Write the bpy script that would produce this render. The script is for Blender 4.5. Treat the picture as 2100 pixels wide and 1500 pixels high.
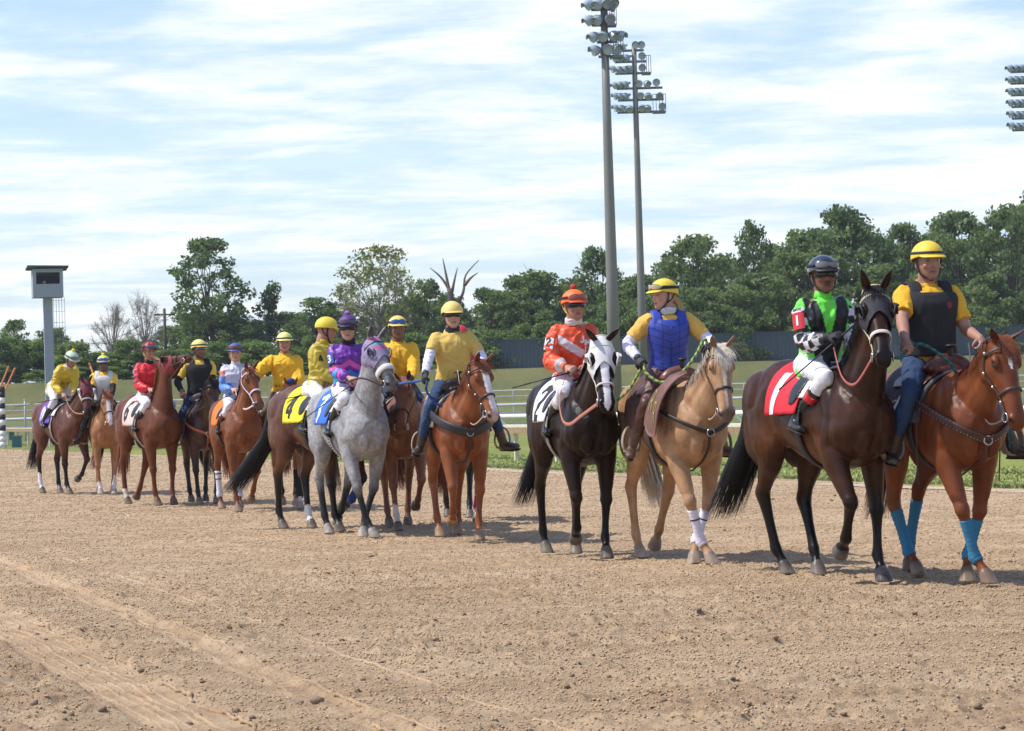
import bpy, bmesh, math, random
import numpy as np
from mathutils import Vector, Matrix, noise

for o in list(bpy.data.objects):
    bpy.data.objects.remove(o, do_unlink=True)
SC = bpy.context.scene
COL = SC.collection
R = math.radians

# ------------------------------------------------------------------ camera
PW, PH, FPX = 2100.0, 1500.0, 5250.0
CAM_H = 1.41
cam_data = bpy.data.cameras.new('camera')
cam = bpy.data.objects.new('camera', cam_data)
COL.objects.link(cam)
cam_data.sensor_width = 36.0
cam_data.lens = 90.0
cam_data.clip_end = 6000.0
cam_data.clip_start = 0.1
CAM_M = Matrix.Translation((0, 0, CAM_H)) @ Matrix.Rotation(R(90 + 0.79), 4, 'X') @ Matrix.Rotation(R(-1.67), 4, 'Z')
cam.matrix_world = CAM_M
cam_data.dof.use_dof = True
cam_data.dof.focus_distance = 20.0
cam_data.dof.aperture_fstop = 15.0
SC.camera = cam

# ------------------------------------------------------------------ sky and sun
SUN_AZ = R(-93)     # compass direction the light comes from, measured from +Y towards +X
SUN_EL = R(55)
world = bpy.data.worlds.new('World')
SC.world = world
world.use_nodes = True
wt = world.node_tree
wt.nodes.clear()
def wn(t, **k):
    n = wt.nodes.new(t)
    for a, b in k.items():
        setattr(n, a, b)
    return n
wout = wn('ShaderNodeOutputWorld')
wbg = wn('ShaderNodeBackground')
wbg.inputs['Strength'].default_value = 0.09
wsky = wn('ShaderNodeTexSky', sky_type='NISHITA', sun_disc=False, sun_elevation=SUN_EL, sun_rotation=SUN_AZ)
wsky.air_density = 1.0
wsky.dust_density = 1.0
wtc = wn('ShaderNodeTexCoord')
wsep = wn('ShaderNodeSeparateXYZ')
wt.links.new(wtc.outputs['Generated'], wsep.inputs[0])
def wmath(op, a, b=None, c=None):
    n = wn('ShaderNodeMath', operation=op)
    for i, v in enumerate((a, b, c)):
        if v is None: continue
        if isinstance(v, (int, float)): n.inputs[i].default_value = v
        else: wt.links.new(v, n.inputs[i])
    return n.outputs[0]
zz = wmath('ADD', wmath('MAXIMUM', wsep.outputs['Z'], 0.0), 0.105)
cx = wmath('DIVIDE', wsep.outputs['X'], zz)
cy = wmath('DIVIDE', wsep.outputs['Y'], zz)
wcomb = wn('ShaderNodeCombineXYZ')
wt.links.new(cx, wcomb.inputs[0]); wt.links.new(cy, wcomb.inputs[1])
def wnoise(scale, detail, rough, dist, off=(0, 0, 0), sc=(1, 1, 1)):
    m = wn('ShaderNodeMapping')
    m.inputs['Location'].default_value = off
    m.inputs['Scale'].default_value = sc
    wt.links.new(wcomb.outputs[0], m.inputs[0])
    n = wn('ShaderNodeTexNoise')
    n.inputs['Scale'].default_value = scale
    n.inputs['Detail'].default_value = detail
    n.inputs['Roughness'].default_value = rough
    n.inputs['Distortion'].default_value = dist
    wt.links.new(m.outputs[0], n.inputs['Vector'])
    return n.outputs['Fac']
n1 = wnoise(1.7, 8, 0.58, 0.45, (3.1, 0.4, 0), (0.8, 1.0, 1))
n2 = wnoise(6.5, 6, 0.6, 0.1, (9.0, 2.0, 0), (0.7, 1.0, 1))
cov = wmath('ADD', wmath('MULTIPLY', n1, 0.72), wmath('MULTIPLY', n2, 0.28))
ramp = wn('ShaderNodeValToRGB')
ramp.color_ramp.interpolation = 'EASE'
ramp.color_ramp.elements[0].position = 0.40
ramp.color_ramp.elements[0].color = (0, 0, 0, 1)
ramp.color_ramp.elements[1].position = 0.58
ramp.color_ramp.elements[1].color = (1, 1, 1, 1)
wt.links.new(cov, ramp.inputs[0])
# cloud body brightness varies (grey-blue bases, white tops)
ramp2 = wn('ShaderNodeValToRGB')
ramp2.color_ramp.elements[0].position = 0.36
ramp2.color_ramp.elements[0].color = (8.3, 9.5, 10.8, 1)
ramp2.color_ramp.elements[1].position = 0.60
ramp2.color_ramp.elements[1].color = (11.6, 11.9, 12.1, 1)
n3 = wnoise(3.2, 7, 0.6, 0.3, (1.0, 7.0, 0), (0.75, 1.0, 1))
wt.links.new(n3, ramp2.inputs[0])
wmix = wn('ShaderNodeMixRGB')
# the cloud deck thins out overhead: bright low cloud, clearer sky higher up
hi = wn('ShaderNodeMapRange'); hi.interpolation_type = 'SMOOTHSTEP'
hi.inputs[1].default_value = 0.17; hi.inputs[2].default_value = 0.34; hi.inputs[3].default_value = 1.0; hi.inputs[4].default_value = 0.12
wt.links.new(wsep.outputs['Z'], hi.inputs[0])
wt.links.new(wmath('MULTIPLY', wmath('ADD', wmath('MULTIPLY', ramp.outputs[0], 0.70), 0.28), hi.outputs[0]), wmix.inputs[0])
wskys = wn('ShaderNodeMixRGB', blend_type='MULTIPLY')
wskys.inputs[0].default_value = 1.0
wskys.inputs[2].default_value = (1.52, 1.72, 2.12, 1)
wt.links.new(wsky.outputs[0], wskys.inputs[1])
wt.links.new(wskys.outputs[0], wmix.inputs[1])
wt.links.new(ramp2.outputs[0], wmix.inputs[2])
wt.links.new(wmix.outputs[0], wbg.inputs['Color'])
wt.links.new(wbg.outputs[0], wout.inputs['Surface'])

sun_data = bpy.data.lights.new('sun', 'SUN')
sun_data.energy = 4.4
sun_data.angle = R(1.2)
sun_data.color = (1.0, 0.95, 0.87)
sun = bpy.data.objects.new('sun', sun_data)
COL.objects.link(sun)
sdir = Vector((math.sin(SUN_AZ) * math.cos(SUN_EL), math.cos(SUN_AZ) * math.cos(SUN_EL), math.sin(SUN_EL)))
sun.rotation_euler = sdir.to_track_quat('Z', 'Y').to_euler()
sun.location = (-20, 5, 30)

SC.view_settings.view_transform = 'Standard'
SC.view_settings.look = 'None'
SC.view_settings.gamma = 1.0
SC.view_settings.exposure = 0.14
SC.render.engine = 'CYCLES'
SC.cycles.max_bounces = 5
SC.cycles.transparent_max_bounces = 8

# ------------------------------------------------------------------ pixel helpers (photo pixels -> points in the world)
def ray(px, py):
    v = Vector(((px - PW / 2) / FPX, -(py - PH / 2) / FPX, -1.0))
    return CAM_M.to_3x3() @ v
def ground_at(px, py, z=0.0):
    d = ray(px, py)
    t = (z - CAM_H) / d.z
    return Vector((d.x * t, d.y * t, z))
def at_depth(px, py, y):
    d = ray(px, py)
    t = y / d.y
    return Vector((d.x * t, y, CAM_H + d.z * t))

# ------------------------------------------------------------------ materials
MATS = {}
def srgb(r, g, b):
    f = lambda c: ((c / 255) / 12.92) if c / 255 <= 0.04045 else (((c / 255) + 0.055) / 1.055) ** 2.4
    return (f(r), f(g), f(b))
def mat(name, color=(0.5, 0.5, 0.5), rough=0.6, metal=0.0, spec=0.5, attr=False, var=0.0, var_scale=8.0,
        bump=0.0, bump_scale=60.0, coat=0.0, bump_detail=4, sheen=0.0, dapple=0.0, rough_var=0.0, trans=0.0, bump_stretch=None):
    if name in MATS: return MATS[name]
    m = bpy.data.materials.new(name)
    m.use_nodes = True
    nt = m.node_tree
    b = nt.nodes['Principled BSDF']
    b.inputs['Roughness'].default_value = rough
    b.inputs['Metallic'].default_value = metal
    b.inputs['Specular IOR Level'].default_value = spec
    b.inputs['Coat Weight'].default_value = coat
    b.inputs['Coat Roughness'].default_value = 0.12
    b.inputs['Sheen Weight'].default_value = sheen
    if trans: b.inputs['Transmission Weight'].default_value = trans
    tc = nt.nodes.new('ShaderNodeTexCoord')
    if attr:
        a = nt.nodes.new('ShaderNodeAttribute'); a.attribute_name = 'Col'
        src = a.outputs['Color']
    else:
        a = nt.nodes.new('ShaderNodeRGB'); a.outputs[0].default_value = (*color, 1)
        src = a.outputs[0]
    if var > 0:
        n = nt.nodes.new('ShaderNodeTexNoise'); n.inputs['Scale'].default_value = var_scale
        n.inputs['Detail'].default_value = 6; n.inputs['Roughness'].default_value = 0.6
        nt.links.new(tc.outputs['Object'], n.inputs['Vector'])
        mr = nt.nodes.new('ShaderNodeMapRange')
        mr.inputs[1].default_value = 0.25; mr.inputs[2].default_value = 0.75
        mr.inputs[3].default_value = 1 - var; mr.inputs[4].default_value = 1 + var
        nt.links.new(n.outputs['Fac'], mr.inputs[0])
        mx = nt.nodes.new('ShaderNodeVectorMath'); mx.operation = 'SCALE'
        nt.links.new(src, mx.inputs[0]); nt.links.new(mr.outputs[0], mx.inputs['Scale'])
        src = mx.outputs[0]
    if dapple > 0:
        v = nt.nodes.new('ShaderNodeTexVoronoi'); v.inputs['Scale'].default_value = 26
        nd = nt.nodes.new('ShaderNodeTexNoise'); nd.inputs['Scale'].default_value = 9
        nt.links.new(tc.outputs['Object'], nd.inputs['Vector'])
        ad = nt.nodes.new('ShaderNodeMixRGB'); ad.inputs[0].default_value = 0.06
        nt.links.new(tc.outputs['Object'], ad.inputs[1]); nt.links.new(nd.outputs['Color'], ad.inputs[2])
        nt.links.new(ad.outputs[0], v.inputs['Vector'])
        mr = nt.nodes.new('ShaderNodeMapRange')
        mr.inputs[1].default_value = 0.1; mr.inputs[2].default_value = 0.75
        mr.inputs[3].default_value = 1 + dapple; mr.inputs[4].default_value = 1 - dapple
        nt.links.new(v.outputs['Distance'], mr.inputs[0])
        mx = nt.nodes.new('ShaderNodeVectorMath'); mx.operation = 'SCALE'
        nt.links.new(src, mx.inputs[0]); nt.links.new(mr.outputs[0], mx.inputs['Scale'])
        src = mx.outputs[0]
    nt.links.new(src, b.inputs['Base Color'])
    if rough_var > 0:
        n = nt.nodes.new('ShaderNodeTexNoise'); n.inputs['Scale'].default_value = 5
        n.inputs['Detail'].default_value = 4
        nt.links.new(tc.outputs['Object'], n.inputs['Vector'])
        mr = nt.nodes.new('ShaderNodeMapRange')
        mr.inputs[1].default_value = 0.3; mr.inputs[2].default_value = 0.7
        mr.inputs[3].default_value = rough - rough_var; mr.inputs[4].default_value = rough + rough_var
        nt.links.new(n.outputs['Fac'], mr.inputs[0]); nt.links.new(mr.outputs[0], b.inputs['Roughness'])
    if bump > 0:
        n = nt.nodes.new('ShaderNodeTexNoise'); n.inputs['Scale'].default_value = bump_scale
        n.inputs['Detail'].default_value = bump_detail
        if bump_stretch:
            mp = nt.nodes.new('ShaderNodeMapping'); mp.inputs['Scale'].default_value = bump_stretch
            nt.links.new(tc.outputs['Object'], mp.inputs[0]); nt.links.new(mp.outputs[0], n.inputs['Vector'])
        else:
            nt.links.new(tc.outputs['Object'], n.inputs['Vector'])
        bp = nt.nodes.new('ShaderNodeBump'); bp.inputs['Strength'].default_value = 1.0
        bp.inputs['Distance'].default_value = bump
        nt.links.new(n.outputs['Fac'], bp.inputs['Height']); nt.links.new(bp.outputs[0], b.inputs['Normal'])
    MATS[name] = m
    return m

# ------------------------------------------------------------------ object helpers
def tag(o, label=None, cat=None, group=None, kind=None):
    if label: o['label'] = label
    if cat: o['category'] = cat
    if group: o['group'] = group
    if kind: o['kind'] = kind
    return o
def empty(name, loc=(0, 0, 0), rz=0.0, label=None, cat=None, group=None):
    o = bpy.data.objects.new(name, None); COL.objects.link(o)
    o.location = loc; o.rotation_euler = (0, 0, rz)
    o.empty_display_size = 0.2
    return tag(o, label, cat, group)
def to_mesh(name, V, F):
    me = bpy.data.meshes.new(name)
    V = np.asarray(V, dtype=np.float64)
    me.from_pydata([tuple(v) for v in V.tolist()], [], [tuple(f) for f in F])
    me.validate()
    me.update()
    return me
def quads_mesh(name, V, Q):
    """fast path: V (n,3), Q (m,4) arrays"""
    me = bpy.data.meshes.new(name)
    V = np.ascontiguousarray(V, dtype=np.float32); Q = np.ascontiguousarray(Q, dtype=np.int32)
    me.vertices.add(len(V)); me.vertices.foreach_set('co', V.ravel())
    k = Q.shape[1]
    me.loops.add(Q.size); me.loops.foreach_set('vertex_index', Q.ravel())
    me.polygons.add(len(Q)); me.polygons.foreach_set('loop_start', np.arange(0, Q.size, k, dtype=np.int32))
    me.update(calc_edges=True)
    return me
def add_obj(name, me, m=None, parent=None, smooth=True, col=None):
    o = bpy.data.objects.new(name, me); COL.objects.link(o)
    if m is not None: me.materials.append(m)
    if smooth and len(me.polygons):
        me.polygons.foreach_set('use_smooth', [True] * len(me.polygons))
    if col is not None: set_col(me, col)
    if parent is not None: o.parent = parent
    return o
def set_col(me, col):
    n = len(me.vertices)
    c = np.ones((n, 4), dtype=np.float32)
    c[:, :3] = np.asarray(col, dtype=np.float32)
    a = me.attributes.new('Col', 'FLOAT_COLOR', 'POINT')
    a.data.foreach_set('color', c.ravel())
def get_co(me):
    a = np.empty(len(me.vertices) * 3, dtype=np.float32)
    me.vertices.foreach_get('co', a)
    return a.reshape(-1, 3).astype(np.float64)
def put_co(me, co):
    me.vertices.foreach_set('co', np.ascontiguousarray(co, dtype=np.float32).ravel()); me.update()

class Geo:
    """collects closed shapes"""
    def __init__(s): s.V = []; s.F = []; s.n = 0
    def add(s, V, F):
        V = np.asarray(V, dtype=np.float64)
        s.V.append(V); n = s.n
        s.F.extend([tuple(i + n for i in f) for f in F]); s.n += len(V)
        return s
    def verts(s): return np.concatenate(s.V) if s.V else np.zeros((0, 3))
    def mesh(s, name): return to_mesh(name, s.verts(), s.F)
    def obj(s, name, m, parent=None, smooth=True, origin=None, col=None):
        me = s.mesh(name)
        if origin is not None: put_co(me, get_co(me) - np.array(origin))
        return add_obj(name, me, m, parent, smooth, col)

def catmull(P, sub):
    P = np.asarray(P, dtype=np.float64)
    if P.ndim == 1: P = P[:, None]
    k = len(P)
    if sub <= 1: return P
    out = []
    for i in range(k - 1):
        p0 = P[max(i - 1, 0)]; p1 = P[i]; p2 = P[i + 1]; p3 = P[min(i + 2, k - 1)]
        for j in range(sub):
            t = j / sub
            out.append(0.5 * ((2 * p1) + (-p0 + p2) * t + (2 * p0 - 5 * p1 + 4 * p2 - p3) * t * t + (-p0 + 3 * p1 - 3 * p2 + p3) * t ** 3))
    out.append(P[-1])
    return np.array(out)
def unit(v):
    v = np.asarray(v, dtype=np.float64)
    return v / (np.linalg.norm(v, axis=-1, keepdims=True) + 1e-12)
def ring_loft(C, S, U, w, hu, hd, n=20, e=2.0, cap=True):
    C = np.asarray(C); k = len(C)
    a = np.arange(n) / n * 2 * math.pi
    ca, sa = np.cos(a), np.sin(a)
    e = np.broadcast_to(np.asarray(e, dtype=float), (k,))
    V = np.zeros((k, n, 3))
    for i in range(k):
        x = np.sign(ca) * np.abs(ca) ** (2 / e[i]) * w[i]
        y = np.sign(sa) * np.abs(sa) ** (2 / e[i])
        y = np.where(y > 0, y * hu[i], y * hd[i])
        V[i] = C[i] + x[:, None] * S[i] + y[:, None] * U[i]
    V = V.reshape(-1, 3)
    F = []
    for i in range(k - 1):
        for j in range(n):
            j2 = (j + 1) % n
            F.append((i * n + j, i * n + j2, (i + 1) * n + j2, (i + 1) * n + j))
    if cap:
        V = np.vstack([V, C[0][None] , C[-1][None]])
        a0, a1 = k * n, k * n + 1
        for j in range(n):
            j2 = (j + 1) % n
            F.append((a0, j2, j)); F.append((a1, (k - 1) * n + j, (k - 1) * n + j2))
    return V, F
def tube(P, rs, rt=None, side=None, n=12, sub=1, cap=True, e=2.0):
    """path tube; rs radius along 'side', rt radius along the other axis"""
    P = np.asarray(P, dtype=np.float64); k = len(P)
    rs = np.broadcast_to(np.asarray(rs, dtype=float), (k,))
    rt = rs if rt is None else np.broadcast_to(np.asarray(rt, dtype=float), (k,))
    if sub > 1:
        M = catmull(np.column_stack([P, rs, rt]), sub)
        P, rs, rt = M[:, :3], np.maximum(M[:, 3], 1e-4), np.maximum(M[:, 4], 1e-4)
        k = len(P)
    T = unit(np.gradient(P, axis=0))
    if side is None:
        side = np.array([0, 1.0, 0]) if abs(T[0][1]) < 0.9 else np.array([1.0, 0, 0])
    side = np.asarray(side, dtype=float)
    S = np.zeros_like(P); U = np.zeros_like(P)
    prev = side if side.ndim == 1 else side[0]
    for i in range(k):
        s0 = prev if side.ndim == 1 else side[min(i, len(side) - 1)]
        s = s0 - T[i] * np.dot(s0, T[i])
        if np.linalg.norm(s) < 1e-5: s = np.cross(T[i], [0.3, 0.5, 0.8])
        S[i] = s / np.linalg.norm(s); U[i] = np.cross(T[i], S[i])
        if side.ndim == 1: prev = S[i]
    return ring_loft(P, S, U, rs, rt, rt, n=n, e=e, cap=cap)
def ellipsoid(c, r, M=None, nu=16, nv=10):
    V = []; F = []
    for i in range(nv + 1):
        th = math.pi * i / nv
        for j in range(nu):
            ph = 2 * math.pi * j / nu
            V.append((math.sin(th) * math.cos(ph) * r[0], math.sin(th) * math.sin(ph) * r[1], math.cos(th) * r[2]))
    V = np.array(V)
    for i in range(nv):
        for j in range(nu):
            j2 = (j + 1) % nu
            a, b_, c_, d = i * nu + j, (i + 1) * nu + j, (i + 1) * nu + j2, i * nu + j2
            F.append((a, b_, c_, d))
    if M is not None: V = V @ np.asarray(M).T      # rows of M^T: columns are the axes
    return V + np.asarray(c), F
def box(c, s, M=None):
    h = np.array(s) / 2
    V = np.array([(x, y, z) for x in (-1, 1) for y in (-1, 1) for z in (-1, 1)]) * h
    if M is not None: V = V @ np.asarray(M).T
    F = [(0, 1, 3, 2), (4, 6, 7, 5), (0, 4, 5, 1), (2, 3, 7, 6), (0, 2, 6, 4), (1, 5, 7, 3)]
    return V + np.asarray(c), F
def voxel(geo, vs, smooth=4, fac=0.5, name='m'):
    me = geo.mesh(name) if isinstance(geo, Geo) else geo
    o = bpy.data.objects.new('tmp', me); COL.objects.link(o)
    md = o.modifiers.new('r', 'REMESH'); md.mode = 'VOXEL'; md.voxel_size = vs; md.use_smooth_shade = True
    if smooth:
        sm = o.modifiers.new('s', 'SMOOTH'); sm.factor = fac; sm.iterations = smooth
    dg = bpy.context.evaluated_depsgraph_get()
    out = bpy.data.meshes.new_from_object(o.evaluated_get(dg))
    bpy.data.objects.remove(o, do_unlink=True)
    bpy.data.meshes.remove(me)
    out.name = name
    return out
def seg_dist(co, a, b):
    a = np.asarray(a, float); b = np.asarray(b, float)
    ab = b - a; t = np.clip(((co - a) @ ab) / (ab @ ab + 1e-12), 0, 1)
    return np.linalg.norm(co - (a + t[:, None] * ab), axis=1), t
def sm(x, a, b):
    t = np.clip((x - a) / (b - a), 0, 1)
    return t * t * (3 - 2 * t)
def mixc(col, c, m):
    m = np.asarray(m)[:, None]
    return col * (1 - m) + np.asarray(c) * m
_rg = np.random.RandomState(7)
_lat = _rg.rand(64, 64, 64)
def vnoise(p, scale):
    q = p * scale; i = np.floor(q).astype(int); f = q - i; f = f * f * (3 - 2 * f)
    def L(a, b, c): return _lat[(i[:, 0] + a) % 64, (i[:, 1] + b) % 64, (i[:, 2] + c) % 64]
    x, y, z = f[:, 0], f[:, 1], f[:, 2]
    c00 = L(0, 0, 0) * (1 - x) + L(1, 0, 0) * x; c10 = L(0, 1, 0) * (1 - x) + L(1, 1, 0) * x
    c01 = L(0, 0, 1) * (1 - x) + L(1, 0, 1) * x; c11 = L(0, 1, 1) * (1 - x) + L(1, 1, 1) * x
    return (c00 * (1 - y) + c10 * y) * (1 - z) + (c01 * (1 - y) + c11 * y) * z
def place(root, M, origin):
    root.matrix_world = M @ Matrix.Translation(Vector(origin))
def flip_y(v): return np.array([v[0], -v[1], v[2]])
# ================================================================== horses
TOR = np.array([  # x, top, bottom, half width
    (-.865, 1.295, 1.20, .03), (-.83, 1.37, 1.10, .10), (-.76, 1.46, 1.00, .175), (-.64, 1.56, .95, .235), (-.46, 1.605, .945, .268),
    (-.26, 1.560, .94, .262), (-.04, 1.487, .87, .285), (.16, 1.475, .815, .292), (.32, 1.508, .795, .262),
    (.45, 1.545, .80, .232), (.57, 1.50, .83, .232), (.68, 1.41, .88, .225), (.77, 1.31, .96, .19), (.83, 1.23, 1.06, .10)])
HEAD = np.array([  # s, top, bottom, half width, exponent
    (-.05, .015, -.12, .045), (0.0, .05, -.17, .075), (.06, .062, -.215, .092), (.12, .066, -.238, .104), (.18, .064, -.235, .107),
    (.25, .055, -.198, .088), (.33, .044, -.150, .068), (.42, .030, -.118, .057), (.50, .018, -.106, .056),
    (.56, .004, -.104, .060), (.605, -.022, -.102, .052), (.63, -.05, -.088, .030)])
def torso_pt(x, ang, off=0.0):
    t = np.interp(x, TOR[:, 0], TOR[:, 1]); b = np.interp(x, TOR[:, 0], TOR[:, 2]); w = np.interp(x, TOR[:, 0], TOR[:, 3])
    cz = b + (t - b) * 0.46
    s = math.sin(ang); c = math.cos(ang)
    h = (t - cz) if s > 0 else (cz - b)
    return np.array([x, c * (w + off), cz + s * (h + off)])

class Horse:
    def __init__(h, spec):
        h.spec = spec
        h.yaw_n = R(spec.get('neck_yaw', 0)); h.el = R(spec.get('neck', 48))
        L = spec.get('neck_len', .80)
        # neck curve
        n = 7; P = [np.array([.44, 0, 1.22])]; D = []
        for i in range(n):
            t = i / (n - 1)
            e = h.el * (0.72 + 0.40 * t) ; yw = h.yaw_n * min(1, t * 1.15)
            d = np.array([math.cos(e) * math.cos(yw), math.cos(e) * math.sin(yw), math.sin(e)])
            D.append(d)
            if i < n - 1: P.append(P[-1] + d * L / (n - 1))
        h.NP = np.array(P); h.ND = np.array(D)
        h.NS = np.array([[-math.sin(h.yaw_n * min(1, i / (n - 1) * 1.15)), math.cos(h.yaw_n * min(1, i / (n - 1) * 1.15)), 0] for i in range(n)])
        h.NU = np.cross(h.ND, h.NS)
        h.n_up = np.array([.30, .245, .205, .172, .147, .125, .105])
        h.n_dn = np.array([.31, .300, .268, .232, .198, .165, .125])
        h.n_w = np.array([.195, .168, .142, .122, .106, .094, .082])
        # head frame
        hp = R(spec.get('head', 62)); hy = h.yaw_n + R(spec.get('head_yaw', 0)); hr = R(spec.get('head_roll', 0))
        F = np.array([math.cos(-hp) * math.cos(hy), math.cos(-hp) * math.sin(hy), math.sin(-hp)])
        S = np.array([-math.sin(hy), math.cos(hy), 0.0])
        U = np.cross(F, S)
        if hr:
            S, U = S * math.cos(hr) + U * math.sin(hr), U * math.cos(hr) - S * math.sin(hr)
        h.F, h.S, h.U = F, S, U
        h.hs = spec.get('head_scale', 1.0)
        h.O = h.NP[-1] + h.ND[-1] * .04 + h.NU[-1] * .045
        h.legs()
    def hp(h, s, ang, off=0.0):
        t = np.interp(s, HEAD[:, 0], HEAD[:, 1]); b = np.interp(s, HEAD[:, 0], HEAD[:, 2]); w = np.interp(s, HEAD[:, 0], HEAD[:, 3])
        cu = b + (t - b) * 0.55
        sn = math.sin(ang); c = math.cos(ang)
        hh = (t - cu) if sn > 0 else (cu - b)
        e = 2.3
        x = math.copysign(abs(c) ** (2 / e), c) * (w + off); y = math.copysign(abs(sn) ** (2 / e), sn) * (hh + off)
        return h.O + h.hs * (h.F * s + h.S * x + h.U * (cu + y))
    def hl(h, s, x, u): return h.O + h.hs * (h.F * s + h.S * x + h.U * u)
    def legs(h):
        sp = h.spec; h.leg = {}
        dF = {'stand': (2, -2, 38, 0), 'fwd': (20, 14, 42, 0), 'mid': (9, 4, 40, 0), 'back': (-17, -21, 30, 0), 'lift': (30, -42, -62, 1), 'low': (22, -18, -35, 1)}
        dH = {'stand': (-36, 6, 38, 0), 'fwd': (-20, 24, 45, 0), 'mid': (-30, 14, 40, 0), 'back': (-47, -18, 12, 0), 'lift': (-16, -38, -50, 1), 'low': (-24, -22, -30, 1)}
        for k in ('FL', 'FR', 'HL', 'HR'):
            v = sp.get(k, 'stand'); dy = sp.get('dy' + k, 0.0)
            sg = 1 if k[1] == 'L' else -1
            if isinstance(v, str): v = (dF if k[0] == 'F' else dH)[v]
            a1, a2, a3, lifted = v
            if k[0] == 'F':
                J = [np.array([.45, .165 * sg, .94])]; LN = (.425, .305, .115)
            else:
                J = [np.array([-.42, .165 * sg, .985])]; LN = (.44, .395, .115)
            for a, l in zip((a1, a2, a3), LN):
                a = R(a); J.append(J[-1] + np.array([math.sin(a) * l, 0, -math.cos(a) * l]))
            if lifted:
                a = R(a3 - 5); hd = np.array([math.sin(a), 0, -math.cos(a)])
            else:
                hd = unit(np.array([.45, 0, -1.0]))
            J.append(J[-1] + hd * (.09 if lifted else .09 / abs(hd[2]) * .95))
            J = np.array(J)
            lat = np.array([0, .25, .7, .9, 1.0]) * ((.115 - .165) * sg + dy)
            J[:, 1] += lat
            bz = J[-1][2]
            if (not lifted) or bz < 0.03:
                tgt = 0.004 if not lifted else 0.05
                d = tgt - bz
                w = np.array([0, .42, .86, 1, 1]) ; J[:, 2] += d * w
            h.leg[k] = J
    def body_geo(h):
        g = Geo()
        T = TOR
        C = []; S = []; U = []; w = []; hu = []; hd = []
        M = catmull(T, 3)
        for x, t, b, ww in M:
            cz = b + (t - b) * 0.46
            C.append((x, 0, cz)); w.append(max(ww, .01)); hu.append(t - cz); hd.append(cz - b)
        k = len(M)
        g.add(*ring_loft(np.array(C), [np.array([0, 1., 0])] * k, [np.array([0, 0, 1.])] * k, w, hu, hd, n=32, e=2.1))
        # neck
        Nn = catmull(np.column_stack([h.NP, h.n_w, h.n_up, h.n_dn, h.NS, h.NU]), 4)
        g.add(*ring_loft(Nn[:, :3], unit(Nn[:, 6:9]), unit(Nn[:, 9:12]), Nn[:, 3], Nn[:, 4], Nn[:, 5], n=24, e=1.9))
        # head
        H = catmull(HEAD, 3); C = []; w = []; hu = []; hd = []
        for s, t, b, ww in H:
            cu = b + (t - b) * .55
            C.append(h.hl(s, 0, cu)); w.append(ww * h.hs); hu.append((t - cu) * h.hs); hd.append((cu - b) * h.hs)
        k = len(H)
        ee = np.interp(H[:, 0], [0, .2, .35, .6], [2.2, 2.2, 2.3, 2.4])
        g.add(*ring_loft(np.array(C), [h.S] * k, [h.U] * k, w, hu, hd, n=28, e=ee))
        HM = np.column_stack([h.F, h.S, h.U])
        hs = h.hs
        for sg in (1, -1):
            g.add(*ellipsoid(h.hl(.165, sg * .088, .022), (.055 * hs, .030 * hs, .032 * hs), HM))        # brow
            g.add(*ellipsoid(h.hl(.14, sg * .062, -.14), (.105 * hs, .042 * hs, .100 * hs), HM))       # jowl
            g.add(*ellipsoid(h.hl(.565, sg * .048, -.028), (.032 * hs, .024 * hs, .028 * hs), HM))     # nostril rim
            # facial crest
            g.add(*ellipsoid(h.hl(.28, sg * .064, -.055), (.10 * hs, .016 * hs, .016 * hs), HM))
            # ear
            base = h.hl(.012, sg * .052, .040)
            er = h.spec.get('ears', (-.25, 1.0, .28))
            d = unit(h.F * er[0] + h.U * er[1] + h.S * sg * er[2])
            fr = unit(h.F * .9 + h.S * sg * h.spec.get('ear_open', .5) + h.U * .1)   # the way the ear opens
            sd = unit(np.cross(d, fr))
            L = .175 * hs
            pts = [base + d * L * q for q in (-.15, .08, .3, .55, .8, 1.0)]
            pts[-1] = pts[-1] - sd * 0 ; 
            g.add(*tube(pts, np.array([.030, .034, .038, .033, .020, .006]) * hs, np.array([.026, .024, .020, .016, .012, .005]) * hs, side=sd, n=12, sub=3))
        g.add(*ellipsoid(h.hl(.570, 0, -.098), (.042 * hs, .034 * hs, .026 * hs), HM))   # lower lip, chin
        # muscles
        for sg in (1, -1):
            def rot(a): 
                c, s = math.cos(a), math.sin(a)
                return np.array([[c, 0, s], [0, 1, 0], [-s, 0, c]])
            g.add(*ellipsoid((.50, sg * .150, 1.19), (.125, .092, .275), rot(R(-24))))     # shoulder blade
            g.add(*ellipsoid((.60, sg * .145, 1.08), (.125, .100, .165), rot(R(30))))      # upper arm
            g.add(*ellipsoid((.735, sg * .078, 1.05), (.095, .080, .150)))                 # breast
            g.add(*ellipsoid((.44, sg * .150, 1.00), (.135, .085, .13)))                  # triceps
            g.add(*ellipsoid((-.60, sg * .140, 1.28), (.255, .130, .25), rot(R(14))))      # rump
            g.add(*ellipsoid((-.66, sg * .140, 1.06), (.175, .115, .27), rot(R(-10))))     # thigh back
            g.add(*ellipsoid((-.46, sg * .165, 1.08), (.15, .100, .21)))                   # stifle
            g.add(*ellipsoid((-.40, sg * .175, 1.38), (.075, .070, .07)))                    # point of hip
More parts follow.
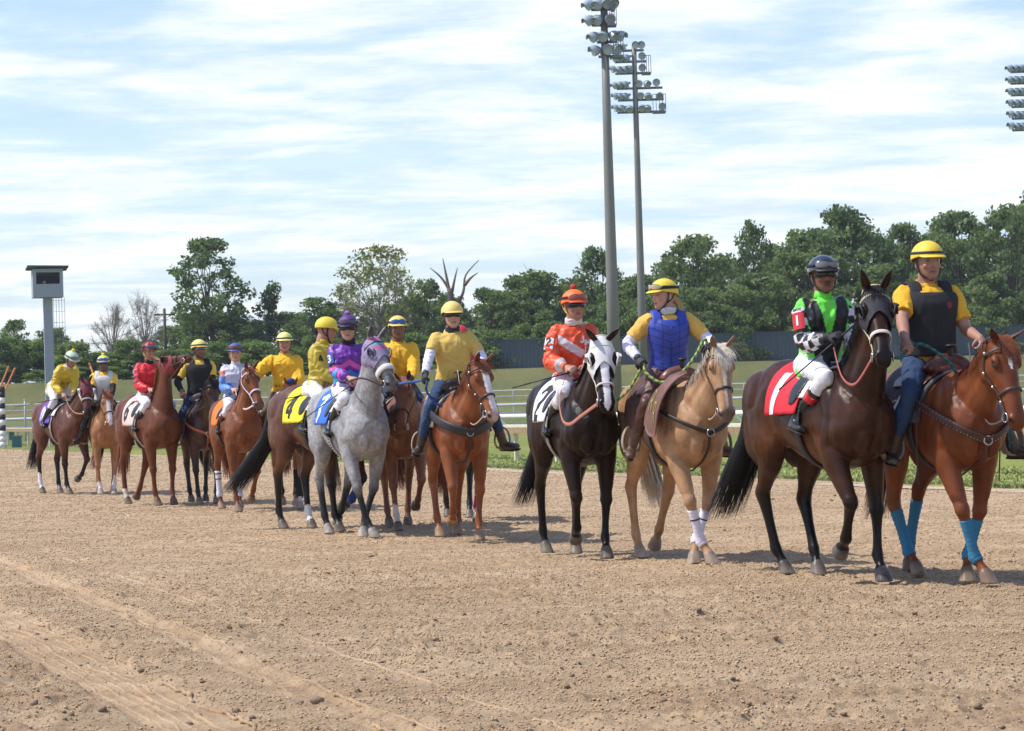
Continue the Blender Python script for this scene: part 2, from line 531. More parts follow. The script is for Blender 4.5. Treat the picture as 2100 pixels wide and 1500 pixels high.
        # legs
        for k, J in h.leg.items():
            sg = 1 if k[1] == 'L' else -1
            if k[0] == 'F':
                up = np.array([.52, .155 * sg, 1.14])
                P = [up, J[0] + np.array([.01, 0, .06]), J[0] + (J[1] - J[0]) * .22, J[0] + (J[1] - J[0]) * .55, J[0] + (J[1] - J[0]) * .86, J[1],
                     J[1] + (J[2] - J[1]) * .17, J[1] + (J[2] - J[1]) * .55, J[1] + (J[2] - J[1]) * .86, J[2], J[2] + (J[3] - J[2]) * .5]
                lat = [.092, .090, .083, .068, .052, .056, .039, .031, .034, .042, .033]
                fa = [.15, .135, .112, .084, .059, .062, .048, .040, .042, .049, .037]
                g.add(*tube(P, lat, fa, side=(0, 1, 0), n=16, sub=3))
                g.add(*ellipsoid(J[1] + np.array([.014, 0, .0]), (.042, .042, .052)))
            else:
                up = np.array([-.56, .145 * sg, 1.22])
                P = [up, J[0] + np.array([-.10, 0, .05]), J[0] + (J[1] - J[0]) * .28, J[0] + (J[1] - J[0]) * .58, J[0] + (J[1] - J[0]) * .85, J[1],
                     J[1] + (J[2] - J[1]) * .20, J[1] + (J[2] - J[1]) * .55, J[1] + (J[2] - J[1]) * .88, J[2], J[2] + (J[3] - J[2]) * .5]
                lat = [.130, .122, .097, .072, .052, .055, .043, .034, .036, .043, .033]
                fa = [.23, .205, .142, .096, .066, .073, .058, .044, .044, .050, .037]
                g.add(*tube(P, lat, fa, side=(0, 1, 0), n=16, sub=3))
                dd = unit(J[1] - J[0]); back = unit(np.array([-1, 0, .35]))
                g.add(*ellipsoid(J[1] + back * .045 + np.array([0, 0, .02]), (.035, .030, .048)))
                g.add(*tube([J[1] + back * .055 + np.array([0, 0, .03]), J[0] + (J[1] - J[0]) * .5 + back * .035], [.018, .022], n=8))
            # pastern + hoof
            d = unit(J[4] - J[3])
            g.add(*tube([J[2], J[2] + (J[3] - J[2]) * .5, J[3], J[3] + d * .012], [.034, .030, .041, .043], [.038, .033, .043, .046], side=(0, 1, 0), n=16))
            # sole perpendicular to the ground when planted
            g.add(*ellipsoid(J[2] + np.array([-.030, 0, -.004]), (.022, .026, .026)))
            flat = J[4][2] < 0.02
            nrm = np.array([0, 0, -1.]) if flat else d
            ax = unit(np.cross(np.array([0, 1., 0]), nrm)); ax = ax if ax[0] > 0 or not flat else -ax
            Cc = [J[3] - d * .006, J[3] + (J[4] - J[3]) * .5, J[4]]
            Uv = [ax] * 3
            g.add(*ring_loft(np.array(Cc), [np.array([0, 1., 0])] * 3, Uv, [.048, .056, .064], [.050, .060, .072], [.050, .057, .064], n=16, e=2.2))
        # dock
        tp = h.tail_path()
        g.add(*tube(tp[:3], [.045, .035, .025], n=10))
        return g
    def tail_path(h):
        sw = np.array(h.spec.get('tail', (-.18, 0.0)))     # backwards reach, sideways swing at the tip
        ln = h.spec.get('tail_len', 1.0)
        b = np.array([-.80, 0, 1.42])
        pts = [b, b + np.array([-.06, 0, -.01]), b + np.array([-.10 + sw[0] * .15, sw[1] * .1, -.10])]
        for t in (.3, .5, .75, 1.0):
            pts.append(b + np.array([-.11 + sw[0] * t ** 1.2, sw[1] * t ** 1.3, -.10 - ln * .92 * t]))
        return np.array(pts)

def strands(paths, widths, normals, name, m, parent, origin):
    """flat tapered hair locks: paths list of (k,3)"""
    V = []; Q = []; n = 0
    for P, w, nn in zip(paths, widths, normals):
        P = np.asarray(P); k = len(P)
        T = unit(np.gradient(P, axis=0)); S = unit(np.cross(T, nn))
        ww = w * np.interp(np.linspace(0, 1, k), [0, .15, .6, 1], [.6, 1, .85, .08])[:, None]
        V.append(P - S * ww); V.append(P + S * ww)
        a = np.arange(k - 1)
        Q.append(np.column_stack([n + a, n + a + 1, n + k + a + 1, n + k + a])); n += 2 * k
    V = np.vstack(V); Q = np.vstack(Q)
    me = quads_mesh(name, V - np.array(origin), Q)
    return add_obj(name, me, m, parent)

def paint_horse(h, co):
    sp = h.spec; base = np.array(sp['coat']); n = len(co)
    col = np.tile(base, (n, 1))
    nz = vnoise(co + 50, 6.0); nz2 = vnoise(co + 20, 18.0)
    # lighter belly/flanks or darker top
    if 'coat2' in sp:
        m = np.clip(sm(nz, .35, .75) * .8, 0, 1) * np.where(co[:, 2] > .5, 1, .4)
        col = mixc(col, sp['coat2'], m)
    if 'soft' in sp:       # lighter flank, elbow and muzzle hair of a brown horse
        c, a = sp['soft']
        d = np.exp(-(((co - np.array([-.30, 0, 1.02])) / np.array([.16, 9, .12])) ** 2).sum(1)) + np.exp(-(((co - np.array([.30, 0, .95])) / np.array([.12, 9, .12])) ** 2).sum(1))
        col = mixc(col, c, np.clip(d * a, 0, 1))
    rel = co - h.O
    s = rel @ h.F / h.hs; x = rel @ h.S / h.hs; u = rel @ h.U / h.hs
    inhead = (s > -.1) & (s < .75) & (np.abs(x) < .2) & (u > -.30) & (u < .12)
    if 'points' in sp:     # dark lower legs
        c, top = sp['points']
        z = co[:, 2] + (nz - .5) * .16
        col = mixc(col, c, 1 - sm(z, top - .14, top + .12))
        # ears rims and muzzle
        col = mixc(col, c, inhead * sm(s, .40, .56) * .9)
    for i, (k, J) in enumerate(h.leg.items()):
        if k in sp.get('socks', {}):
            hh, c = sp['socks'][k]
            d1, _ = seg_dist(co, J[2], J[4]); d2, t2 = seg_dist(co, J[1], J[2])
            m = (d1 < .085) & (co[:, 2] < J[2][2] + .03)
            if hh > .1: m |= (d2 < .07) & (t2 > 1 - (hh - .1) / .3 + (nz2 - .5) * .15)
            col = mixc(col, c, m.astype(float))
        hc = sp.get('hoof', (.10, .085, .07))
        d, t = seg_dist(co, J[3] + (J[4] - J[3]) * .12, J[4])
        along = (co - J[3]) @ unit(J[4] - J[3])
        m = (d < .085) & (along > -.004 - (co[:, 0] - J[3][0]) * .35)
        hcol = np.array(hc) * (0.8 + .5 * nz2[:, None])
        col = np.where(m[:, None], hcol, col)
        # dust on the hooves and pasterns
        du = np.array([.42, .30, .19])
        dm = (1 - sm(co[:, 2], .0, .12)) * .30 * (nz2 > .45)
        col = mixc(col, du, dm * (d < .2))
    # face marking
    for mk in sp.get('marks', []):
        s0, s1, w0, w1, x0, c = mk
        t = np.clip((s - s0) / (s1 - s0), 0, 1)
        w = w0 + (w1 - w0) * t
        w = w * (1 + (nz2 - .5) * .5)
        endf = np.minimum(sm(s, s0 - .01, s0 + .03), 1 - sm(s, s1 - .03, s1 + .01))
        m = inhead & (np.abs(x - x0) < w * np.sqrt(np.clip(endf, 0, 1))) & (u > np.interp(s, HEAD[:, 0], (HEAD[:, 1] * .6 + HEAD[:, 2] * .4)))
        col = mixc(col, c, m.astype(float))
    # muzzle
    mz = sp.get('muzzle', None)
    if mz: col = mixc(col, mz, inhead * sm(s, .50, .58) * .75)
    # nostrils, mouth, inside of ears
    for sg in (1, -1):
        c = h.hl(.578, sg * .058, -.030)
        d = np.sqrt((((co - c) @ h.F) / .020) ** 2 + (((co - c) @ h.S) / .034) ** 2 + (((co - c) @ h.U) / .022) ** 2)
        col = mixc(col, (.012, .009, .009), (1 - sm(d, .75, 1.25)))
        c = h.hl(.185, sg * .112, .012)
        d = np.linalg.norm(co - c, axis=1)
        col = mixc(col, np.array(base) * .35, (1 - sm(d, .022, .042)) * .8)
    m = inhead & (np.abs(u + .072) < .005) & (s > .53) & (s < .70)
    col = mixc(col, (.02, .015, .015), m * .8)
    er = sp.get('ears', (-.25, 1.0, .28))
    for sg in (1, -1):
        d_ = unit(h.F * er[0] + h.U * er[1] + h.S * sg * er[2]); b = h.hl(.012, sg * .052, .04)
        fr = unit(h.F * .9 + h.S * sg * sp.get('ear_open', .5) + h.U * .1)
        a = (co - b) @ d_ / h.hs; f = (co - b) @ fr
        dd = np.linalg.norm((co - b) - np.outer((co - b) @ d_, d_), axis=1)
        m = (dd < .05) & (a > .035) & (a < .155) & (f > .006)
        col = mixc(col, sp.get('ear_in', base * .35), m * .85)
        m = (dd < .05) & (a > .145)
        col = mixc(col, sp.get('ear_tip', base * .5), m * .8)
    # veins / mottling on everything
    col = col * (0.90 + .22 * nz2[:, None])
    return np.clip(col, 0, 1)

def dent(co, c, r, depth_dir, amt):
    d = np.linalg.norm((co - c) / r, axis=1)
    return co + np.outer(np.clip(1 - d, 0, 1) ** 1.0 * amt, depth_dir)

def build_horse(spec):
    h = Horse(spec)
    vs = spec.get('voxel', .011)
    sc = spec.get('scale', 1.0)
    me = voxel(h.body_geo(), vs, smooth=int(round(4 * .011 / vs)) + 1, name='horse')
    co = get_co(me)
    for sg in (1, -1):
        co = dent(co, h.hl(.575, sg * .066, -.030), np.array([.026, .026, .026]) * 1.0, -h.S * sg, .018)
        co = dent(co, h.hl(.185, sg * .118, .010), np.array([.035] * 3), -h.S * sg, .012)
        er = spec.get('ears', (-.25, 1.0, .28))
        d_ = unit(h.F * er[0] + h.U * er[1] + h.S * sg * er[2]); b = h.hl(.012, sg * .052, .04)
        fr = unit(h.F * .9 + h.S * sg * spec.get('ear_open', .5) + h.U * .1)
        for q in (.05, .08, .11):
            co = dent(co, b + d_ * q * h.hs + fr * .02, np.array([.022] * 3), -fr, .010)
        # hollow above the eye, groove along the cheek bone
        co = dent(co, h.hl(.13, sg * .09, .045), np.array([.03] * 3), -h.S * sg, .008)
        co = dent(co, h.hl(.36, sg * .075, -.03), np.array([.07, .05, .07]), -h.S * sg, .008)
    # light muscle relief
    nz = vnoise(co + 9, 5.0) - .5
    put_co(me, co)
    nrm = np.empty(len(me.vertices) * 3, dtype=np.float32); me.vertices.foreach_get('normal', nrm); nrm = nrm.reshape(-1, 3)
    dsp = np.zeros(len(co))
    for sg in (1, -1):
        for a, b, r, amt in (((.37, .24 * sg, 1.44), (.30, .26 * sg, 1.02), .055, .012), ((.46, .14 * sg, 1.42), (.70, .19 * sg, 1.16), .045, .013), ((.60, .21 * sg, 1.00), (.38, .2 * sg, .92), .04, .010),
                             ((-.42, .24 * sg, 1.44), (-.70, .20 * sg, 1.02), .05, .012), ((-.33, .26 * sg, 1.36), (-.27, .24 * sg, 1.12), .08, .016), ((-.55, .25 * sg, 1.22), (-.34, .24 * sg, 1.02), .035, .010),
                             ((.80, .0, 1.14), (.77, .0, .95), .035, .014), ((.62, .17 * sg, 1.33), (.80, .1 * sg, 1.16), .03, -.006)):
            d_, _ = seg_dist(co, a, b); dsp -= amt * np.exp(-(d_ / r) ** 2 * 1.2)
        q0, q1 = h.NP[1] - h.NU[1] * .08 + h.NS[1] * sg * .15, h.NP[-2] - h.NU[-2] * .05 + h.NS[-2] * sg * .09
        d_, _ = seg_dist(co, q0, q1); dsp -= .010 * np.exp(-(d_ / .035) ** 2)
    ve = np.abs(vnoise(co * np.array([1, 1, .6]) + 33, 9.0) - .5)      # veins under the thin coat
    dsp += .0028 * np.exp(-(ve / .035) ** 2) * (co[:, 2] > .75) * (co[:, 2] < 1.35) * (vnoise(co + 60, 3) > .5)
    co = co + nrm * dsp[:, None]; put_co(me, co)
    nrm = np.empty(len(me.vertices) * 3, dtype=np.float32); me.vertices.foreach_get('normal', nrm); nrm = nrm.reshape(-1, 3)
    co = co + nrm * (nz * .014 * (co[:, 2] > .6))[:, None] + nrm * ((vnoise(co + 3, 14) - .5) * .004)[:, None]
    put_co(me, co)
    col = paint_horse(h, co)
    org = np.array([0., 0., 0.])
    cm = mat('coat_' + spec.get('matkey', 'plain'), rough=spec.get('rough', .50), spec=spec.get('spec', .22), attr=True, var=.26, var_scale=9, bump=.0012, bump_scale=160,
             dapple=spec.get('dapple', 0), rough_var=.08, sheen=0)
    root = add_obj('horse', me, cm, None, True, col)
    rng = np.random.RandomState(spec.get('seed', 1))
    # eyes
    em = mat('horse_eye', (.012, .008, .006), rough=.08, spec=.8)
    for sg in (1, -1):
        g = Geo(); g.add(*ellipsoid(h.hl(.185, sg * .094, .012), (.021 * h.hs, .017 * h.hs, .018 * h.hs), np.column_stack([h.F, h.S, h.U]), 14, 9))
        g.obj('eye', em, root)
    # hair
    hm = mat('hair_' + spec.get('hairkey', spec.get('matkey', 'plain')), spec.get('hair', (.03, .02, .015)), rough=.55, spec=.3, var=.35, var_scale=30)
    tp = catmull(h.tail_path(), 4); k = len(tp)
    paths = []; W = []; N = []
    nt = int(spec.get('tail_n', 260) * (1.8 if vs < .0125 else 1.2))
    for i in range(nt):
        a = rng.rand() * 2 * math.pi; r = math.sqrt(rng.rand())
        st = rng.randint(1, int(k * .45)); end = k - rng.randint(0, int(k * .22)) 
        idx = np.arange(st, end); t = idx / (k - 1)
        rad = .022 + .085 * np.clip(t, 0, 1) ** .9 * spec.get('tail_w', 1.0)
        o = np.column_stack([np.cos(a) * r * rad, np.sin(a) * r * rad * 1.1, rng.randn(len(idx)) * .002])
        wob = np.column_stack([np.sin(t * 7 + rng.rand() * 6) * .012, np.sin(t * 6 + rng.rand() * 6) * .014, 0 * t]) * t[:, None]
        if st > 6: o = o * np.clip((idx - st + 2) / 5, .5, 1)[:, None]
        paths.append(tp[idx] + o + wob); W.append((.0030 + .004 * rng.rand()) * (1 if vs < .0125 else 1.4)); N.append(np.array([math.cos(a + .4), math.sin(a + .4), .1]))
    t1 = strands(paths, W, N, 'tail', hm, root, org)
    # mane along the crest
    side = spec.get('mane_side', 1)
    paths = []; W = []; N = []
    NN = catmull(np.column_stack([h.NP, h.n_w, h.n_up, h.NS, h.NU]), 12); kk = len(NN)
    ml = spec.get('mane_len', .17)
    for i in range(int(spec.get('mane_n', 260) * 1.7)):
        q = .12 + .86 * rng.rand(); fi = q * (kk - 1); i0 = int(fi)
        P, w, up, S, U = NN[i0][:3], NN[i0][3], NN[i0][4], unit(NN[i0][5:8]), unit(NN[i0][8:11])
        L = ml * (.6 + .5 * rng.rand()) * (1.0 if q > .3 else .6)
        lift = .010 + .012 * rng.rand()
        pts = []
        sgn = side if rng.rand() < .93 else -side
        T0 = unit(np.cross(S, U)) * (rng.randn() * .02)
        for t in np.linspace(0, 1, 6):
            a = t * L / max(up, .1) * 1.05
            x = math.sin(min(a, 1.35)) * (w + lift + .012); y = up * math.cos(min(a, 1.35)) if a < 1.35 else up * math.cos(1.35) - (a - 1.35) * up * .9
            pts.append(P + S * sgn * x + U * (y + lift * (1 - t * .3)) + T0 * t * 2 + np.array([0, 0, -.05 * t * t]))
        paths.append(np.array(pts)); W.append(.0035 + .004 * rng.rand()); N.append(S * sgn + U * .6)
    strands(paths, W, N, 'mane', hm, root, org)
    if spec.get('forelock', 1):
        paths = []; W = []; N = []
        for i in range(int(130 * spec.get('forelock', 1))):
            x0 = rng.randn() * .018; L = (.10 + .12 * rng.rand()) * spec.get('forelock_len', 1.0)
            pts = []
            for t in np.linspace(0, 1, 6):
                s = -.03 + t * L; xx = x0 * (1 + 1.5 * t) + side * -.01 * t
                pts.append(h.hl(s, xx, np.interp(s, HEAD[:, 0], HEAD[:, 1]) + .014 + .010 * math.sin(t * 3)) + rng.randn(3) * .002)
            paths.append(np.array(pts)); W.append(.003 + .0035 * rng.rand()); N.append(h.U)
        strands(paths, W, N, 'forelock', hm, root, org)
    h.root = root
    return h

def strap(P, w, t, side, n=8, sub=3):
    return tube(P, w, t, side=side, n=n, sub=sub, e=3.5)
def ribbon_on(fn, width_dirs, pts): pass

def head_ring(h, s, a0, a1, off, w, t, ds=0.0, n=22):
    g = Geo(); P = []
    for i in range(n + 1):
        q = i / n; a = a0 + (a1 - a0) * q
        P.append(h.hp(s + ds * abs(math.cos(a)), a, off))
    return tube(np.array(P), w, t, side=np.tile(h.F, (n + 1, 1)), n=8, e=3.2)

def build_bridle(h, cfg):
    root = h.root
    col = cfg.get('color', (.03, .02, .015))
    key = cfg.get('key', 'dark')
    m = mat('strap_' + key, col, rough=.5, var=.2, var_scale=30, bump=.001, bump_scale=200)
    g = Geo(); o = .009; w = cfg.get('w', .010)
    if cfg.get('noseband', True):
        nbm = g
        if 'nose_color' in cfg:
            g2 = Geo(); g2.add(*head_ring(h, cfg.get('nose_s', .37), 0, 2 * math.pi, o + cfg.get('nose_r', .004), cfg.get('nose_w', .014), cfg.get('nose_r', .004)))
            g2.obj('noseband', mat('noseband_' + key, cfg['nose_color'], rough=.8, var=.12, var_scale=40, bump=.002, bump_scale=120), root)
        else:
            g.add(*head_ring(h, .37, 0, 2 * math.pi, o, .013, .004))
    g.add(*head_ring(h, .085, R(0), R(180), o + .004, w, .004))         # browband
    g.add(*head_ring(h, -.02, R(-10), R(190), o + .008, w, .004))       # crown
    for sg in (1, -1):
        P = []
        a_ = lambda d: R(d) if sg > 0 else R(180 - d)
        for s, a in ((-.02, -5), (.06, 2), (.14, -8), (.24, -14), (.34, -18), (.44, -22), (.53, -28)):
            P.append(h.hp(s, a_(a), o))
        g.add(*tube(np.array(P), w, .004, side=np.tile(h.U, (len(P) * 3, 1)), n=8, e=3.2, sub=3))
        P = []
        for s, a in ((-.02, -5), (.03, -25), (.07, -50), (.09, -75), (.10, -90)):
            P.append(h.hp(s, a_(a), o))
        g.add(*tube(np.array(P), .008, .004, side=np.tile(h.F, (len(P) * 3, 1)), n=8, e=3.2, sub=3))
    br = g.obj('bridle', m, root)
    mm = mat('steel', (.55, .55, .54), rough=.28, metal=1.0)
    for sg in (1, -1):
        c = h.hl(.535, sg * .068, -.070); P = []
        for i in range(17):
            a = 2 * math.pi * i / 16
            P.append(c + (h.F * math.cos(a) + h.U * math.sin(a)) * .033 + h.S * sg * .004)
        g2 = Geo(); g2.add(*tube(np.array(P), .0045, n=8)); 
        g2.obj('bit_ring', mm, br)
        if cfg.get('conchos'):
            for s, a in ((.07, 5), (.19, -10), (.30, -16), (.42, -21)):
                g3 = Geo(); g3.add(*ellipsoid(h.hp(s, R(a) if sg > 0 else R(180 - a), o + .004), (.012, .012, .012)))
                g3.obj('concho', mm, br)
    # reins
    rm = mat('rein_' + key, cfg.get('rein_color', col), rough=.55, var=.15, var_scale=25)
    for sg, tgt in cfg.get('reins', {}).items():
        a = h.hl(.545, sg * .075, -.085)
        b = np.array(tgt['to']); sag = tgt.get('sag', .12)
        mid = tgt.get('via', [])
        ctrl = [a] + [np.array(v) for v in mid] + [b]
        if not mid:
            c1 = a * .65 + b * .35 + np.array([0, sg * .03, -sag]); c2 = a * .3 + b * .7 + np.array([0, sg * .03, -sag * .9])
            ctrl = [a, c1, c2, b]
        g4 = Geo(); g4.add(*tube(np.array(ctrl), cfg.get('rein_w', .011), .0035, side=(0, 0, 1), n=8, sub=6, e=3))
        g4.obj('rein', rm, root)
    return br

def build_hood(h, cfg):
    """racing blinker hood: shell over the head with eye openings and cups"""
    root = h.root
    s0, s1 = -.015, cfg.get('s1', .315)
    ns, na = 34, 84
    a0, a1 = R(-78), R(258)
    P = np.zeros((ns, na, 3)); keep = np.ones((ns, na), bool); col = np.tile(np.array(cfg['color']), (ns, na, 1)).astype(float)
    for i in range(ns):
        for j in range(na):
            a = a0 + (a1 - a0) * j / (na - 1)
            # lower edge arches up over the nose and drops at the cheeks
            lowfac = abs(math.cos(a)) if math.sin(a) > 0 else 1.0
            send = s1 - .085 * (1 - lowfac) * cfg.get('arch', 1.0)
            s = s0 + (send - s0) * i / (ns - 1)
            P[i, j] = h.hp(s, a, .013 + .003 * math.sin(a * 9 + s * 40) * .5)
            rel = (P[i, j] - h.O) / h.hs; u = rel @ h.U; x = rel @ h.S
            if math.hypot((s - .185) / .052, (u - .012) / .040) < 1 and abs(x) > .05: keep[i, j] = False
            if 'paint' in cfg: col[i, j] = cfg['paint'](s, x, u, col[i, j])
    V = P.reshape(-1, 3); Vi = V + 0
    # inner layer
    cen = np.repeat(P.mean(axis=1), na, axis=0)
    Vi = V + unit(cen - V) * .005
    F = []
    def id_(i, j): return i * na + j
    N = ns * na
    for i in range(ns - 1):
        for j in range(na - 1):
            q = [(i, j), (i, j + 1), (i + 1, j + 1), (i + 1, j)]
            if not all(keep[a, b] for a, b in q): continue
            ids = [id_(a, b) for a, b in q]
            F.append(tuple(ids)); F.append(tuple(N + k for k in reversed(ids)))
    me = to_mesh('hood', np.vstack([V, Vi]), F)
    CC = np.vstack([col.reshape(-1, 3)] * 2)
    # validate() keeps vertices, so colours line up
    o = add_obj('hood', me, mat('hood_cloth', rough=.75, attr=True, var=.12, var_scale=30, bump=.002, bump_scale=90), root, True, CC)
    # rims and cups
    cm = mat('hood_trim_' + cfg.get('key', 'a'), cfg.get('trim', cfg['color']), rough=.6, var=.1)
    for sg in (1, -1):
        g = Geo(); pts = []
        for i in range(25):
            a = 2 * math.pi * i / 24
            s = .185 + .054 * math.cos(a); u = .012 + .042 * math.sin(a)
            wv = np.interp(s, HEAD[:, 0], HEAD[:, 3])
            pts.append(h.hl(s, sg * (wv + .014), u))
        g.add(*tube(np.array(pts), .007, n=8))
        if cfg.get('cups', True):
            # half dome on the rear side of the eye
            C = []; 
            for i in range(9):
                b = math.pi * i / 8
                row = []
                for j in range(5):
                    q = j / 4 * cfg.get('cup_depth', .9)
                    rs = .056 * math.cos(q * 1.2); 
                    a = math.pi / 2 + b
                    s = .185 + .056 * math.cos(a) * math.cos(q * .9); u = .012 + .044 * math.sin(a) * math.cos(q * .5)
                    row.append(h.hl(s, sg * (.105 + .045 * math.sin(q * 1.3)), u))
                C.append(row)
            C = np.array(C); Vv = C.reshape(-1, 3); Ff = []
            for i in range(8):
                for j in range(4):
                    Ff.append((i * 5 + j, i * 5 + j + 1, (i + 1) * 5 + j + 1, (i + 1) * 5 + j))
            V2 = Vv + h.S * sg * .003 - h.F * .003
            Ff2 = Ff + [tuple(45 + k for k in reversed(f)) for f in Ff]
            g.add(np.vstack([Vv, V2]), Ff2)
        g.obj('eye_cup', cm, o)
    return o

# stroke font -------------------------------------------------------
GLY = {
 '0': [[(.5, 1), (.15, .8), (.1, .5), (.15, .2), (.5, 0), (.85, .2), (.9, .5), (.85, .8), (.5, 1)]],
 '1': [[(.5, 0), (.5, 1)]],
 '2': [[(.1, .78), (.25, .95), (.55, 1), (.85, .85), (.85, .62), (.5, .35), (.1, 0), (.9, 0)]],
 '3': [[(.1, .9), (.4, 1), (.8, .9), (.85, .7), (.7, .55), (.4, .52), (.7, .48), (.9, .28), (.75, .06), (.4, 0), (.08, .12)]],
 '4': [[(.72, 0), (.72, 1), (.08, .3), (.95, .3)]],
 '5': [[(.85, 1), (.2, 1), (.15, .55), (.5, .62), (.85, .45), (.85, .2), (.5, 0), (.1, .1)]],
 '6': [[(.8, .95), (.45, .95), (.15, .6), (.12, .25), (.45, 0), (.85, .18), (.82, .45), (.5, .56), (.15, .38)]],
 '8': [[(.5, .52), (.15, .7), (.25, .95), (.5, 1), (.75, .95), (.85, .7), (.5, .52), (.1, .28), (.2, .04), (.5, 0), (.8, .04), (.9, .28), (.5, .52)]],
 'R': [[(.1, 0), (.1, 1), (.6, 1), (.88, .85), (.85, .62), (.55, .5), (.1, .5)], [(.5, .5), (.9, 0)]],
 'J': [[(.8, 1), (.8, .2), (.5, 0), (.15, .2)]], 'L': [[(.15, 1), (.15, 0), (.85, 0)]], 'H': [[(.1, 0), (.1, 1)], [(.9, 0), (.9, 1)], [(.1, .5), (.9, .5)]],
 'I': [[(.5, 0), (.5, 1)]], 'C': [[(.9, .85), (.5, 1), (.12, .75), (.1, .3), (.5, 0), (.9, .15)]], 'S': [[(.88, .85), (.5, 1), (.15, .8), (.3, .56), (.7, .46), (.88, .2), (.5, 0), (.1, .15)]],
 'B': [[(.1, 0), (.1, 1), (.6, 1), (.82, .78), (.6, .54), (.1, .54)], [(.6, .54), (.88, .28), (.6, 0), (.1, 0)]],
 'M': [[(.05, 0), (.1, 1), (.5, .4), (.9, 1), (.95, 0)]], 'A': [[(.05, 0), (.5, 1), (.95, 0)], [(.25, .38), (.75, .38)]], 'K': [[(.1, 0), (.1, 1)], [(.9, 1), (.12, .45), (.9, 0)]],
 'Z': [[(.1, 1), (.9, 1), (.1, 0), (.9, 0)]], 'T': [[(.05, 1), (.95, 1)], [(.5, 1), (.5, 0)]], 'E': [[(.9, 1), (.1, 1), (.1, 0), (.9, 0)], [(.1, .52), (.75, .52)]],
 'N': [[(.1, 0), (.1, 1), (.9, 0), (.9, 1)]], 'O': [[(.5, 1), (.12, .75), (.12, .25), (.5, 0), (.88, .25), (.88, .75), (.5, 1)]], 'P': [[(.1, 0), (.1, 1), (.6, 1), (.88, .8), (.6, .5), (.1, .5)]],
}
def text_geo(g, txt, fn, cw, ch, sw, gap=.25, lift=.004):
    """fn(u,v)->(pos,normal); text centred on 0,0; sw stroke width"""
    tot = len(txt) * cw + (len(txt) - 1) * gap * cw
    for ci, c in enumerate(txt):
        x0 = -tot / 2 + ci * cw * (1 + gap)
        for st in GLY.get(c, []):
            pts = []
            for (a, b) in zip(st[:-1], st[1:]):
                L = math.hypot((b[0] - a[0]) * cw, (b[1] - a[1]) * ch); n = max(2, int(L / .015))
                for i in range(n): pts.append((a[0] + (b[0] - a[0]) * i / n, a[1] + (b[1] - a[1]) * i / n))
            pts.append(st[-1])
            P = np.array([(x0 + p[0] * cw, -ch / 2 + p[1] * ch) for p in pts])
            T = unit(np.gradient(P, axis=0)); Nn = np.column_stack([-T[:, 1], T[:, 0]])
            # extend the ends
            V = []; 
            for layer in (lift, lift - .003):
                for k in (-1, -.33, .33, 1):
                    for p, q in zip(P, Nn):
                        uv = p + q * sw * .5 * k
                        pos, nrm = fn(uv[0], uv[1]); V.append(np.asarray(pos) + np.asarray(nrm) * layer)
            n = len(P); F = []
            for r in range(3):
                for i in range(n - 1):
                    F.append((r * n + i, r * n + i + 1, (r + 1) * n + i + 1, (r + 1) * n + i))
            b = 4 * n
            for i in range(n - 1):
                F.append((i, b + i, b + i + 1, i + 1)); F.append((3 * n + i, 3 * n + i + 1, b + 3 * n + i + 1, b + 3 * n + i))
            F.append((0, n, b + n, b)); F.append((n, 2 * n, b + 2 * n, b + n)); F.append((2 * n, 3 * n, b + 3 * n, b + 2 * n))
            F.append((n - 1, b + n - 1, b + 2 * n - 1, 2 * n - 1))
            g.add(np.array(V), F)

def cloth_patch(x0, x1, zlow, off, thick, nx=22, na=40, flare=.0, ruff=.004, seed=0, zl_back=None):
    """cloth hanging over the back from one flank to the other"""
    def pt(x, q, o):      # q -1..1 from right hem to left hem
        sgn = 1 if q > 0 else -1
        # angle so that at |q|=1 the height is zlow
        t = np.interp(x, TOR[:, 0], TOR[:, 1]); b = np.interp(x, TOR[:, 0], TOR[:, 2]); cz = b + (t - b) * .46
        zl = zlow
        aa = math.asin(max(-.9, min(1, (zl - cz) / (t - cz))))
        ang = math.pi / 2 - abs(q) * (math.pi / 2 - aa)
        if sgn < 0: ang = math.pi - ang
        p = torso_pt(x, ang, o + flare * abs(q) ** 2)
        return p
    V = []; 
    for o in (off, off - thick):
        for i in range(nx + 1):
            x = x0 + (x1 - x0) * i / nx
            for j in range(na + 1):
                q = -1 + 2 * j / na
                V.append(pt(x, q, o + ruff * math.sin(x * 38 + seed) * abs(q) ** 2 + ruff * .6 * math.sin(x * 90 + q * 9)))
    V = np.array(V); F = []; N = (nx + 1) * (na + 1)
    I = lambda i, j: i * (na + 1) + j
    for i in range(nx):
        for j in range(na):
            q = [I(i, j), I(i + 1, j), I(i + 1, j + 1), I(i, j + 1)]
            F.append(tuple(q)); F.append(tuple(N + k for k in reversed(q)))
    for i in range(nx):
        for j in (0, na):
            q = [I(i, j), I(i + 1, j), N + I(i + 1, j), N + I(i, j)]; F.append(tuple(q if j else q[::-1]))
    for j in range(na):
        for i in (0, nx):
            q = [I(i, j), I(i, j + 1), N + I(i, j + 1), N + I(i, j)]; F.append(tuple(q if i == 0 else q[::-1]))
    return V, F, pt

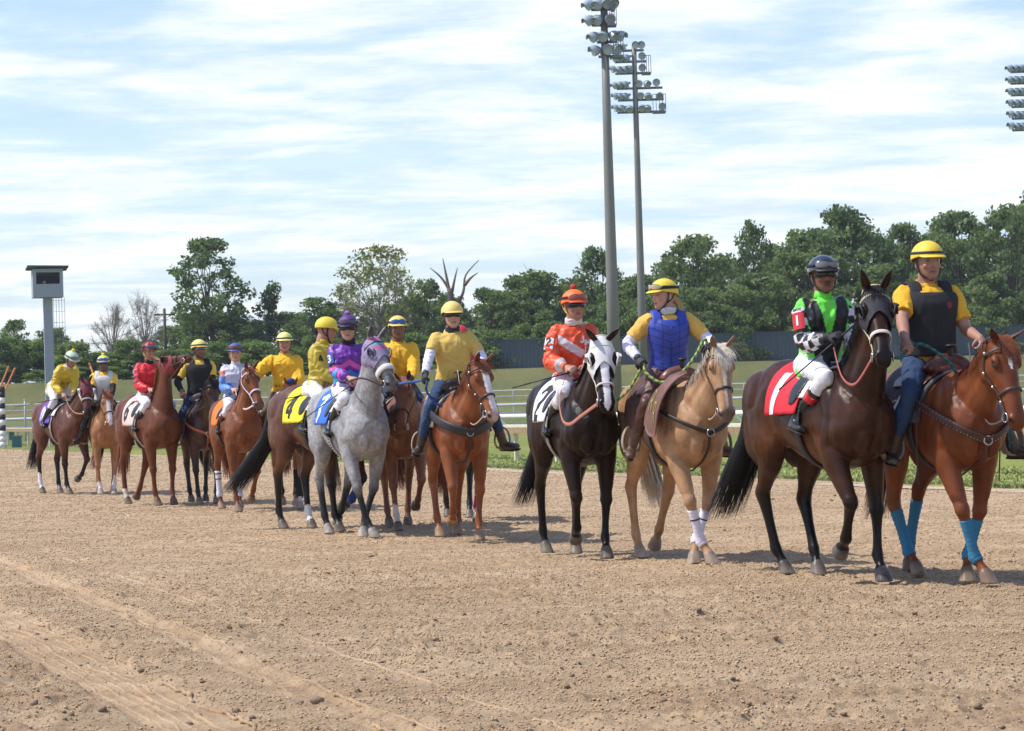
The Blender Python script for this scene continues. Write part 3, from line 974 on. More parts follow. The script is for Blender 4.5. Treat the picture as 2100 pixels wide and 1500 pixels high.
def race_tack(h, cfg):
    root = h.root
    x0, x1 = cfg.get('x', (-.275, .21))
    V, F, pt = cloth_patch(x0, x1, cfg.get('zlow', 1.17), .030, .008, flare=.012, ruff=.005, seed=cfg.get('seed', 0))
    me = to_mesh('saddle_cloth', V, F)
    base = np.array(cfg['cloth']); col = np.tile(base, (len(V), 1)).astype(float)
    if 'hem' in cfg:
        # band of another colour along the lower hem
        m = V[:, 2] < cfg.get('zlow', 1.17) + .05
        col[m] = cfg['hem']
    cl = add_obj('saddle_cloth', me, mat('cloth_print', rough=.8, attr=True, var=.07, var_scale=14, bump=.003, bump_scale=24), root, True, col)
    sz = cfg.get('num_size', (.13, .26))
    for sgn in (-1, 1):
        def fn(u, v):
            x = cfg.get('num_x', -.17) + .05 + (u if sgn < 0 else -u)
            zc = cfg.get('num_z', 1.33) + v
            t = np.interp(x, TOR[:, 0], TOR[:, 1]); b = np.interp(x, TOR[:, 0], TOR[:, 2]); cz = b + (t - b) * .46
            a = math.asin(max(-.95, min(.97, (zc - cz) / (t - cz))))
            # same surface as the cloth
            zl = cfg.get('zlow', 1.17); aa = math.asin(max(-.9, min(1, (zl - cz) / (t - cz)))); q = (math.pi / 2 - a) / (math.pi / 2 - aa)
            ang = a if sgn > 0 else math.pi - a
            ruff = .005
            o = .030 + .012 * q * q + ruff * math.sin(x * 38 + cfg.get('seed', 0)) * q * q + ruff * .6 * math.sin(x * 90 + q * sgn * 9)
            p = torso_pt(x, ang, o); nn = unit(np.array([0, math.cos(ang), math.sin(ang) * .9]))
            return p, nn
        nn_ = cfg.get('num', '')
        for ci, ch in enumerate(nn_):
            du = (ci - (len(nn_) - 1) / 2) * sz[0] * 1.25; g = Geo()
            text_geo(g, ch, lambda u, v: fn(u + du, v), sz[0], sz[1], cfg.get('num_w', .05), lift=.004)
            g.obj('digit', mat('number_' + cfg.get('numkey', 'white'), cfg.get('numcol', (.8, .8, .8)), rough=.7), cl, smooth=False)
    # white towel edge, saddle, girth
    V, F, _ = cloth_patch(.10, .30, 1.30, .034, .012, nx=8, flare=.004, ruff=.003)
    add_obj('towel', to_mesh('towel', V, F), mat('towel_' + cfg.get('towelkey', 'w'), cfg.get('towel', (.72, .70, .66)), rough=.9, var=.08, bump=.003, bump_scale=60), root)
    g = Geo()
    P = [np.array([x, 0, np.interp(x, TOR[:, 0], TOR[:, 1]) + d]) for x, d in ((-.16, .055), (-.05, .035), (.08, .035), (.2, .045), (.27, .04))]
    g.add(*tube(P, [.12, .13, .10, .08, .06], [.03, .028, .028, .03, .03], side=(0, 1, 0), n=16, sub=3))
    for sg in (1, -1):
        pts = [torso_pt(.14, R(90 - sg * (20 + 12 * i)) , .045) for i in range(5)]
        g.add(*tube(np.array(pts), [.08, .085, .09, .08, .04], .008, side=(1, 0, 0), n=10, sub=3))
    sm_ = voxel(g, .010, 2, name='saddle')
    add_obj('saddle', sm_, mat('saddle_black', (.018, .016, .015), rough=.35, spec=.5), root)
    g = Geo(); pts = []
    for i in range(25):
        a = R(28) - (R(236)) * i / 24
        pts.append(torso_pt(.20, a, .016))
    g.add(*tube(np.array(pts), cfg.get('girth_w', .038), .007, side=(1, 0, 0), n=8, e=3.5))
    gi = g.obj('girth', mat('girth_' + cfg.get('girthkey', 'black'), cfg.get('girth', (.02, .02, .02)), rough=.6, var=.1), root)
    if 'girth_trim' in cfg:
        g = Geo()
        for sg in (1, -1):
            for i in range(9):
                a = R(-4) - i * R(5.5); a = a if sg > 0 else math.pi - a
                g.add(*ellipsoid(torso_pt(.20, a, .024), (.018, .006, .008)))
        g.obj('buckles', mat('trim_' + cfg.get('girthkey', 'black'), cfg['girth_trim'], rough=.6), gi)

def western_tack(h, cfg):
    root = h.root
    V, F, pt = cloth_patch(-.40, .30, cfg.get('pad_z', 1.16), .034, .022, flare=.004, ruff=.004)
    add_obj('saddle_pad', to_mesh('saddle_pad', V, F), mat('pad_' + cfg.get('key', 'w'), cfg.get('pad', (.07, .07, .075)), rough=.95, var=.3, var_scale=22, bump=.004, bump_scale=70), root)
    lm = mat('saddle_leather_' + cfg.get('key', 'w'), cfg.get('leather', (.10, .028, .018)), rough=.32, spec=.5, var=.2, var_scale=12)
    g = Geo(); top = lambda x: np.interp(x, TOR[:, 0], TOR[:, 1])
    P = [np.array([x, 0, top(x) + d]) for x, d in ((-.36, .04), (-.26, .05), (-.10, .055), (.08, .06), (.2, .06), (.29, .04))]
    g.add(*tube(P, [.10, .17, .16, .14, .15, .10], [.02, .04, .045, .045, .055, .03], side=(0, 1, 0), n=18, sub=3))
    # cantle
    pts = [np.array([-.27 + .03 * abs(math.sin(a)), .17 * math.sin(a), top(-.27) + .06 + .10 * math.cos(a) ** 2 * 1.0]) for a in np.linspace(-1.35, 1.35, 9)]
    g.add(*tube(pts, .022, .026, side=(1, 0, 0), n=10, sub=2))
    # swell
    pts = [np.array([.215, .15 * math.sin(a), top(.215) + .045 + .09 * math.cos(a)]) for a in np.linspace(-1.5, 1.5, 9)]
    g.add(*tube(pts, .055, .050, side=(1, 0, 0), n=12, sub=2))
    for sg in (1, -1):     # skirts
        for xx, ww in ((-.12, .20), (.12, .15)):
            pts = [torso_pt(xx, (R(90) - R(18 + 11 * i)) if sg > 0 else (R(90) + R(18 + 11 * i)), .055) for i in range(4)]
            g.add(*tube(np.array(pts), [ww, ww, ww * .95, ww * .6], .010, side=(1, 0, 0), n=12, sub=3))
    sd = add_obj('saddle', voxel(g, .012, 3, name='saddle'), lm, root)
    g = Geo(); b = np.array([.235, 0, top(.215) + .14])
    g.add(*tube([b, b + np.array([.02, 0, .05]), b + np.array([.03, 0, .085])], [.024, .018, .020], n=12, sub=2))
    g.add(*ellipsoid(b + np.array([.035, 0, .095]), (.045, .045, .014)))
    g.obj('horn', mat('horn_leather', (.02, .015, .012), rough=.4), sd)
    # fenders and stirrups
    for sg in (1, -1):
        ft = np.array(cfg.get('foot' + ('L' if sg > 0 else 'R'), (.12, sg * .37, .93)))
        a = torso_pt(.02, R(55) if sg > 0 else R(125), .07)
        m1 = np.array([.04, sg * .34, 1.26])
        end = ft + np.array([-.03, 0, .18])
        g = Geo(); g.add(*tube(np.array([a, m1, end * .5 + m1 * .5, end]), [.07, .10, .07, .035], .009, side=(1, 0, 0), n=10, sub=4))
        fe = g.obj('fender', lm, sd)
        g = Geo(); pts = []
        c = ft + np.array([-.02, 0, .04])
        for aa in np.linspace(R(100), R(440), 15):
            pts.append(c + np.array([0, math.cos(aa) * .080, math.sin(aa) * (.14 if math.sin(aa) > 0 else .09)]))
        g.add(*tube(np.array(pts), cfg.get('stir_w', .026), .008, side=(1, 0, 0), n=10, sub=2, e=3))
        g.add(*tube([c + np.array([0, -.066, -.07]), c + np.array([0, .066, -.07])], .03, .008, side=(1, 0, 0), n=8, e=3))
        g.obj('stirrup', mat('stirrup_' + cfg.get('stirkey', 'hide'), cfg.get('stir', (.30, .24, .18)), rough=.6, var=.2), sd)
    # cinch
    g = Geo(); pts = [torso_pt(.17, R(28) - R(236) * i / 24, .018) for i in range(25)]
    g.add(*tube(np.array(pts), .05, .008, side=(1, 0, 0), n=8, e=3.5))
    g.obj('cinch', mat('cinch_cord', (.05, .035, .03), rough=.9, var=.2, bump=.003, bump_scale=90), root)
    if 'breast' in cfg:
        bc = cfg['breast']
        g = Geo(); pts = []
        wb, lo = bc.get('w', .030), bc.get('low', 1.06)
        for q in np.linspace(-1, 1, 25):
            aq = abs(q); sg = 1 if q > 0 else -1
            x = .86 - .60 * aq ** 2.4; y = sg * (.30 * math.sin(min(aq * 1.7, math.pi / 2))) ; z = lo + (bc.get('hi', 1.30) - lo) * aq ** 1.25
            pts.append((x, y, z))
        g.add(*tube(np.array(pts), wb, bc.get('t', .010), side=(0, 0, 1), n=10, e=3))
        # strap to the girth between the forelegs
        g.add(*tube(np.array([(.855, 0, lo), (.80, 0, lo - .13), (.66, 0, .86), (.40, 0, .775)]), .012, .005, side=(0, 1, 0), n=8, sub=3))
        bb = g.obj('breast_collar', mat('breast_' + cfg.get('key', 'w'), bc.get('color', (.05, .02, .015)), rough=.5, var=.2, bump=.002, bump_scale=100), root)
        g = Geo(); P = []
        for i in range(13):
            a = 2 * math.pi * i / 12; P.append((.872, math.cos(a) * .032, lo + math.sin(a) * .032))
        g.add(*tube(np.array(P), .005, n=6)); g.obj('ring', mat('steel'), bb)
        if bc.get('studs'):
            g = Geo()
            for q in np.linspace(-1, 1, 46):
                aq = abs(q); sg = 1 if q > 0 else -1
                x = .86 - .60 * aq ** 2.4; y = sg * (.30 * math.sin(min(aq * 1.7, math.pi / 2))); z = lo + (bc.get('hi', 1.30) - lo) * aq ** 1.25
                for dz in (-.7, .7):
                    p = np.array([x, y, z]); nn = unit(np.array([.6 + .4 * (1 - aq), y * 2, 0])); g.add(*ellipsoid(p + nn * .011 + np.array([0, 0, wb * dz]), (.003, .003, .003), nu=6, nv=4))
            g.obj('studs', mat('steel'), bb)

def leg_wrap(h, k, color, key, lo=.0, hi=.80, bands=None, r=.007, bandkey='black'):
    J = h.leg[k]
    A = J[1] + (J[2] - J[1]) * (1 - hi) ; B = J[2] + (J[3] - J[2]) * (.35)
    n = 26; P = []; rl = []; rf = []
    for i in range(n):
        t = i / (n - 1)
        q = t * 1.0
        tot1 = np.linalg.norm(J[2] - A); tot2 = np.linalg.norm(B - J[2]); d = q * (tot1 + tot2)
        if d < tot1: p = A + (J[2] - A) * d / tot1; f = (1 - hi) + hi * d / tot1
        else: p = J[2] + (B - J[2]) * (d - tot1) / tot2; f = 1 + .4 * (d - tot1) / tot2
        if k[0] == 'F': bl = np.interp(f, [0, .17, .55, .86, 1, 1.4], [.047, .033, .0265, .030, .040, .031]); bf = np.interp(f, [0, .17, .55, .86, 1, 1.4], [.052, .040, .034, .036, .044, .034])
        else: bl = np.interp(f, [0, .2, .55, .88, 1, 1.4], [.047, .037, .029, .031, .040, .031]); bf = np.interp(f, [0, .2, .55, .88, 1, 1.4], [.062, .050, .037, .038, .046, .034])
        z = r + .0022 * math.sin(t * 60)
        P.append(p); rl.append(bl + z + .003); rf.append(bf + z + .003)
    g = Geo(); g.add(*tube(np.array(P), rl, rf, side=(0, 1, 0), n=18))
    o = g.obj('leg_wrap', mat('wrap_' + key, color, rough=.9, var=.08, bump=.002, bump_scale=80), h.root)
    if bands:
        g = Geo()
        for t in bands:
            i = int(t * (n - 1)); g.add(*tube(np.array(P[i:i + 2]), np.array(rl[i:i + 2]) + .003, np.array(rf[i:i + 2]) + .003, side=(0, 1, 0), n=18))
        g.obj('tape', mat('tape_' + bandkey, (.02, .02, .02) if bandkey == 'black' else (.7, .7, .7), rough=.6), o)
    return o
# ================================================================== people
def ik(a, c, l1, l2, pole):
    a = np.asarray(a, float); c = np.asarray(c, float); d = c - a; L = np.linalg.norm(d)
    if L > (l1 + l2) * .995:
        c = a + d / L * (l1 + l2) * .995; d = c - a; L = np.linalg.norm(d)
    u = d / L; x = (l1 * l1 - l2 * l2 + L * L) / (2 * L); hgt = math.sqrt(max(l1 * l1 - x * x, 1e-6))
    p = np.asarray(pole, float); p = p - u * np.dot(p, u); p = p / np.linalg.norm(p)
    return a + u * x + p * hgt, c

class Person:
    def __init__(p, cfg):
        p.cfg = cfg
        s = cfg.get('size', 1.0); p.s = s
        p.P = np.array(cfg.get('seat', (-.02, 0, 1.63)))
        lean = R(cfg.get('lean', 8)); yaw = R(cfg.get('yaw', 0)); roll = R(cfg.get('roll', 0))
        M = Matrix.Rotation(yaw, 3, 'Z') @ Matrix.Rotation(lean, 3, 'Y') @ Matrix.Rotation(roll, 3, 'X')
        M = np.array(M)
        p.fw, p.lf, p.up = M[:, 0], M[:, 1], M[:, 2]
        bend = cfg.get('bend', .0)
        T = lambda x, y, z: p.P + s * (p.fw * (x + bend * max(z, 0) ** 2) + p.lf * y + p.up * z)
        p.T = T
        p.hip = {g: p.P + s * (np.array([0, .085 * g, -.02])) for g in (1, -1)}
        p.sh = {g: T(-.005, cfg.get('shw', .168) * g, .435) for g in (1, -1)}
        p.neck = T(-.01, 0, .50)
        # head frame
        hy = yaw + R(cfg.get('head_yaw', 0)); hpz = R(cfg.get('head_pitch', 0)); hr = R(cfg.get('head_roll', 0))
        H = np.array(Matrix.Rotation(hy, 3, 'Z') @ Matrix.Rotation(hpz, 3, 'Y') @ Matrix.Rotation(hr, 3, 'X'))
        p.hf, p.hs, p.hu = H[:, 0], H[:, 1], H[:, 2]
        p.hc = p.neck + s * (p.up * .050 + p.hu * .104 + p.hf * .030)     # centre of the skull
        p.hz = s * cfg.get('head_size', 1.04)
        # arms
        p.arm = {}
        for g in (1, -1):
            k = 'L' if g > 0 else 'R'
            tgt = np.array(cfg.get('hand' + k, (.34, .10 * g, 1.68)))
            pole = np.array(cfg.get('elbow' + k, (-.6, .35 * g, -.8)))
            el, wr = ik(p.sh[g], tgt, .29 * s, .255 * s, pole)
            hd = cfg.get('handdir' + k, None)
            d = unit(wr - el) if hd is None else unit(np.array(hd))
            p.arm[g] = (p.sh[g], el, wr, d)
        p.leg = {}
        for g in (1, -1):
            k = 'L' if g > 0 else 'R'
            ft = np.array(cfg.get('foot' + k, (.10, .36 * g, .98)))
            pole = np.array(cfg.get('knee' + k, (1.0, .35 * g, .3)))
            kn, an = ik(p.hip[g], ft, .43 * s, .425 * s, pole)
            toe = unit(np.array(cfg.get('toe' + k, (1.0, .25 * g, -.10))))
            p.leg[g] = (p.hip[g], kn, an, toe)
    def H(p, x, y, z): return p.hc + p.hz * (p.hf * x + p.hs * y + p.hu * z)
    def head_geo(p, g):
        HM = np.column_stack([p.hf, p.hs, p.hu]); z = p.hz
        secs = [  # z, centre x, half depth, half width
            (.118, -.005, .030, .028), (.105, -.005, .062, .054), (.07, -.005, .088, .070), (.03, -.003, .097, .076), (0, -.003, .096, .076), (-.03, .0, .092, .073),
            (-.06, .012, .078, .066), (-.085, .026, .062, .056), (-.105, .040, .044, .042), (-.122, .050, .026, .024)]
        C = [p.H(c, 0, zz) for zz, c, d, w in secs]
        C = catmull(np.column_stack([C, [q[2] * z for q in secs], [q[3] * z for q in secs]]), 2)
        k = len(C)
        g.add(*ring_loft(C[:, :3], [p.hs] * k, [p.hf] * k, C[:, 4], C[:, 3], C[:, 3], n=20, e=2.2))
        g.add(*ellipsoid(p.H(.094, 0, -.030), (.017 * z, .015 * z, .014 * z), HM))         # nose tip
        g.add(*tube([p.H(.086, 0, .012), p.H(.098, 0, -.026)], [.008 * z, .011 * z], n=8, side=p.hs))
        g.add(*ellipsoid(p.H(.083, 0, -.064), (.016 * z, .026 * z, .012 * z), HM))         # mouth
        g.add(*ellipsoid(p.H(.072, 0, -.100), (.020 * z, .024 * z, .017 * z), HM))         # chin
        for sg in (1, -1):
            g.add(*ellipsoid(p.H(.068, sg * .042, -.030), (.020 * z, .022 * z, .020 * z), HM))   # cheek
            g.add(*ellipsoid(p.H(.080, sg * .032, .022), (.014 * z, .026 * z, .008 * z), HM))    # brow
            g.add(*ellipsoid(p.H(-.008, sg * .078, -.018), (.017 * z, .008 * z, .030 * z), HM))  # ear
        g.add(*tube([p.neck - p.up * .04 * p.s, p.neck + p.up * .04 * p.s, p.H(-.018, 0, -.05)], [.062 * z, .058 * z, .056 * z], [.064 * z, .060 * z, .058 * z], side=p.lf, n=16, sub=2))
    def hand_geo(p, g, sg, fat=1.0, grip=True):
        sh, el, wr, d = p.arm[sg]; s = p.s * 1.02
        # palm plane: knuckles outwards/up, fingers close downwards
        n = unit(np.array(p.cfg.get('palm' + ('L' if sg > 0 else 'R'), (0.15, -.55 * sg, -.8)))); n = unit(n - d * np.dot(n, d))
        w = np.cross(d, n)      # across the knuckles
        g.add(*tube([wr - d * .015, wr + d * .02 * s, wr + d * .055 * s, wr + d * .085 * s], np.array([.026, .031, .040, .036]) * s * fat, np.array([.020, .017, .016, .013]) * s * fat, side=w, n=12, sub=2))
        curl = R(p.cfg.get('curl', 68))
        for i, (off, L) in enumerate(((-.030, .070), (-.010, .079), (.011, .074), (.031, .060))):
            b = wr + d * .080 * s + w * off * s; a = 0; pts = [b - d * .01]
            pts.append(b)
            for seg, f in enumerate((.42, .32, .26)):
                a += curl * (.85 + .06 * i) * (1.0 if seg else .8)
                dd = d * math.cos(a) + n * math.sin(a)
                pts.append(pts[-1] + dd * L * f * s)
            g.add(*tube(pts, np.array([.0098, .0102, .0092, .0084, .0066]) * s * fat, n=8, side=w, sub=2))
        # thumb leaves the side of the palm
        b = wr + d * .028 * s - w * .026 * s * (1)
        t1 = b + (d * .62 - w * .62 + n * .45) * .036 * s; t2 = t1 + (d * .55 + n * .85 - w * .05) * .03 * s; t3 = t2 + (d * .25 + n * .7 + w * .45) * .024 * s
        g.add(*tube([b, t1, t2, t3], np.array([.015, .0125, .0105, .008]) * s * fat, n=8, sub=2))
        return wr + d * .085 * s + n * .03 * s
    def torso(p, g, o=0.0, zlo=-.08, zhi=.50, shoulder=1.0, depth=1.0, belly=0.0):
        s = p.s
        prof = [(-.16, .0, .115, .165), (-.08, .0, .120, .172), (.0, .0, .118, .168), (.09, .006, .108, .150), (.18, .012, .108, .150), (.27, .014, .118, .166),
                (.35, .010, .122, .182), (.40, .004, .114, .186), (.440, -.002, .096, .168), (.475, -.006, .078, .112), (.515, -.008, .062, .066), (.55, -.008, .058, .060)]
        prof = [q for q in prof if zlo - .001 <= q[0] <= zhi + .001]
        bl = p.cfg.get('belly', 0)
        C = []; w = []; d = []
        for z, x, dd, ww in prof:
            C.append(p.T(x + bl * math.exp(-((z - .08) / .12) ** 2) * .5, 0, z)); w.append((ww * shoulder + o) * s * (1 + bl)); d.append((dd * depth + o) * s * (1 + bl * 1.2))
        M = catmull(np.column_stack([C, w, d]), 3); k = len(M)
        g.add(*ring_loft(M[:, :3], [p.lf] * k, [p.fw] * k, M[:, 3], M[:, 4], M[:, 4], n=26, e=2.35))
    def arm_geo(p, g, sg, o=0.0, t0=0.0, t1=2.0, puff=0.0, cuff=None):
        """t 0 shoulder, 1 elbow, 2 wrist"""
        sh, el, wr, d = p.arm[sg]; s = p.s
        def at(t): return sh + (el - sh) * t if t <= 1 else el + (wr - el) * (t - 1)
        ts = np.linspace(t0, t1, 9)
        base = np.interp(ts, [0, .25, .5, 1, 1.25, 1.7, 2.0], [.056, .055, .049, .043, .043, .034, .029]) + o
        base = base + puff * np.sin(np.clip((ts - t0) / (t1 - t0), 0, 1) * math.pi) ** 1.3
        if cuff is not None: base[-1] = cuff
        pts = [at(t) for t in ts]
        if t0 == 0: pts[0] = pts[0] - p.lf * sg * .025 * s + p.up * .0
        g.add(*tube(pts, base * s, n=14, sub=2))
        if t0 == 0: g.add(*ellipsoid(sh - p.up * .012 * s - p.lf * sg * .02 * s, np.array([.056, .056, .056]) * s + o * .8))
    def leg_geo(p, g, sg, o=0.0, t1=2.0, thick=1.0, t0=0.0):
        hip, kn, an, toe = p.leg[sg]; s = p.s
        def at(t): return hip + (kn - hip) * t if t <= 1 else kn + (an - kn) * (t - 1)
        ts = np.linspace(t0, t1, 12)
        base = np.interp(ts, [0, .2, .5, .85, 1, 1.15, 1.35, 1.7, 2], [.098, .092, .080, .062, .061, .056, .058, .043, .037]) * thick + o
        g.add(*tube([at(t) for t in ts], base * s, n=16, sub=2))
        if t0 == 0: g.add(*ellipsoid(hip + np.array([-.04, 0, .01]), np.array([.11, .098, .105]) * s * thick + o))
        if t0 <= 1 <= t1: g.add(*ellipsoid(kn, np.array([.064, .064, .064]) * s * thick + o * .6))
    def foot_geo(p, g, sg, o=0.0, top=None):
        hip, kn, an, toe = p.leg[sg]; s = p.s
        dn = unit(an - kn); sd = unit(np.cross(toe, dn))
        up = -unit(np.cross(sd, toe)) ; up = up if np.dot(up, -dn) > 0 else -up
        a = an
        sole = a - up * .055 * s
        pts = [sole - toe * .055 * s, sole - toe * .02 * s, sole + toe * .05 * s + up * .004, sole + toe * .12 * s, sole + toe * .175 * s, sole + toe * .20 * s]
        g.add(*tube(pts, (np.array([.026, .034, .038, .042, .034, .018]) + o) * s, (np.array([.026, .034, .034, .027, .020, .012]) + o) * s, side=sd, n=14, sub=2, e=2.4))
        g.add(*tube([a + (kn - a) * .06, sole + up * .02], (.040 + o) * s, (.044 + o) * s, side=sd, n=12))
        if top is not None:
            t = np.linspace(0, top, 6); L = kn - an
            r = np.interp(t, [0, .3, .65, .9, 1.0], [.041, .045, .060, .060, .058]) + o
            g.add(*tube([an + L * q for q in t], r * s, n=16, sub=2))
        return sole, sd, up

def skin_paint(p, co, base):
    n = len(co); col = np.tile(np.array(base), (n, 1)); b = np.array(base)
    rel = (co - p.hc) / p.hz; x = rel @ p.hf; y = rel @ p.hs; z = rel @ p.hu
    face = (x > .03) & (np.abs(z) < .14) & (np.abs(y) < .09)
    nz = vnoise(co + 5, 35)
    col = col * (.93 + .14 * nz[:, None])
    lips = face & (np.abs(z + .066) < .0085) & (np.abs(y) < .024)
    col = mixc(col, b * np.array([.78, .50, .50]), lips * .85)
    mouth = face & (np.abs(z + .066) < .0028) & (np.abs(y) < .022); col = mixc(col, b * .25, mouth * .8)
    for sg in (1, -1):
        d = np.sqrt(((y - sg * .032) / .014) ** 2 + ((z - .004) / .006) ** 2)
        col = mixc(col, b * .5, face * (1 - sm(d, 1.0, 2.0)) * .6)
        col = mixc(col, (.34, .27, .24), face * (d < .85))
        d = np.sqrt(((y - sg * .032) / .006) ** 2 + ((z - .004) / .006) ** 2); col = mixc(col, (.02, .015, .01), face * (d < 1.0))
        d = np.sqrt(((y - sg * .033) / .020) ** 2 + ((z - .024 + abs(1) * .0) / .0045) ** 2); col = mixc(col, p.cfg.get('brow', (.03, .02, .015)), face * (d < 1.0) * .75)
        d = np.sqrt(((y - sg * .008) / .004) ** 2 + ((z + .043) / .003) ** 2); col = mixc(col, b * .3, face * (d < 1.2) * .6)
    if p.cfg.get('moustache'):
        col = mixc(col, (.03, .02, .015), face * (np.abs(z + .052) < .0065) * (np.abs(y) < .026) * .8)
    if p.cfg.get('stubble'):
        m = (z < -.045) & (z > -.13) & (x > -.02) & (np.abs(y) < .08); col = mixc(col, b * .42, m * p.cfg['stubble'])
    return np.clip(col, 0, 1)

def wrinkle(me, amp, scale, seed=0):
    co = get_co(me); n = np.empty(len(me.vertices) * 3, dtype=np.float32); me.vertices.foreach_get('normal', n); n = n.reshape(-1, 3)
    q = co * np.array([1, 1, 1.0]) + seed * 3.1
    w = vnoise(q + .12 * np.column_stack([vnoise(q + 7, 9), vnoise(q + 11, 9), vnoise(q + 17, 9)]), scale)
    r = 1 - np.abs(2 * w - 1)          # ridges
    w2 = vnoise(q, scale * 2.1)
    put_co(me, co + n * ((r ** 1.6 - .5) * amp + (w2 - .5) * amp * .5)[:, None])

def build_person(cfg, org_shift=None):
    p = Person(cfg); s = p.s
    vs = cfg.get('voxel', .008); org = p.P.copy()
    far = vs > .011
    skin = cfg.get('skin', (.42, .22, .14))
    # ---- body: one continuous figure
    g = Geo(); p.head_geo(g)
    p.torso(g, o=-.018, zlo=-.16, zhi=.485)
    for sg in (1, -1):
        p.arm_geo(g, sg, o=-.006 if cfg.get('sleeve', 'long') == 'long' else 0.0)
        p.hand_geo(g, sg)
        p.leg_geo(g, sg, o=-.014, thick=.95); p.foot_geo(g, sg, o=-.010)
    bme = voxel(g, min(vs * .8, .0085), 2, .4, name='person')
    co = get_co(bme)
    for sg in (1, -1): co = dent(co, p.H(.085, sg * .032, .004), np.array([.017 * p.hz] * 3), -p.hf, .008)
    col = skin_paint(p, co, skin)
    if cfg.get('undersleeve'):     # handled by its own garment
        pass
    put_co(bme, co - org)
    root = add_obj('person', bme, mat('skin', rough=.5, spec=.4, attr=True, bump=.0006, bump_scale=260), None, True, col)
    p.root = root; p.org = org
    def garment(name, g, m, vsz=None, smooth=2, wr=(0, 20), paint=None, parent=root, base=None):
        me = voxel(g, vsz or vs, smooth, .5, name=name)
        if wr[0]: wrinkle(me, wr[0], wr[1], seed=cfg.get('seed', 1))
        co = get_co(me); cc = None
        if paint is not None:
            cc = np.tile(np.array(base if base is not None else (.5, .5, .5), float), (len(co), 1)); cc = paint(p, co, cc)
        put_co(me, co - org)
        return add_obj(name, me, m, parent, True, cc)
    # ---- trousers
    leg_t = cfg.get('trouser_t', 1.85)
    g = Geo(); p.torso(g, o=.006, zlo=-.16, zhi=.09)
    for sg in (1, -1): p.leg_geo(g, sg, o=cfg.get('trouser_o', .004), t1=leg_t)
    tk = cfg['trousers']
    garment('trousers', g, mat('trouser_' + tk[0], rough=tk[2] if len(tk) > 2 else .85, attr=True, var=.14, var_scale=10, bump=.0015, bump_scale=220), wr=(.009, 16), paint=cfg.get('trouser_paint', lambda p, c, k: k), base=tk[1])
    # ---- boots
    for sg in (1, -1):
        g = Geo(); sole, sd, up = p.foot_geo(g, sg, o=.004, top=cfg.get('boot_top', .72))
        bo = garment('boot', g, mat('boot_' + cfg['boot'][0], rough=cfg['boot'][2], spec=.6, attr=True, var=.15), wr=(.004, 30), paint=cfg.get('boot_paint', lambda p, c, k: k), base=cfg['boot'][1])
        toe = p.leg[sg][3]
        g = Geo(); sl = sole - up * .036 * s
        g.add(*tube([sl - toe * .07 * s, sl - toe * .03 * s, sl + toe * .05 * s, sl + toe * .13 * s, sl + toe * .20 * s], np.array([.022, .032, .034, .042, .022]) * s, .007, side=sd, n=12, sub=2))
        me = g.mesh('sole'); put_co(me, get_co(me) - org); add_obj('sole', me, mat('sole_' + cfg['boot'][0], cfg.get('sole', (.04, .03, .02)), rough=.7), bo)
    # ---- undershirt sleeves
    st = cfg['shirt']; slv = cfg.get('sleeve', 'long')
    if cfg.get('undersleeve'):
        for sg in (1, -1):
            g = Geo(); p.arm_geo(g, sg, o=.007, t0=.35, t1=1.93)
            garment('undershirt_sleeve', g, mat('knit_' + cfg['undersleeve'][0], rough=.9, attr=True, var=.05), wr=(.009, 30), paint=lambda p, c, k: k, base=cfg['undersleeve'][1])
    # ---- shirt
    g = Geo(); ox = cfg.get('shirt_o', .010)
    p.torso(g, o=ox, zlo=cfg.get('hem', -.08), zhi=.485, depth=1.03)
    for sg in (1, -1):
        if slv == 'long': p.arm_geo(g, sg, o=.014 + ox * .3, t1=cfg.get('slv_t', 1.88), puff=cfg.get('puff', .010), cuff=.034)
        else: p.arm_geo(g, sg, o=.017, t1=.74, puff=.003, cuff=.069)
    g.add(*tube([p.T(-.008, 0, .46), p.T(-.006, 0, .505)], [.074 * s, .066 * s], [.072 * s, .066 * s], side=p.lf, n=16))
    so = garment('shirt', g, mat('shirt_' + st[0], rough=st[2] if len(st) > 2 else .7, attr=True, var=.05, var_scale=6, bump=.0010, bump_scale=200), wr=(cfg.get('wr', .012), cfg.get('wrs', 15)), paint=cfg.get('shirt_paint', lambda p, c, k: k), base=st[1])
    # ---- collar
    if 'collar' in cfg:
        g = Geo(); kk = cfg['collar']
        if kk[0] == 'stand':
            pts = []; 
            g.add(*ring_loft(np.array([p.T(-.006, 0, .485), p.T(0, 0, .515), p.T(.004, 0, .545)]), [p.lf] * 3, [p.fw] * 3, [.068 * s, .062 * s, .060 * s], [.066 * s, .064 * s, .062 * s], [.068 * s, .064 * s, .062 * s], n=24))
        else:      # folded polo collar with two points
            P = []; 
            for a in np.linspace(-2.55, 2.55, 25):
                q = abs(a) / 2.55
                rr = .066 + .014 * q
                P.append(p.T(-.010 - rr * math.cos(a) * 1.0, rr * math.sin(a) * (1 + .1 * q), .528 - .060 * q ** 1.5))
            side = [unit(p.up * 1.0 + p.fw * (-.3) - (q - p.T(0, 0, .5)) * 6) for q in P]
            g.add(*tube(np.array(P), np.interp(np.abs(np.linspace(-1, 1, 25)), [0, .8, 1], [.024, .030, .020]) * s, .0055, side=np.array(side), n=8, e=3))
        me = g.mesh('collar'); put_co(me, get_co(me) - org); add_obj('collar', me, mat('collar_' + kk[1], kk[2], rough=.8), so)
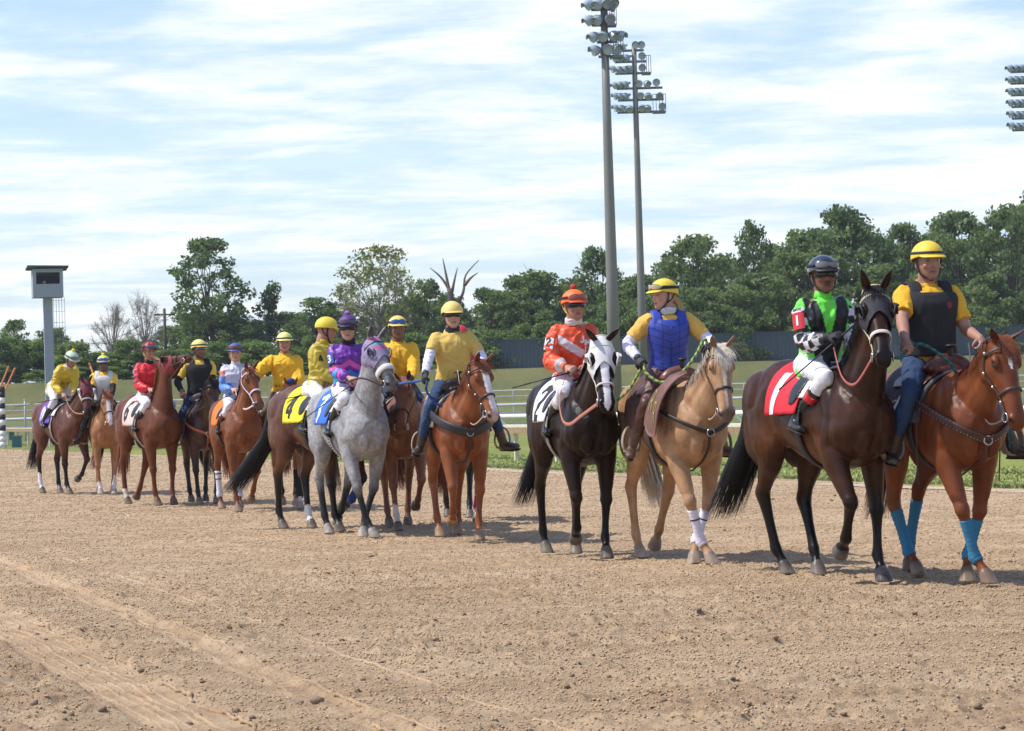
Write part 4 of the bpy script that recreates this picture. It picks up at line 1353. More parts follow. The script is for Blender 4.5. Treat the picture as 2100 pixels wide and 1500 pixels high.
    # ---- vest
    if 'vest' in cfg:
        v = cfg['vest']
        g = Geo(); p.torso(g, o=.036, zlo=-.0 if not v.get('long') else -.08, zhi=.452, shoulder=.88, depth=1.02)
        for sg in (1, -1):
            pts = [p.T(-.125, .105 * sg, .38), p.T(-.085, .108 * sg, .475), p.T(.0, .108 * sg, .512), p.T(.085, .108 * sg, .46), p.T(.125, .108 * sg, .37)]
            g.add(*tube(pts, .048 * s, .014 * s, side=p.lf, n=12, sub=3, e=3))
        vo = garment('vest', g, mat('vest_' + v['key'], rough=v.get('rough', .8), attr=True, var=.08, bump=.002, bump_scale=140), smooth=3, wr=(.004, 12), paint=v.get('paint', lambda p, c, k: k), base=v['color'])
        if 'zip' in v:
            g = Geo(); P = [p.T(.118 * 1.02 + .034 + .012 * math.sin(q * 3), 0, q) for q in np.linspace(-.0, .38, 9)]
            g.add(*tube(P, .006, .004, side=p.lf, n=6)); me = g.mesh('zip'); put_co(me, get_co(me) - org); add_obj('zip', me, mat('zip', v['zip'], rough=.4), vo)
    # ---- neck cloth
    if 'neck' in cfg:
        g = Geo(); k = cfg['neck']
        for i in range(3):
            P = [p.T(.0 + .066 * math.cos(a) + .006 * i, .064 * math.sin(a), .50 + .018 * i + .006 * math.sin(a * 3 + i)) for a in np.linspace(0, 2 * math.pi, 21)]
            g.add(*tube(np.array(P), .014, .012, n=8))
        garment('neck_cloth', g, mat('neck_' + k[0], k[1], rough=.85, var=.2), vsz=.006, smooth=2, wr=(.005, 40))
    # ---- gloves
    if 'gloves' in cfg:
        for sg in (1, -1):
            if sg == -1 and cfg.get('gloves_only') == 'L': continue
            g = Geo(); p.hand_geo(g, sg, fat=1.16); wr_, d = p.arm[sg][2], p.arm[sg][3]
            g.add(*tube([wr_ - d * .05, wr_ + d * .02], .034 * s, n=12))
            garment('glove', g, mat('glove', cfg['gloves'], rough=.7), vsz=min(vs * .8, .007), smooth=1)
    # ---- wrist bands etc
    if 'cuffs' in cfg:
        for sg in (1, -1):
            sh, el, wr_, d = p.arm[sg]; g = Geo()
            g.add(*tube([wr_ + (el - wr_) * .04, wr_ + (el - wr_) * .16], [.034 * s, .037 * s], n=14))
            me = g.mesh('cuff'); put_co(me, get_co(me) - org); add_obj('cuff', me, mat('cuff_' + cfg['cuffs'][0], cfg['cuffs'][1], rough=.85), so)
    # ---- hair
    if 'hair' in cfg:
        g = Geo()
        g.add(*ellipsoid(p.H(-.028, 0, .015), np.array([.083, .080, .088]) * p.hz, np.column_stack([p.hf, p.hs, p.hu])))
        if cfg.get('ponytail'):
            for i in range(7):
                o = np.random.RandomState(i).randn(3) * .012
                g.add(*tube([p.H(-.085, .01, -.03) + o * .4, p.H(-.125, .02, -.07) + o, p.H(-.135, .03, -.13) + o * 2, p.H(-.11, .03, -.19) + o * 2.5], np.array([.018, .016, .012, .004]), n=8, sub=3))
        garment('hair', g, mat('human_hair_' + cfg['hair'][0], cfg['hair'][1], rough=.6, var=.3, var_scale=60, bump=.004, bump_scale=90, bump_stretch=(1, 1, .2)), vsz=.007, smooth=1)
    # ---- helmet
    hc = cfg['helmet']
    z = p.hz; k = 22; na = 36
    def hpnt(th, ph, r=1.0):   # th from top 0..pi/2+, ph around, 0 front
        return p.H((.128 * r) * math.sin(th) * math.cos(ph) - .006, (.108 * r) * math.sin(th) * math.sin(ph), .030 + (.112 * r) * math.cos(th))
    V = []; F = []; cc = []
    for layer in (1.0, .94):
        for i in range(k + 1):
            for j in range(na):
                ph = 2 * math.pi * j / na
                thm = R(96) + R(12) * max(0, -math.cos(ph)) - R(11) * max(0, math.cos(ph))
                th = thm * i / k
                V.append(hpnt(th, ph, layer)); cc.append(hc['paint'](th, ph, np.array(hc['color'], float)) if 'paint' in hc else np.array(hc['color'], float))
    N = (k + 1) * na
    for i in range(k):
        for j in range(na):
            j2 = (j + 1) % na; a, b_, c_, d_ = i * na + j, (i + 1) * na + j, (i + 1) * na + j2, i * na + j2
            F.append((a, b_, c_, d_)); F.append((N + d_, N + c_, N + b_, N + a))
    for j in range(na):
        j2 = (j + 1) % na; F.append((k * na + j, N + k * na + j, N + k * na + j2, k * na + j2))
    me = to_mesh('helmet', np.array(V) - org, F)
    he = add_obj('helmet', me, mat('helmet_' + hc.get('fin', 'cloth'), rough=hc.get('rough', .6), coat=hc.get('coat', 0), attr=True, var=.05, bump=0 if hc.get('coat') else .0012, bump_scale=60), root, True, np.array(cc))
    # peak
    g = Geo(); P = []
    for ph in np.linspace(-.95, .95, 15):
        q = math.cos(ph * 1.3)
        P.append(hpnt(R(86), ph, 1.02) + (p.hf * .020 - p.hu * .006) * max(q, 0) * z)
    g.add(*tube(np.array(P), np.interp(np.abs(np.linspace(-1, 1, 15)), [0, .7, 1], [.024, .020, .006]) * z, .0045, side=np.tile(p.hf * .92 - p.hu * .40, (15, 1)), n=8, e=2.5))
    me = g.mesh('peak'); put_co(me, get_co(me) - org); add_obj('peak', me, mat('peak_' + str(hc.get('pkey', cfg.get('seed', 0))), hc.get('peak', hc['color']), rough=.5), he)
    if 'band' in hc:
        g = Geo(); P = [hpnt(R(76) , a, 1.025) + p.hu * 0.0 for a in np.linspace(0, 2 * math.pi, 33)]
        g.add(*tube(np.array(P), .009 * z, .003, side=np.tile(p.hu, (33, 1)), n=8, e=3))
        me = g.mesh('helmet_band'); put_co(me, get_co(me) - org); add_obj('helmet_band', me, mat('helmet_band', hc['band'], rough=.6), he)
    if 'pompom' in hc:
        g = Geo(); g.add(*ellipsoid(p.H(-.01, 0, .162), np.array([.026, .026, .024]) * z)); 
        rng = np.random.RandomState(3)
        for i in range(14):
            d = unit(rng.randn(3)); g.add(*ellipsoid(p.H(-.01, 0, .162) + d * .02 * z, np.array([.011] * 3) * z, nu=8, nv=5))
        garment('pompom', g, mat('pompom_' + str(cfg.get('seed', 0)), hc['pompom'], rough=.9, var=.3, var_scale=90), vsz=.006, smooth=0, parent=he)
    # lining/harness
    g = Geo()
    for sg in (1, -1):
        g.add(*tube([p.H(.01, sg * .092, .02), p.H(.012, sg * .084, -.03), p.H(.035, sg * .066, -.085), p.H(.060, sg * .022, -.118), p.H(.062, 0, -.122)], .0075 * z, .0035, side=p.hf, n=8, sub=3))
        g.add(*tube([p.H(-.06, sg * .088, .02), p.H(-.03, sg * .082, -.03), p.H(.020, sg * .076, -.068)], .0065 * z, .0035, side=p.hf, n=8, sub=3))
    g.add(*ellipsoid(p.H(.060, 0, -.124), (.014, .022, .007), np.column_stack([p.hf, p.hs, p.hu])))
    me = g.mesh('chin_strap'); put_co(me, get_co(me) - org)
    add_obj('chin_strap', me, mat('chin_strap_' + ('y' if hc.get('strap') else 'k'), hc.get('strap', (.015, .015, .015)), rough=.6), he)
    def eyewear(name, zz, r, hgt, span, lens, frame, parent, bulge=.0, coat=.4):
        g = Geo(); gl = Geo(); P = []; 
        for a in np.linspace(-span, span, 21):
            P.append(p.H(.104 * r * math.cos(a) - .004 + bulge, .093 * r * math.sin(a), zz + .004 * math.cos(a * 3)))
        hs_ = np.array([hgt * (.58 + .42 * min(1, abs(a) / .22)) * math.sqrt(max(.12, 1 - (abs(a) / span) ** 5)) for a in np.linspace(-span, span, 21)])
        gl.add(*tube(np.array(P), hs_ * z, .0045, side=np.tile(p.hu, (21, 1)), n=10, e=3))
        me = gl.mesh(name); put_co(me, get_co(me) - org)
        o = add_obj(name, me, mat(name + '_' + lens[0], lens[1], rough=.15, spec=.4, coat=coat * .4), parent)
        for q in (1, -1):
            g.add(*tube(np.array(P) + (p.hu[None] * hs_[:, None]) * .95 * q * z + p.hf * .001, .0026 * z, n=6))
        me = g.mesh('frame'); put_co(me, get_co(me) - org); add_obj('frame', me, mat('frame_' + frame[0], frame[1], rough=.4), o)
        return o
    if 'shades' in cfg: eyewear('sunglasses', .004, 1.04, .018, 1.05, cfg['shades'], ('black', (.012, .012, .013)), root)
    if 'goggles' in cfg:
        gg = cfg['goggles']
        o = eyewear('goggles', cfg.get('gog_z', .070), 1.25, .025, .80, gg, (gg[2], gg[3]), he, bulge=-.004)
        g = Geo(); P = [p.H(.132 * math.cos(a) - .006, .112 * math.sin(a), cfg.get('gog_z', .072) - .012 * (1 - math.cos(a)) * .5) for a in np.linspace(.9, 2 * math.pi - .9, 25)]
        g.add(*tube(np.array(P), .010 * z, .003, side=np.tile(p.hu, (25, 1)), n=8, e=3)); me = g.mesh('strap'); put_co(me, get_co(me) - org)
        add_obj('strap', me, mat('goggle_strap', (.02, .02, .022), rough=.7), o)
    return p

# coordinates on clothes for painting
def torso_uv(p, co):
    r = (co - p.P) / p.s
    return r @ p.lf, r @ p.up, r @ p.fw          # lateral (+left), height, forward
def arm_uv(p, co):
    """returns side (+1/-1/0), t along the arm 0..2, angle round the arm"""
    n = len(co); side = np.zeros(n); T = np.zeros(n); A = np.zeros(n)
    y, z, x = torso_uv(p, co)
    for sg in (1, -1):
        sh, el, wr, d = p.arm[sg]
        d1, t1 = seg_dist(co, sh, el); d2, t2 = seg_dist(co, el, wr)
        d0 = np.minimum(d1, d2); t = np.where(d1 < d2, t1, 1 + t2)
        inside = (np.abs(y) < .155) & (z < .45) & (t < .5) 
        m = (d0 < .095 * p.s) & ~((np.abs(y * 1.0) < .158) & (d1 <= d2) & (t1 < .75) ) & (y * sg > 0.02)
        m2 = (d0 < .08 * p.s) & (y * sg > -.2) & (t > 1.05)
        m = m | (m2 & (d0 < .075 * p.s))
        side[m] = sg; T[m] = t[m]
        ax = unit(el - sh); ref = unit(p.lf * sg - ax * np.dot(p.lf * sg, ax)); rf2 = np.cross(ax, ref)
        ax2 = unit(wr - el); ref_b = unit(p.lf * sg - ax2 * np.dot(p.lf * sg, ax2)); rf2_b = np.cross(ax2, ref_b)
        v = co - sh; v2 = co - el
        a1 = np.arctan2(v @ rf2, v @ ref); a2 = np.arctan2(v2 @ rf2_b, v2 @ ref_b)
        A[m] = np.where(t < 1, a1, a2)[m]
    return side, T, A
def arm_number(p, so_name, sg, txt, bg, fgc, key, back=None):
    """number patch strapped on the upper arm"""
    sh, el, wr, d = p.arm[sg]; ax = unit(el - sh); out = unit(p.lf * sg * .75 + p.fw * .65); out = unit(out - ax * np.dot(out, ax)); tn = np.cross(ax, out)
    if np.dot(np.cross(tn, -ax), out) < 0: tn = -tn
    rr = .082 * p.s
    c = sh + ax * .13 * p.s
    def fn(u, v, o=0.0):
        a = u / rr
        nn = out * math.cos(a) + tn * math.sin(a)
        return c - ax * v + nn * (rr + o), nn
    g = Geo(); V = []; nU, nV = 12, 8; w, hh = .105, .125
    for lay in (.0, -.004):
        for i in range(nU + 1):
            for j in range(nV + 1):
                u = -w / 2 + w * i / nU; v = -hh / 2 + hh * j / nV
                if j == nV: u *= .8
                pos, nn = fn(u, v, lay); V.append(pos)
    N = (nU + 1) * (nV + 1); F = []
    I = lambda i, j: i * (nV + 1) + j
    for i in range(nU):
        for j in range(nV):
            q = (I(i, j), I(i + 1, j), I(i + 1, j + 1), I(i, j + 1)); F.append(q); F.append(tuple(N + k for k in reversed(q)))
    g.add(np.array(V), F)
    me = g.mesh('arm_number'); put_co(me, get_co(me) - p.org)
    o = add_obj('arm_number', me, mat('armpatch_' + key, bg, rough=.6), p.root)
    g = Geo(); text_geo(g, txt, lambda u, v: fn(u, v, 0.0), .048, .075, .016, lift=.004)
    me = g.mesh('digit'); put_co(me, get_co(me) - p.org); add_obj('digit', me, mat('armdigit_' + key, fgc, rough=.6), o, smooth=False)
    g = Geo(); P = [sh + ax * .205 * p.s + (out * math.cos(a) + tn * math.sin(a)) * .072 * p.s for a in np.linspace(0, 2 * math.pi, 19)]
    g.add(*tube(np.array(P), .009, .004, side=np.tile(ax, (19, 1)), n=8)); me = g.mesh('arm_strap'); put_co(me, get_co(me) - p.org)
    add_obj('arm_strap', me, mat('goggle_strap', (.02, .02, .022), rough=.7), o)
# ================================================================== setting
def edge_y(x): return 35.6 + (7.1 - x) * 2.546        # far edge of the dirt track
EDGE_D = unit(np.array([-0.3655, 0.9308]))               # direction of the track
EDGE_N = np.array([0.9308, 0.3655])                      # points away from the dirt
def edge_pt(s, off=0.0):
    """point s metres along the track edge from (7.1,35.6), off metres beyond it"""
    q = np.array([7.1, 35.6]) + EDGE_D * s + EDGE_N * off
    return q
def berm(y):
    y = np.asarray(y, float)
    return 1.35 * sm(y, 150, 174) + 2.6 * sm(y, 181, 200)

def line_d(x, y, a, b):
    a = np.array(a[:2]); b = np.array(b[:2]); d = (b - a) / np.linalg.norm(b - a)
    rx, ry = x - a[0], y - a[1]
    return rx * -d[1] + ry * d[0], rx * d[0] + ry * d[1]

def build_ground():
    # ---- dirt
    xs = [-34.0]
    while xs[-1] < 12.0:
        x = xs[-1]; ax = abs(x)
        st = .019 if ax < 3.8 else min(.019 + (ax - 3.8) * .012, .16)
        xs.append(x + st)
    xs = np.array(xs); ys = [9.6]
    while ys[-1] < 22.0:
        ys.append(ys[-1] + np.interp(ys[-1], [9, 14, 22], [.017, .024, .040]))
    ys = np.array(ys); n1 = len(ys)
    t = np.linspace(0, 1, 330)[1:] ** 1.5
    X = np.tile(xs, (n1 + len(t), 1)); Y = np.zeros_like(X); Y[:n1] = ys[:, None]
    ye = np.maximum(edge_y(xs), 23.0)
    wob = .25 * (vnoise(np.column_stack([xs * 0, ye, xs * 0 + 3]), .9) - .5) + .12 * (vnoise(np.column_stack([xs * 0, ye, xs * 0 + 8]), 4.0) - .5)
    ye = ye + wob * 2
    Y[n1:] = ys[-1] + t[:, None] * (ye[None, :] - ys[-1])
    P = np.column_stack([X.ravel(), Y.ravel(), np.zeros(X.size)])
    x, y = P[:, 0], P[:, 1]
    a1, a2 = ground_at(0, 1272), ground_at(470, 1500)
    b1, b2 = ground_at(0, 1150), ground_at(860, 1500)
    d1, _ = line_d(x, y, a1, a2); d2, _ = line_d(x, y, b1, b2)
    far = sm(y, 20, 40)
    lo = (vnoise(P, .5) - .5) * .05 + (vnoise(P + 40, 1.7) - .5) * .022
    big = vnoise(P + 10, 7.0); crumbs = vnoise(P + 3, 24.0); mid = vnoise(P + 70, 12.0); fine = vnoise(P + 31, 47.0)
    Q = P * np.array([1, 1, 1]); 
    rough = .55 + .7 * sm(vnoise(P + 90, .8), .3, .7)
    clod = sm(vnoise(P + 60, 8.5) * .6 + vnoise(P + 61, 19) * .4, .66, .80) * .018
    h = (1 - np.abs(2 * mid - 1)) * .008 + crumbs * .014 + (big - .5) * .016 + fine * .010 + clod
    # smooth bands where wheels have rolled
    def band(d, w, e): return 1 - sm(np.abs(d), w, w + e)
    sb = np.maximum(band(d1, .17, .12), band(d2, .11, .08) * .9)
    sb = np.maximum(sb, band(d2 - .62, .10, .1) * .7)
    h = h * rough * (1 - .82 * sb)
    tread = np.zeros(len(x))
    for c in (-.16, -.09, -.02, .05, .12, .19): tread += np.exp(-((d1 - c) / .016) ** 2) * .004
    tread += np.exp(-((d2 + .07) / .018) ** 2) * .016 + np.exp(-((d2 - .08) / .02) ** 2) * .012 - .016 * band(d2, .05, .03) - .018 * band(d1, .20, .06)
    # churned ground between the wheel tracks and the camera
    rut = sm(-d1, .15, .6) * (1 - sm(-d1, 2.5, 4.5))
    h = h + rut * (np.maximum(vnoise(P + 25, 4.2), vnoise(P + 29, 6.3)) - .55) * .085
    # hoof prints along the horses' path
    rng = np.random.RandomState(5); dent_ = np.zeros(len(x))
    Z = lo + h + tread
    Z = Z * (1 - .6 * far)
    ny, nx = X.shape
    Zg = Z.reshape(ny, nx)
    for i in range(900):
        px, py = rng.rand() * 2300 - 100, 1010 + rng.rand() ** .8 * 480
        g_ = ground_at(px, py); gx, gy = g_.x, g_.y
        if gy > 26 or gy < 10: continue
        if line_d(gx, gy, a1, a2)[0] > -0.6 and line_d(gx, gy, a1, a2)[0] < .6 : continue
        if gy < 15 and rng.rand() < .75: continue
        i0 = np.searchsorted(xs, gx - .12); i1 = np.searchsorted(xs, gx + .12)
        j0 = np.searchsorted(ys, gy - .12); j1 = min(np.searchsorted(ys, gy + .12), n1)
        if j1 <= j0 + 1: continue
        xx = X[j0:j1, i0:i1] - gx; yy = Y[j0:j1, i0:i1] - gy
        d = np.sqrt((xx / .062) ** 2 + (yy / .075) ** 2)
        Zg[j0:j1, i0:i1] += -.014 * (1 - sm(d, .55, 1.0)) + .008 * np.exp(-((d - 1.15) / .25) ** 2)
    Z = Zg.ravel()
    Z = Z - .022
    P[:, 2] = Z
    Zs = Z.reshape(ny, nx)
    def surf(px_, py_):
        i = np.clip(np.searchsorted(xs, px_), 0, nx - 1)
        j = np.clip(np.searchsorted(ys, py_), 0, n1 - 1)
        yb = np.interp(px_, xs, ye); tt = np.clip((py_ - ys[-1]) / (yb - ys[-1]), 0, 1)
        j2 = n1 - 1 + np.searchsorted(t, tt); j = np.where(py_ > ys[-1], np.clip(j2, 0, ny - 1), j)
        return Zs[j, i]
    I = np.arange(ny * nx).reshape(ny, nx)
    Qd = np.stack([I[:-1, :-1], I[:-1, 1:], I[1:, 1:], I[1:, :-1]], axis=-1).reshape(-1, 4)
    me = quads_mesh('dirt_track', P, Qd)
    cv = 1 + .06 * sb - .16 * np.clip(rut, 0, 1) * sm(vnoise(P + 25, 3.0), .4, .7) - .08 * (1 - sm(P[:, 1], 15, 24)) 
    set_col(me, np.column_stack([cv, cv, cv]))
    m = bpy.data.materials.new('dirt'); m.use_nodes = True; nt = m.node_tree; b = nt.nodes['Principled BSDF']
    b.inputs['Roughness'].default_value = .95; b.inputs['Specular IOR Level'].default_value = .15
    tc = nt.nodes.new('ShaderNodeTexCoord')
    def N(scale, detail, rough=.6, off=0, stretch=None):
        mp = nt.nodes.new('ShaderNodeMapping'); mp.inputs['Location'].default_value = (off, off * .7, 0)
        if stretch: mp.inputs['Scale'].default_value = stretch
        nt.links.new(tc.outputs['Object'], mp.inputs[0])
        n = nt.nodes.new('ShaderNodeTexNoise'); n.inputs['Scale'].default_value = scale; n.inputs['Detail'].default_value = detail; n.inputs['Roughness'].default_value = rough
        nt.links.new(mp.outputs[0], n.inputs['Vector']); return n.outputs['Fac']
    def ramp_(src, stops):
        r = nt.nodes.new('ShaderNodeValToRGB'); r.color_ramp.elements[0].position = stops[0][0]; r.color_ramp.elements[0].color = (*stops[0][1], 1)
        r.color_ramp.elements[1].position = stops[-1][0]; r.color_ramp.elements[1].color = (*stops[-1][1], 1)
        for p_, c_ in stops[1:-1]:
            e = r.color_ramp.elements.new(p_); e.color = (*c_, 1)
        nt.links.new(src, r.inputs[0]); return r.outputs[0]
    def mixn(a, b_, f, mode='MIX'):
        x_ = nt.nodes.new('ShaderNodeMixRGB'); x_.blend_type = mode
        for i_, v in ((0, f), (1, a), (2, b_)):
            if isinstance(v, (int, float)): x_.inputs[i_].default_value = v
            elif isinstance(v, tuple): x_.inputs[i_].default_value = (*v, 1)
            else: nt.links.new(v, x_.inputs[i_])
        return x_.outputs[0]
    big_c = ramp_(N(.45, 5, .6), [(.32, (.455, .318, .192)), (.5, (.505, .362, .222)), (.7, (.545, .402, .258))])
    damp = ramp_(N(1.3, 6, .65, 9, (.6, 1.6, 1)), [(.40, (.74, .70, .68)), (.58, (1, 1, 1))])
    c = mixn(big_c, damp, .75, 'MULTIPLY')
    speck = ramp_(N(42, 5, .75, 3), [(.33, (.55, .50, .46)), (.47, (1, 1, 1)), (.72, (1.12, 1.1, 1.08))])
    c = mixn(c, speck, .9, 'MULTIPLY')
    crumb = ramp_(N(13, 4, .7, 5), [(.30, (.66, .62, .60)), (.46, (1, 1, 1))])
    c = mixn(c, crumb, .8, 'MULTIPLY')
    at = nt.nodes.new('ShaderNodeAttribute'); at.attribute_name = 'Col'; c = mixn(c, at.outputs['Color'], 1.0, 'MULTIPLY')
    nt.links.new(c, b.inputs['Base Color'])
    bp = nt.nodes.new('ShaderNodeBump'); bp.inputs['Strength'].default_value = 1.0; bp.inputs['Distance'].default_value = .012
    nt.links.new(N(62, 6, .75, 2), bp.inputs['Height'])
    bp2 = nt.nodes.new('ShaderNodeBump'); bp2.inputs['Strength'].default_value = 1.0; bp2.inputs['Distance'].default_value = .018
    nt.links.new(N(14, 5, .7, 2), bp2.inputs['Height']); nt.links.new(bp2.outputs[0], bp.inputs['Normal'])
    nt.links.new(bp.outputs[0], b.inputs['Normal'])
    tag(add_obj('dirt_track', me, m), kind='structure')
    # thin raised lines left by tyre treads
    g = Geo(); rg = np.random.RandomState(4)
    def ridge(a, b, offs, r, ext=.12):
        a = np.array(a[:2]); b = np.array(b[:2]); dv = (b - a); L = np.linalg.norm(dv); dv = dv / L; nv = np.array([-dv[1], dv[0]])
        for o in offs:
            s_ = np.arange(-.3, L * (1 + ext), .03); w_ = (vnoise(np.column_stack([s_, s_ * 0 + o * 30, s_ * 0]), 3) - .5) * .05 + (vnoise(np.column_stack([s_, s_ * 0 + o * 90, s_ * 0]), 14) - .5) * .02
            q = a + np.outer(s_, dv) + np.outer(w_ + o, nv); h_ = vnoise(np.column_stack([s_, s_ * 0 + o * 50, s_ * 0]), 2.2)
            z_ = surf(q[:, 0], q[:, 1]) - .004 + .006 * h_
            g.add(*tube(np.column_stack([q, z_]), r * (.5 + .8 * h_), r * .8 * (.5 + .8 * h_), side=(nv[0], nv[1], 0), n=6))
    ridge(a1, a2, (-.15, -.085, -.02, .045, .11, .20), .013); ridge(b1, b2, (-.07, .10, .62), .012)
    tag(g.obj('tyre_ridges', m), 'thin raised lines of packed dirt left by tyre treads, lower left', 'tyre ridges', kind='stuff')
    set_col(bpy.data.objects['tyre_ridges'].data, np.full((g.n, 3), 1.08))
    # loose clods
    rng = np.random.RandomState(11); g = Geo(); V = []; Q = []; n = 0
    icoV, icoF = ellipsoid((0, 0, 0), (1, 1, 1), nu=7, nv=5)
    qa = np.array([f for f in icoF])
    for i in range(500):
        px, py = rng.rand() * 2200 - 50, 985 + 530 * rng.rand() ** .9
        g_ = ground_at(px, py)
        r = (.005 + .011 * rng.rand() ** 3) * (1 + .015 * g_.y) * (1.5 if rng.rand() < .03 else 1)
        q = icoV * (r * np.array([1 + rng.rand() * .6, 1 + rng.rand() * .4, .6 + .3 * rng.rand()])) * (1 + 1.1 * (vnoise(icoV + i * 1.3, 1.9) - .5))[:, None]
        a = rng.rand() * 6; c_, s_ = math.cos(a), math.sin(a)
        q = q @ np.array([[c_, s_, 0], [-s_, c_, 0], [0, 0, 1]]) + np.array([g_.x, g_.y, float(surf(np.array([g_.x]), np.array([g_.y]))[0]) + r * .3])
        V.append(q); Q.append(qa + n); n += len(q)
    # crumbs: small angular lumps everywhere on the churned surface
    nc = 430000; pz = rng.rand(nc)
    yy = np.where(pz < .24, np.sqrt(110 + (324 - 110) * rng.rand(nc)), 18 * (6.0 ** (rng.rand(nc) ** 1.25)))
    xx = (rng.rand(nc) - .5) * (.42 * yy + 3.2)
    ok = yy < edge_y(xx) - .3
    da, _ = line_d(xx, yy, a1, a2); db, _ = line_d(xx, yy, b1, b2)
    ok &= ~((np.abs(da) < .22) & (rng.rand(nc) < .93)) & ~((np.abs(db) < .12) & (rng.rand(nc) < .8))
    pat = vnoise(np.column_stack([xx, yy, xx * 0]), 1.6); ok &= rng.rand(nc) < .35 + 1.1 * pat
    xx, yy = xx[ok], yy[ok]; nc = len(xx)
    zz_ = surf(xx, yy)
    r = (.0032 + .0062 * rng.rand(nc) ** 2.6) * np.where(yy < 18, 1, (yy / 18) ** .7)
    oct_ = np.array([(1, 0, 0), (0, 1, 0), (-1, 0, 0), (0, -1, 0), (0, 0, 1), (0, 0, -1)], float)
    W_ = oct_[None] * (1 + .5 * (rng.rand(nc, 6, 1) - .5)) + (rng.rand(nc, 6, 3) - .5) * .55
    W_ = W_ * r[:, None, None] * np.array([1.25, 1.1, .75])
    th_ = rng.rand(nc) * 6.28; c_, s_ = np.cos(th_)[:, None], np.sin(th_)[:, None]
    W_ = np.stack([W_[..., 0] * c_ - W_[..., 1] * s_, W_[..., 0] * s_ + W_[..., 1] * c_, W_[..., 2]], axis=-1)
    W_ = W_ + np.stack([xx, yy, zz_ + r * .25], axis=-1)[:, None, :]
    T_ = np.array([(0, 1, 4), (1, 2, 4), (2, 3, 4), (3, 0, 4), (1, 0, 5), (2, 1, 5), (3, 2, 5), (0, 3, 5)])
    Tt = (T_[None] + 6 * np.arange(nc)[:, None, None]).reshape(-1, 3)
    me = quads_mesh('dirt_crumbs', W_.reshape(-1, 3), Tt)
    cc = np.array([.48, .345, .213]) * (.80 + .32 * rng.rand(nc, 1)); set_col(me, np.repeat(cc, 6, axis=0))
    tag(add_obj('dirt_crumbs', me, mat('crumb', rough=.95, spec=.1, attr=True, var=.1)), 'fine crumbs of loose sandy dirt covering the churned track surface', 'dirt crumbs', kind='stuff')
    me = quads_mesh('dirt_clods', np.vstack(V), np.vstack(Q))
    tag(add_obj('dirt_clods', me, mat('clod', (.25, .18, .125), rough=.95, spec=.1, var=.45, var_scale=3, bump=.004, bump_scale=90)), 'small dark clods of loose dirt scattered over the track surface', 'dirt clods', kind='stuff')
    # ---- ground sheet with the bank beyond the infield
    gx = np.concatenate([np.linspace(-600, -90, 20), np.linspace(-80, 80, 90), np.linspace(90, 600, 20)])
    gy = np.concatenate([np.linspace(-60, 20, 10), np.linspace(24, 140, 60), np.linspace(141, 210, 110), np.linspace(220, 700, 20)])
    X, Y = np.meshgrid(gx, gy); P = np.column_stack([X.ravel(), Y.ravel(), X.ravel() * 0])
    inside = P[:, 1] < edge_y(P[:, 0])
    P[:, 2] = berm(P[:, 1] + (vnoise(P + 5, .05) - .5) * 6 * (P[:, 1] > 150)) - .26 + (vnoise(P, .12) - .5) * .10 * (~inside) * (P[:, 1] > 60) + (~inside) * .23
    ny, nx = X.shape; I = np.arange(ny * nx).reshape(ny, nx)
    Qd = np.stack([I[:-1, :-1], I[:-1, 1:], I[1:, 1:], I[1:, :-1]], axis=-1).reshape(-1, 4)
    me = quads_mesh('ground', P, Qd)
    m = bpy.data.materials.new('turf'); m.use_nodes = True; nt = m.node_tree; b = nt.nodes['Principled BSDF']
    b.inputs['Roughness'].default_value = .95; b.inputs['Specular IOR Level'].default_value = .1
    tc = nt.nodes.new('ShaderNodeTexCoord')
    sep = nt.nodes.new('ShaderNodeSeparateXYZ'); nt.links.new(tc.outputs['Object'], sep.inputs[0])
    fine = ramp_(N(7, 6, .75, 1), [(.3, (.62, .64, .55)), (.7, (1.25, 1.22, 1.1))])
    patch = ramp_(N(.16, 6, .7, 2, (1, .45, 1)), [(.32, (.70, .80, .72)), (.5, (.98, .98, .95)), (.68, (1.35, 1.22, 1.15))])
    mr = nt.nodes.new('ShaderNodeMapRange'); mr.inputs[1].default_value = 0; mr.inputs[2].default_value = 220
    nt.links.new(sep.outputs['Y'], mr.inputs[0])
    zones = ramp_(mr.outputs[0], [(0, (.27, .31, .09)), (.30, (.27, .31, .09)), (.45, (.23, .25, .085)), (.66, (.17, .185, .075)), (.80, (.16, .175, .07)), (.805, (.24, .17, .10)), (.825, (.24, .17, .10)), (.83, (.145, .15, .065)), (1.0, (.15, .15, .07))])
    c = mixn(zones, fine, .8, 'MULTIPLY'); c = mixn(c, patch, 1.0, 'MULTIPLY')
    nt.links.new(c, b.inputs['Base Color'])
    bp = nt.nodes.new('ShaderNodeBump'); bp.inputs['Distance'].default_value = .05; nt.links.new(N(16, 5, .8, 2), bp.inputs['Height']); nt.links.new(bp.outputs[0], b.inputs['Normal'])
    tag(add_obj('ground', me, m), kind='structure')
    # sandy verge at the foot of the wall
    V = []; Q = []
    xs2 = np.linspace(-6, 120, 60)
    for i, xx in enumerate(xs2):
        for yy in (202.6, 204.2): V.append((xx, yy, 3.95 + .06))
    Q = [(2 * i, 2 * i + 2, 2 * i + 3, 2 * i + 1) for i in range(len(xs2) - 1)]
    tag(add_obj('path', quads_mesh('path', np.array(V), np.array(Q)), mat('sand', (.42, .34, .24), rough=.9, var=.2)), kind='structure')
    # ---- grass blades along the dirt edge and in the near turf
    rng = np.random.RandomState(2); nb = 60000
    s = rng.rand(nb) ** 1.6 * 42 - 4; off = np.abs(rng.randn(nb)) * 1.0 * (1 + s * .02)
    off = np.where(rng.rand(nb) < .5, np.abs(rng.randn(nb)) * .25, rng.rand(nb) * 5)
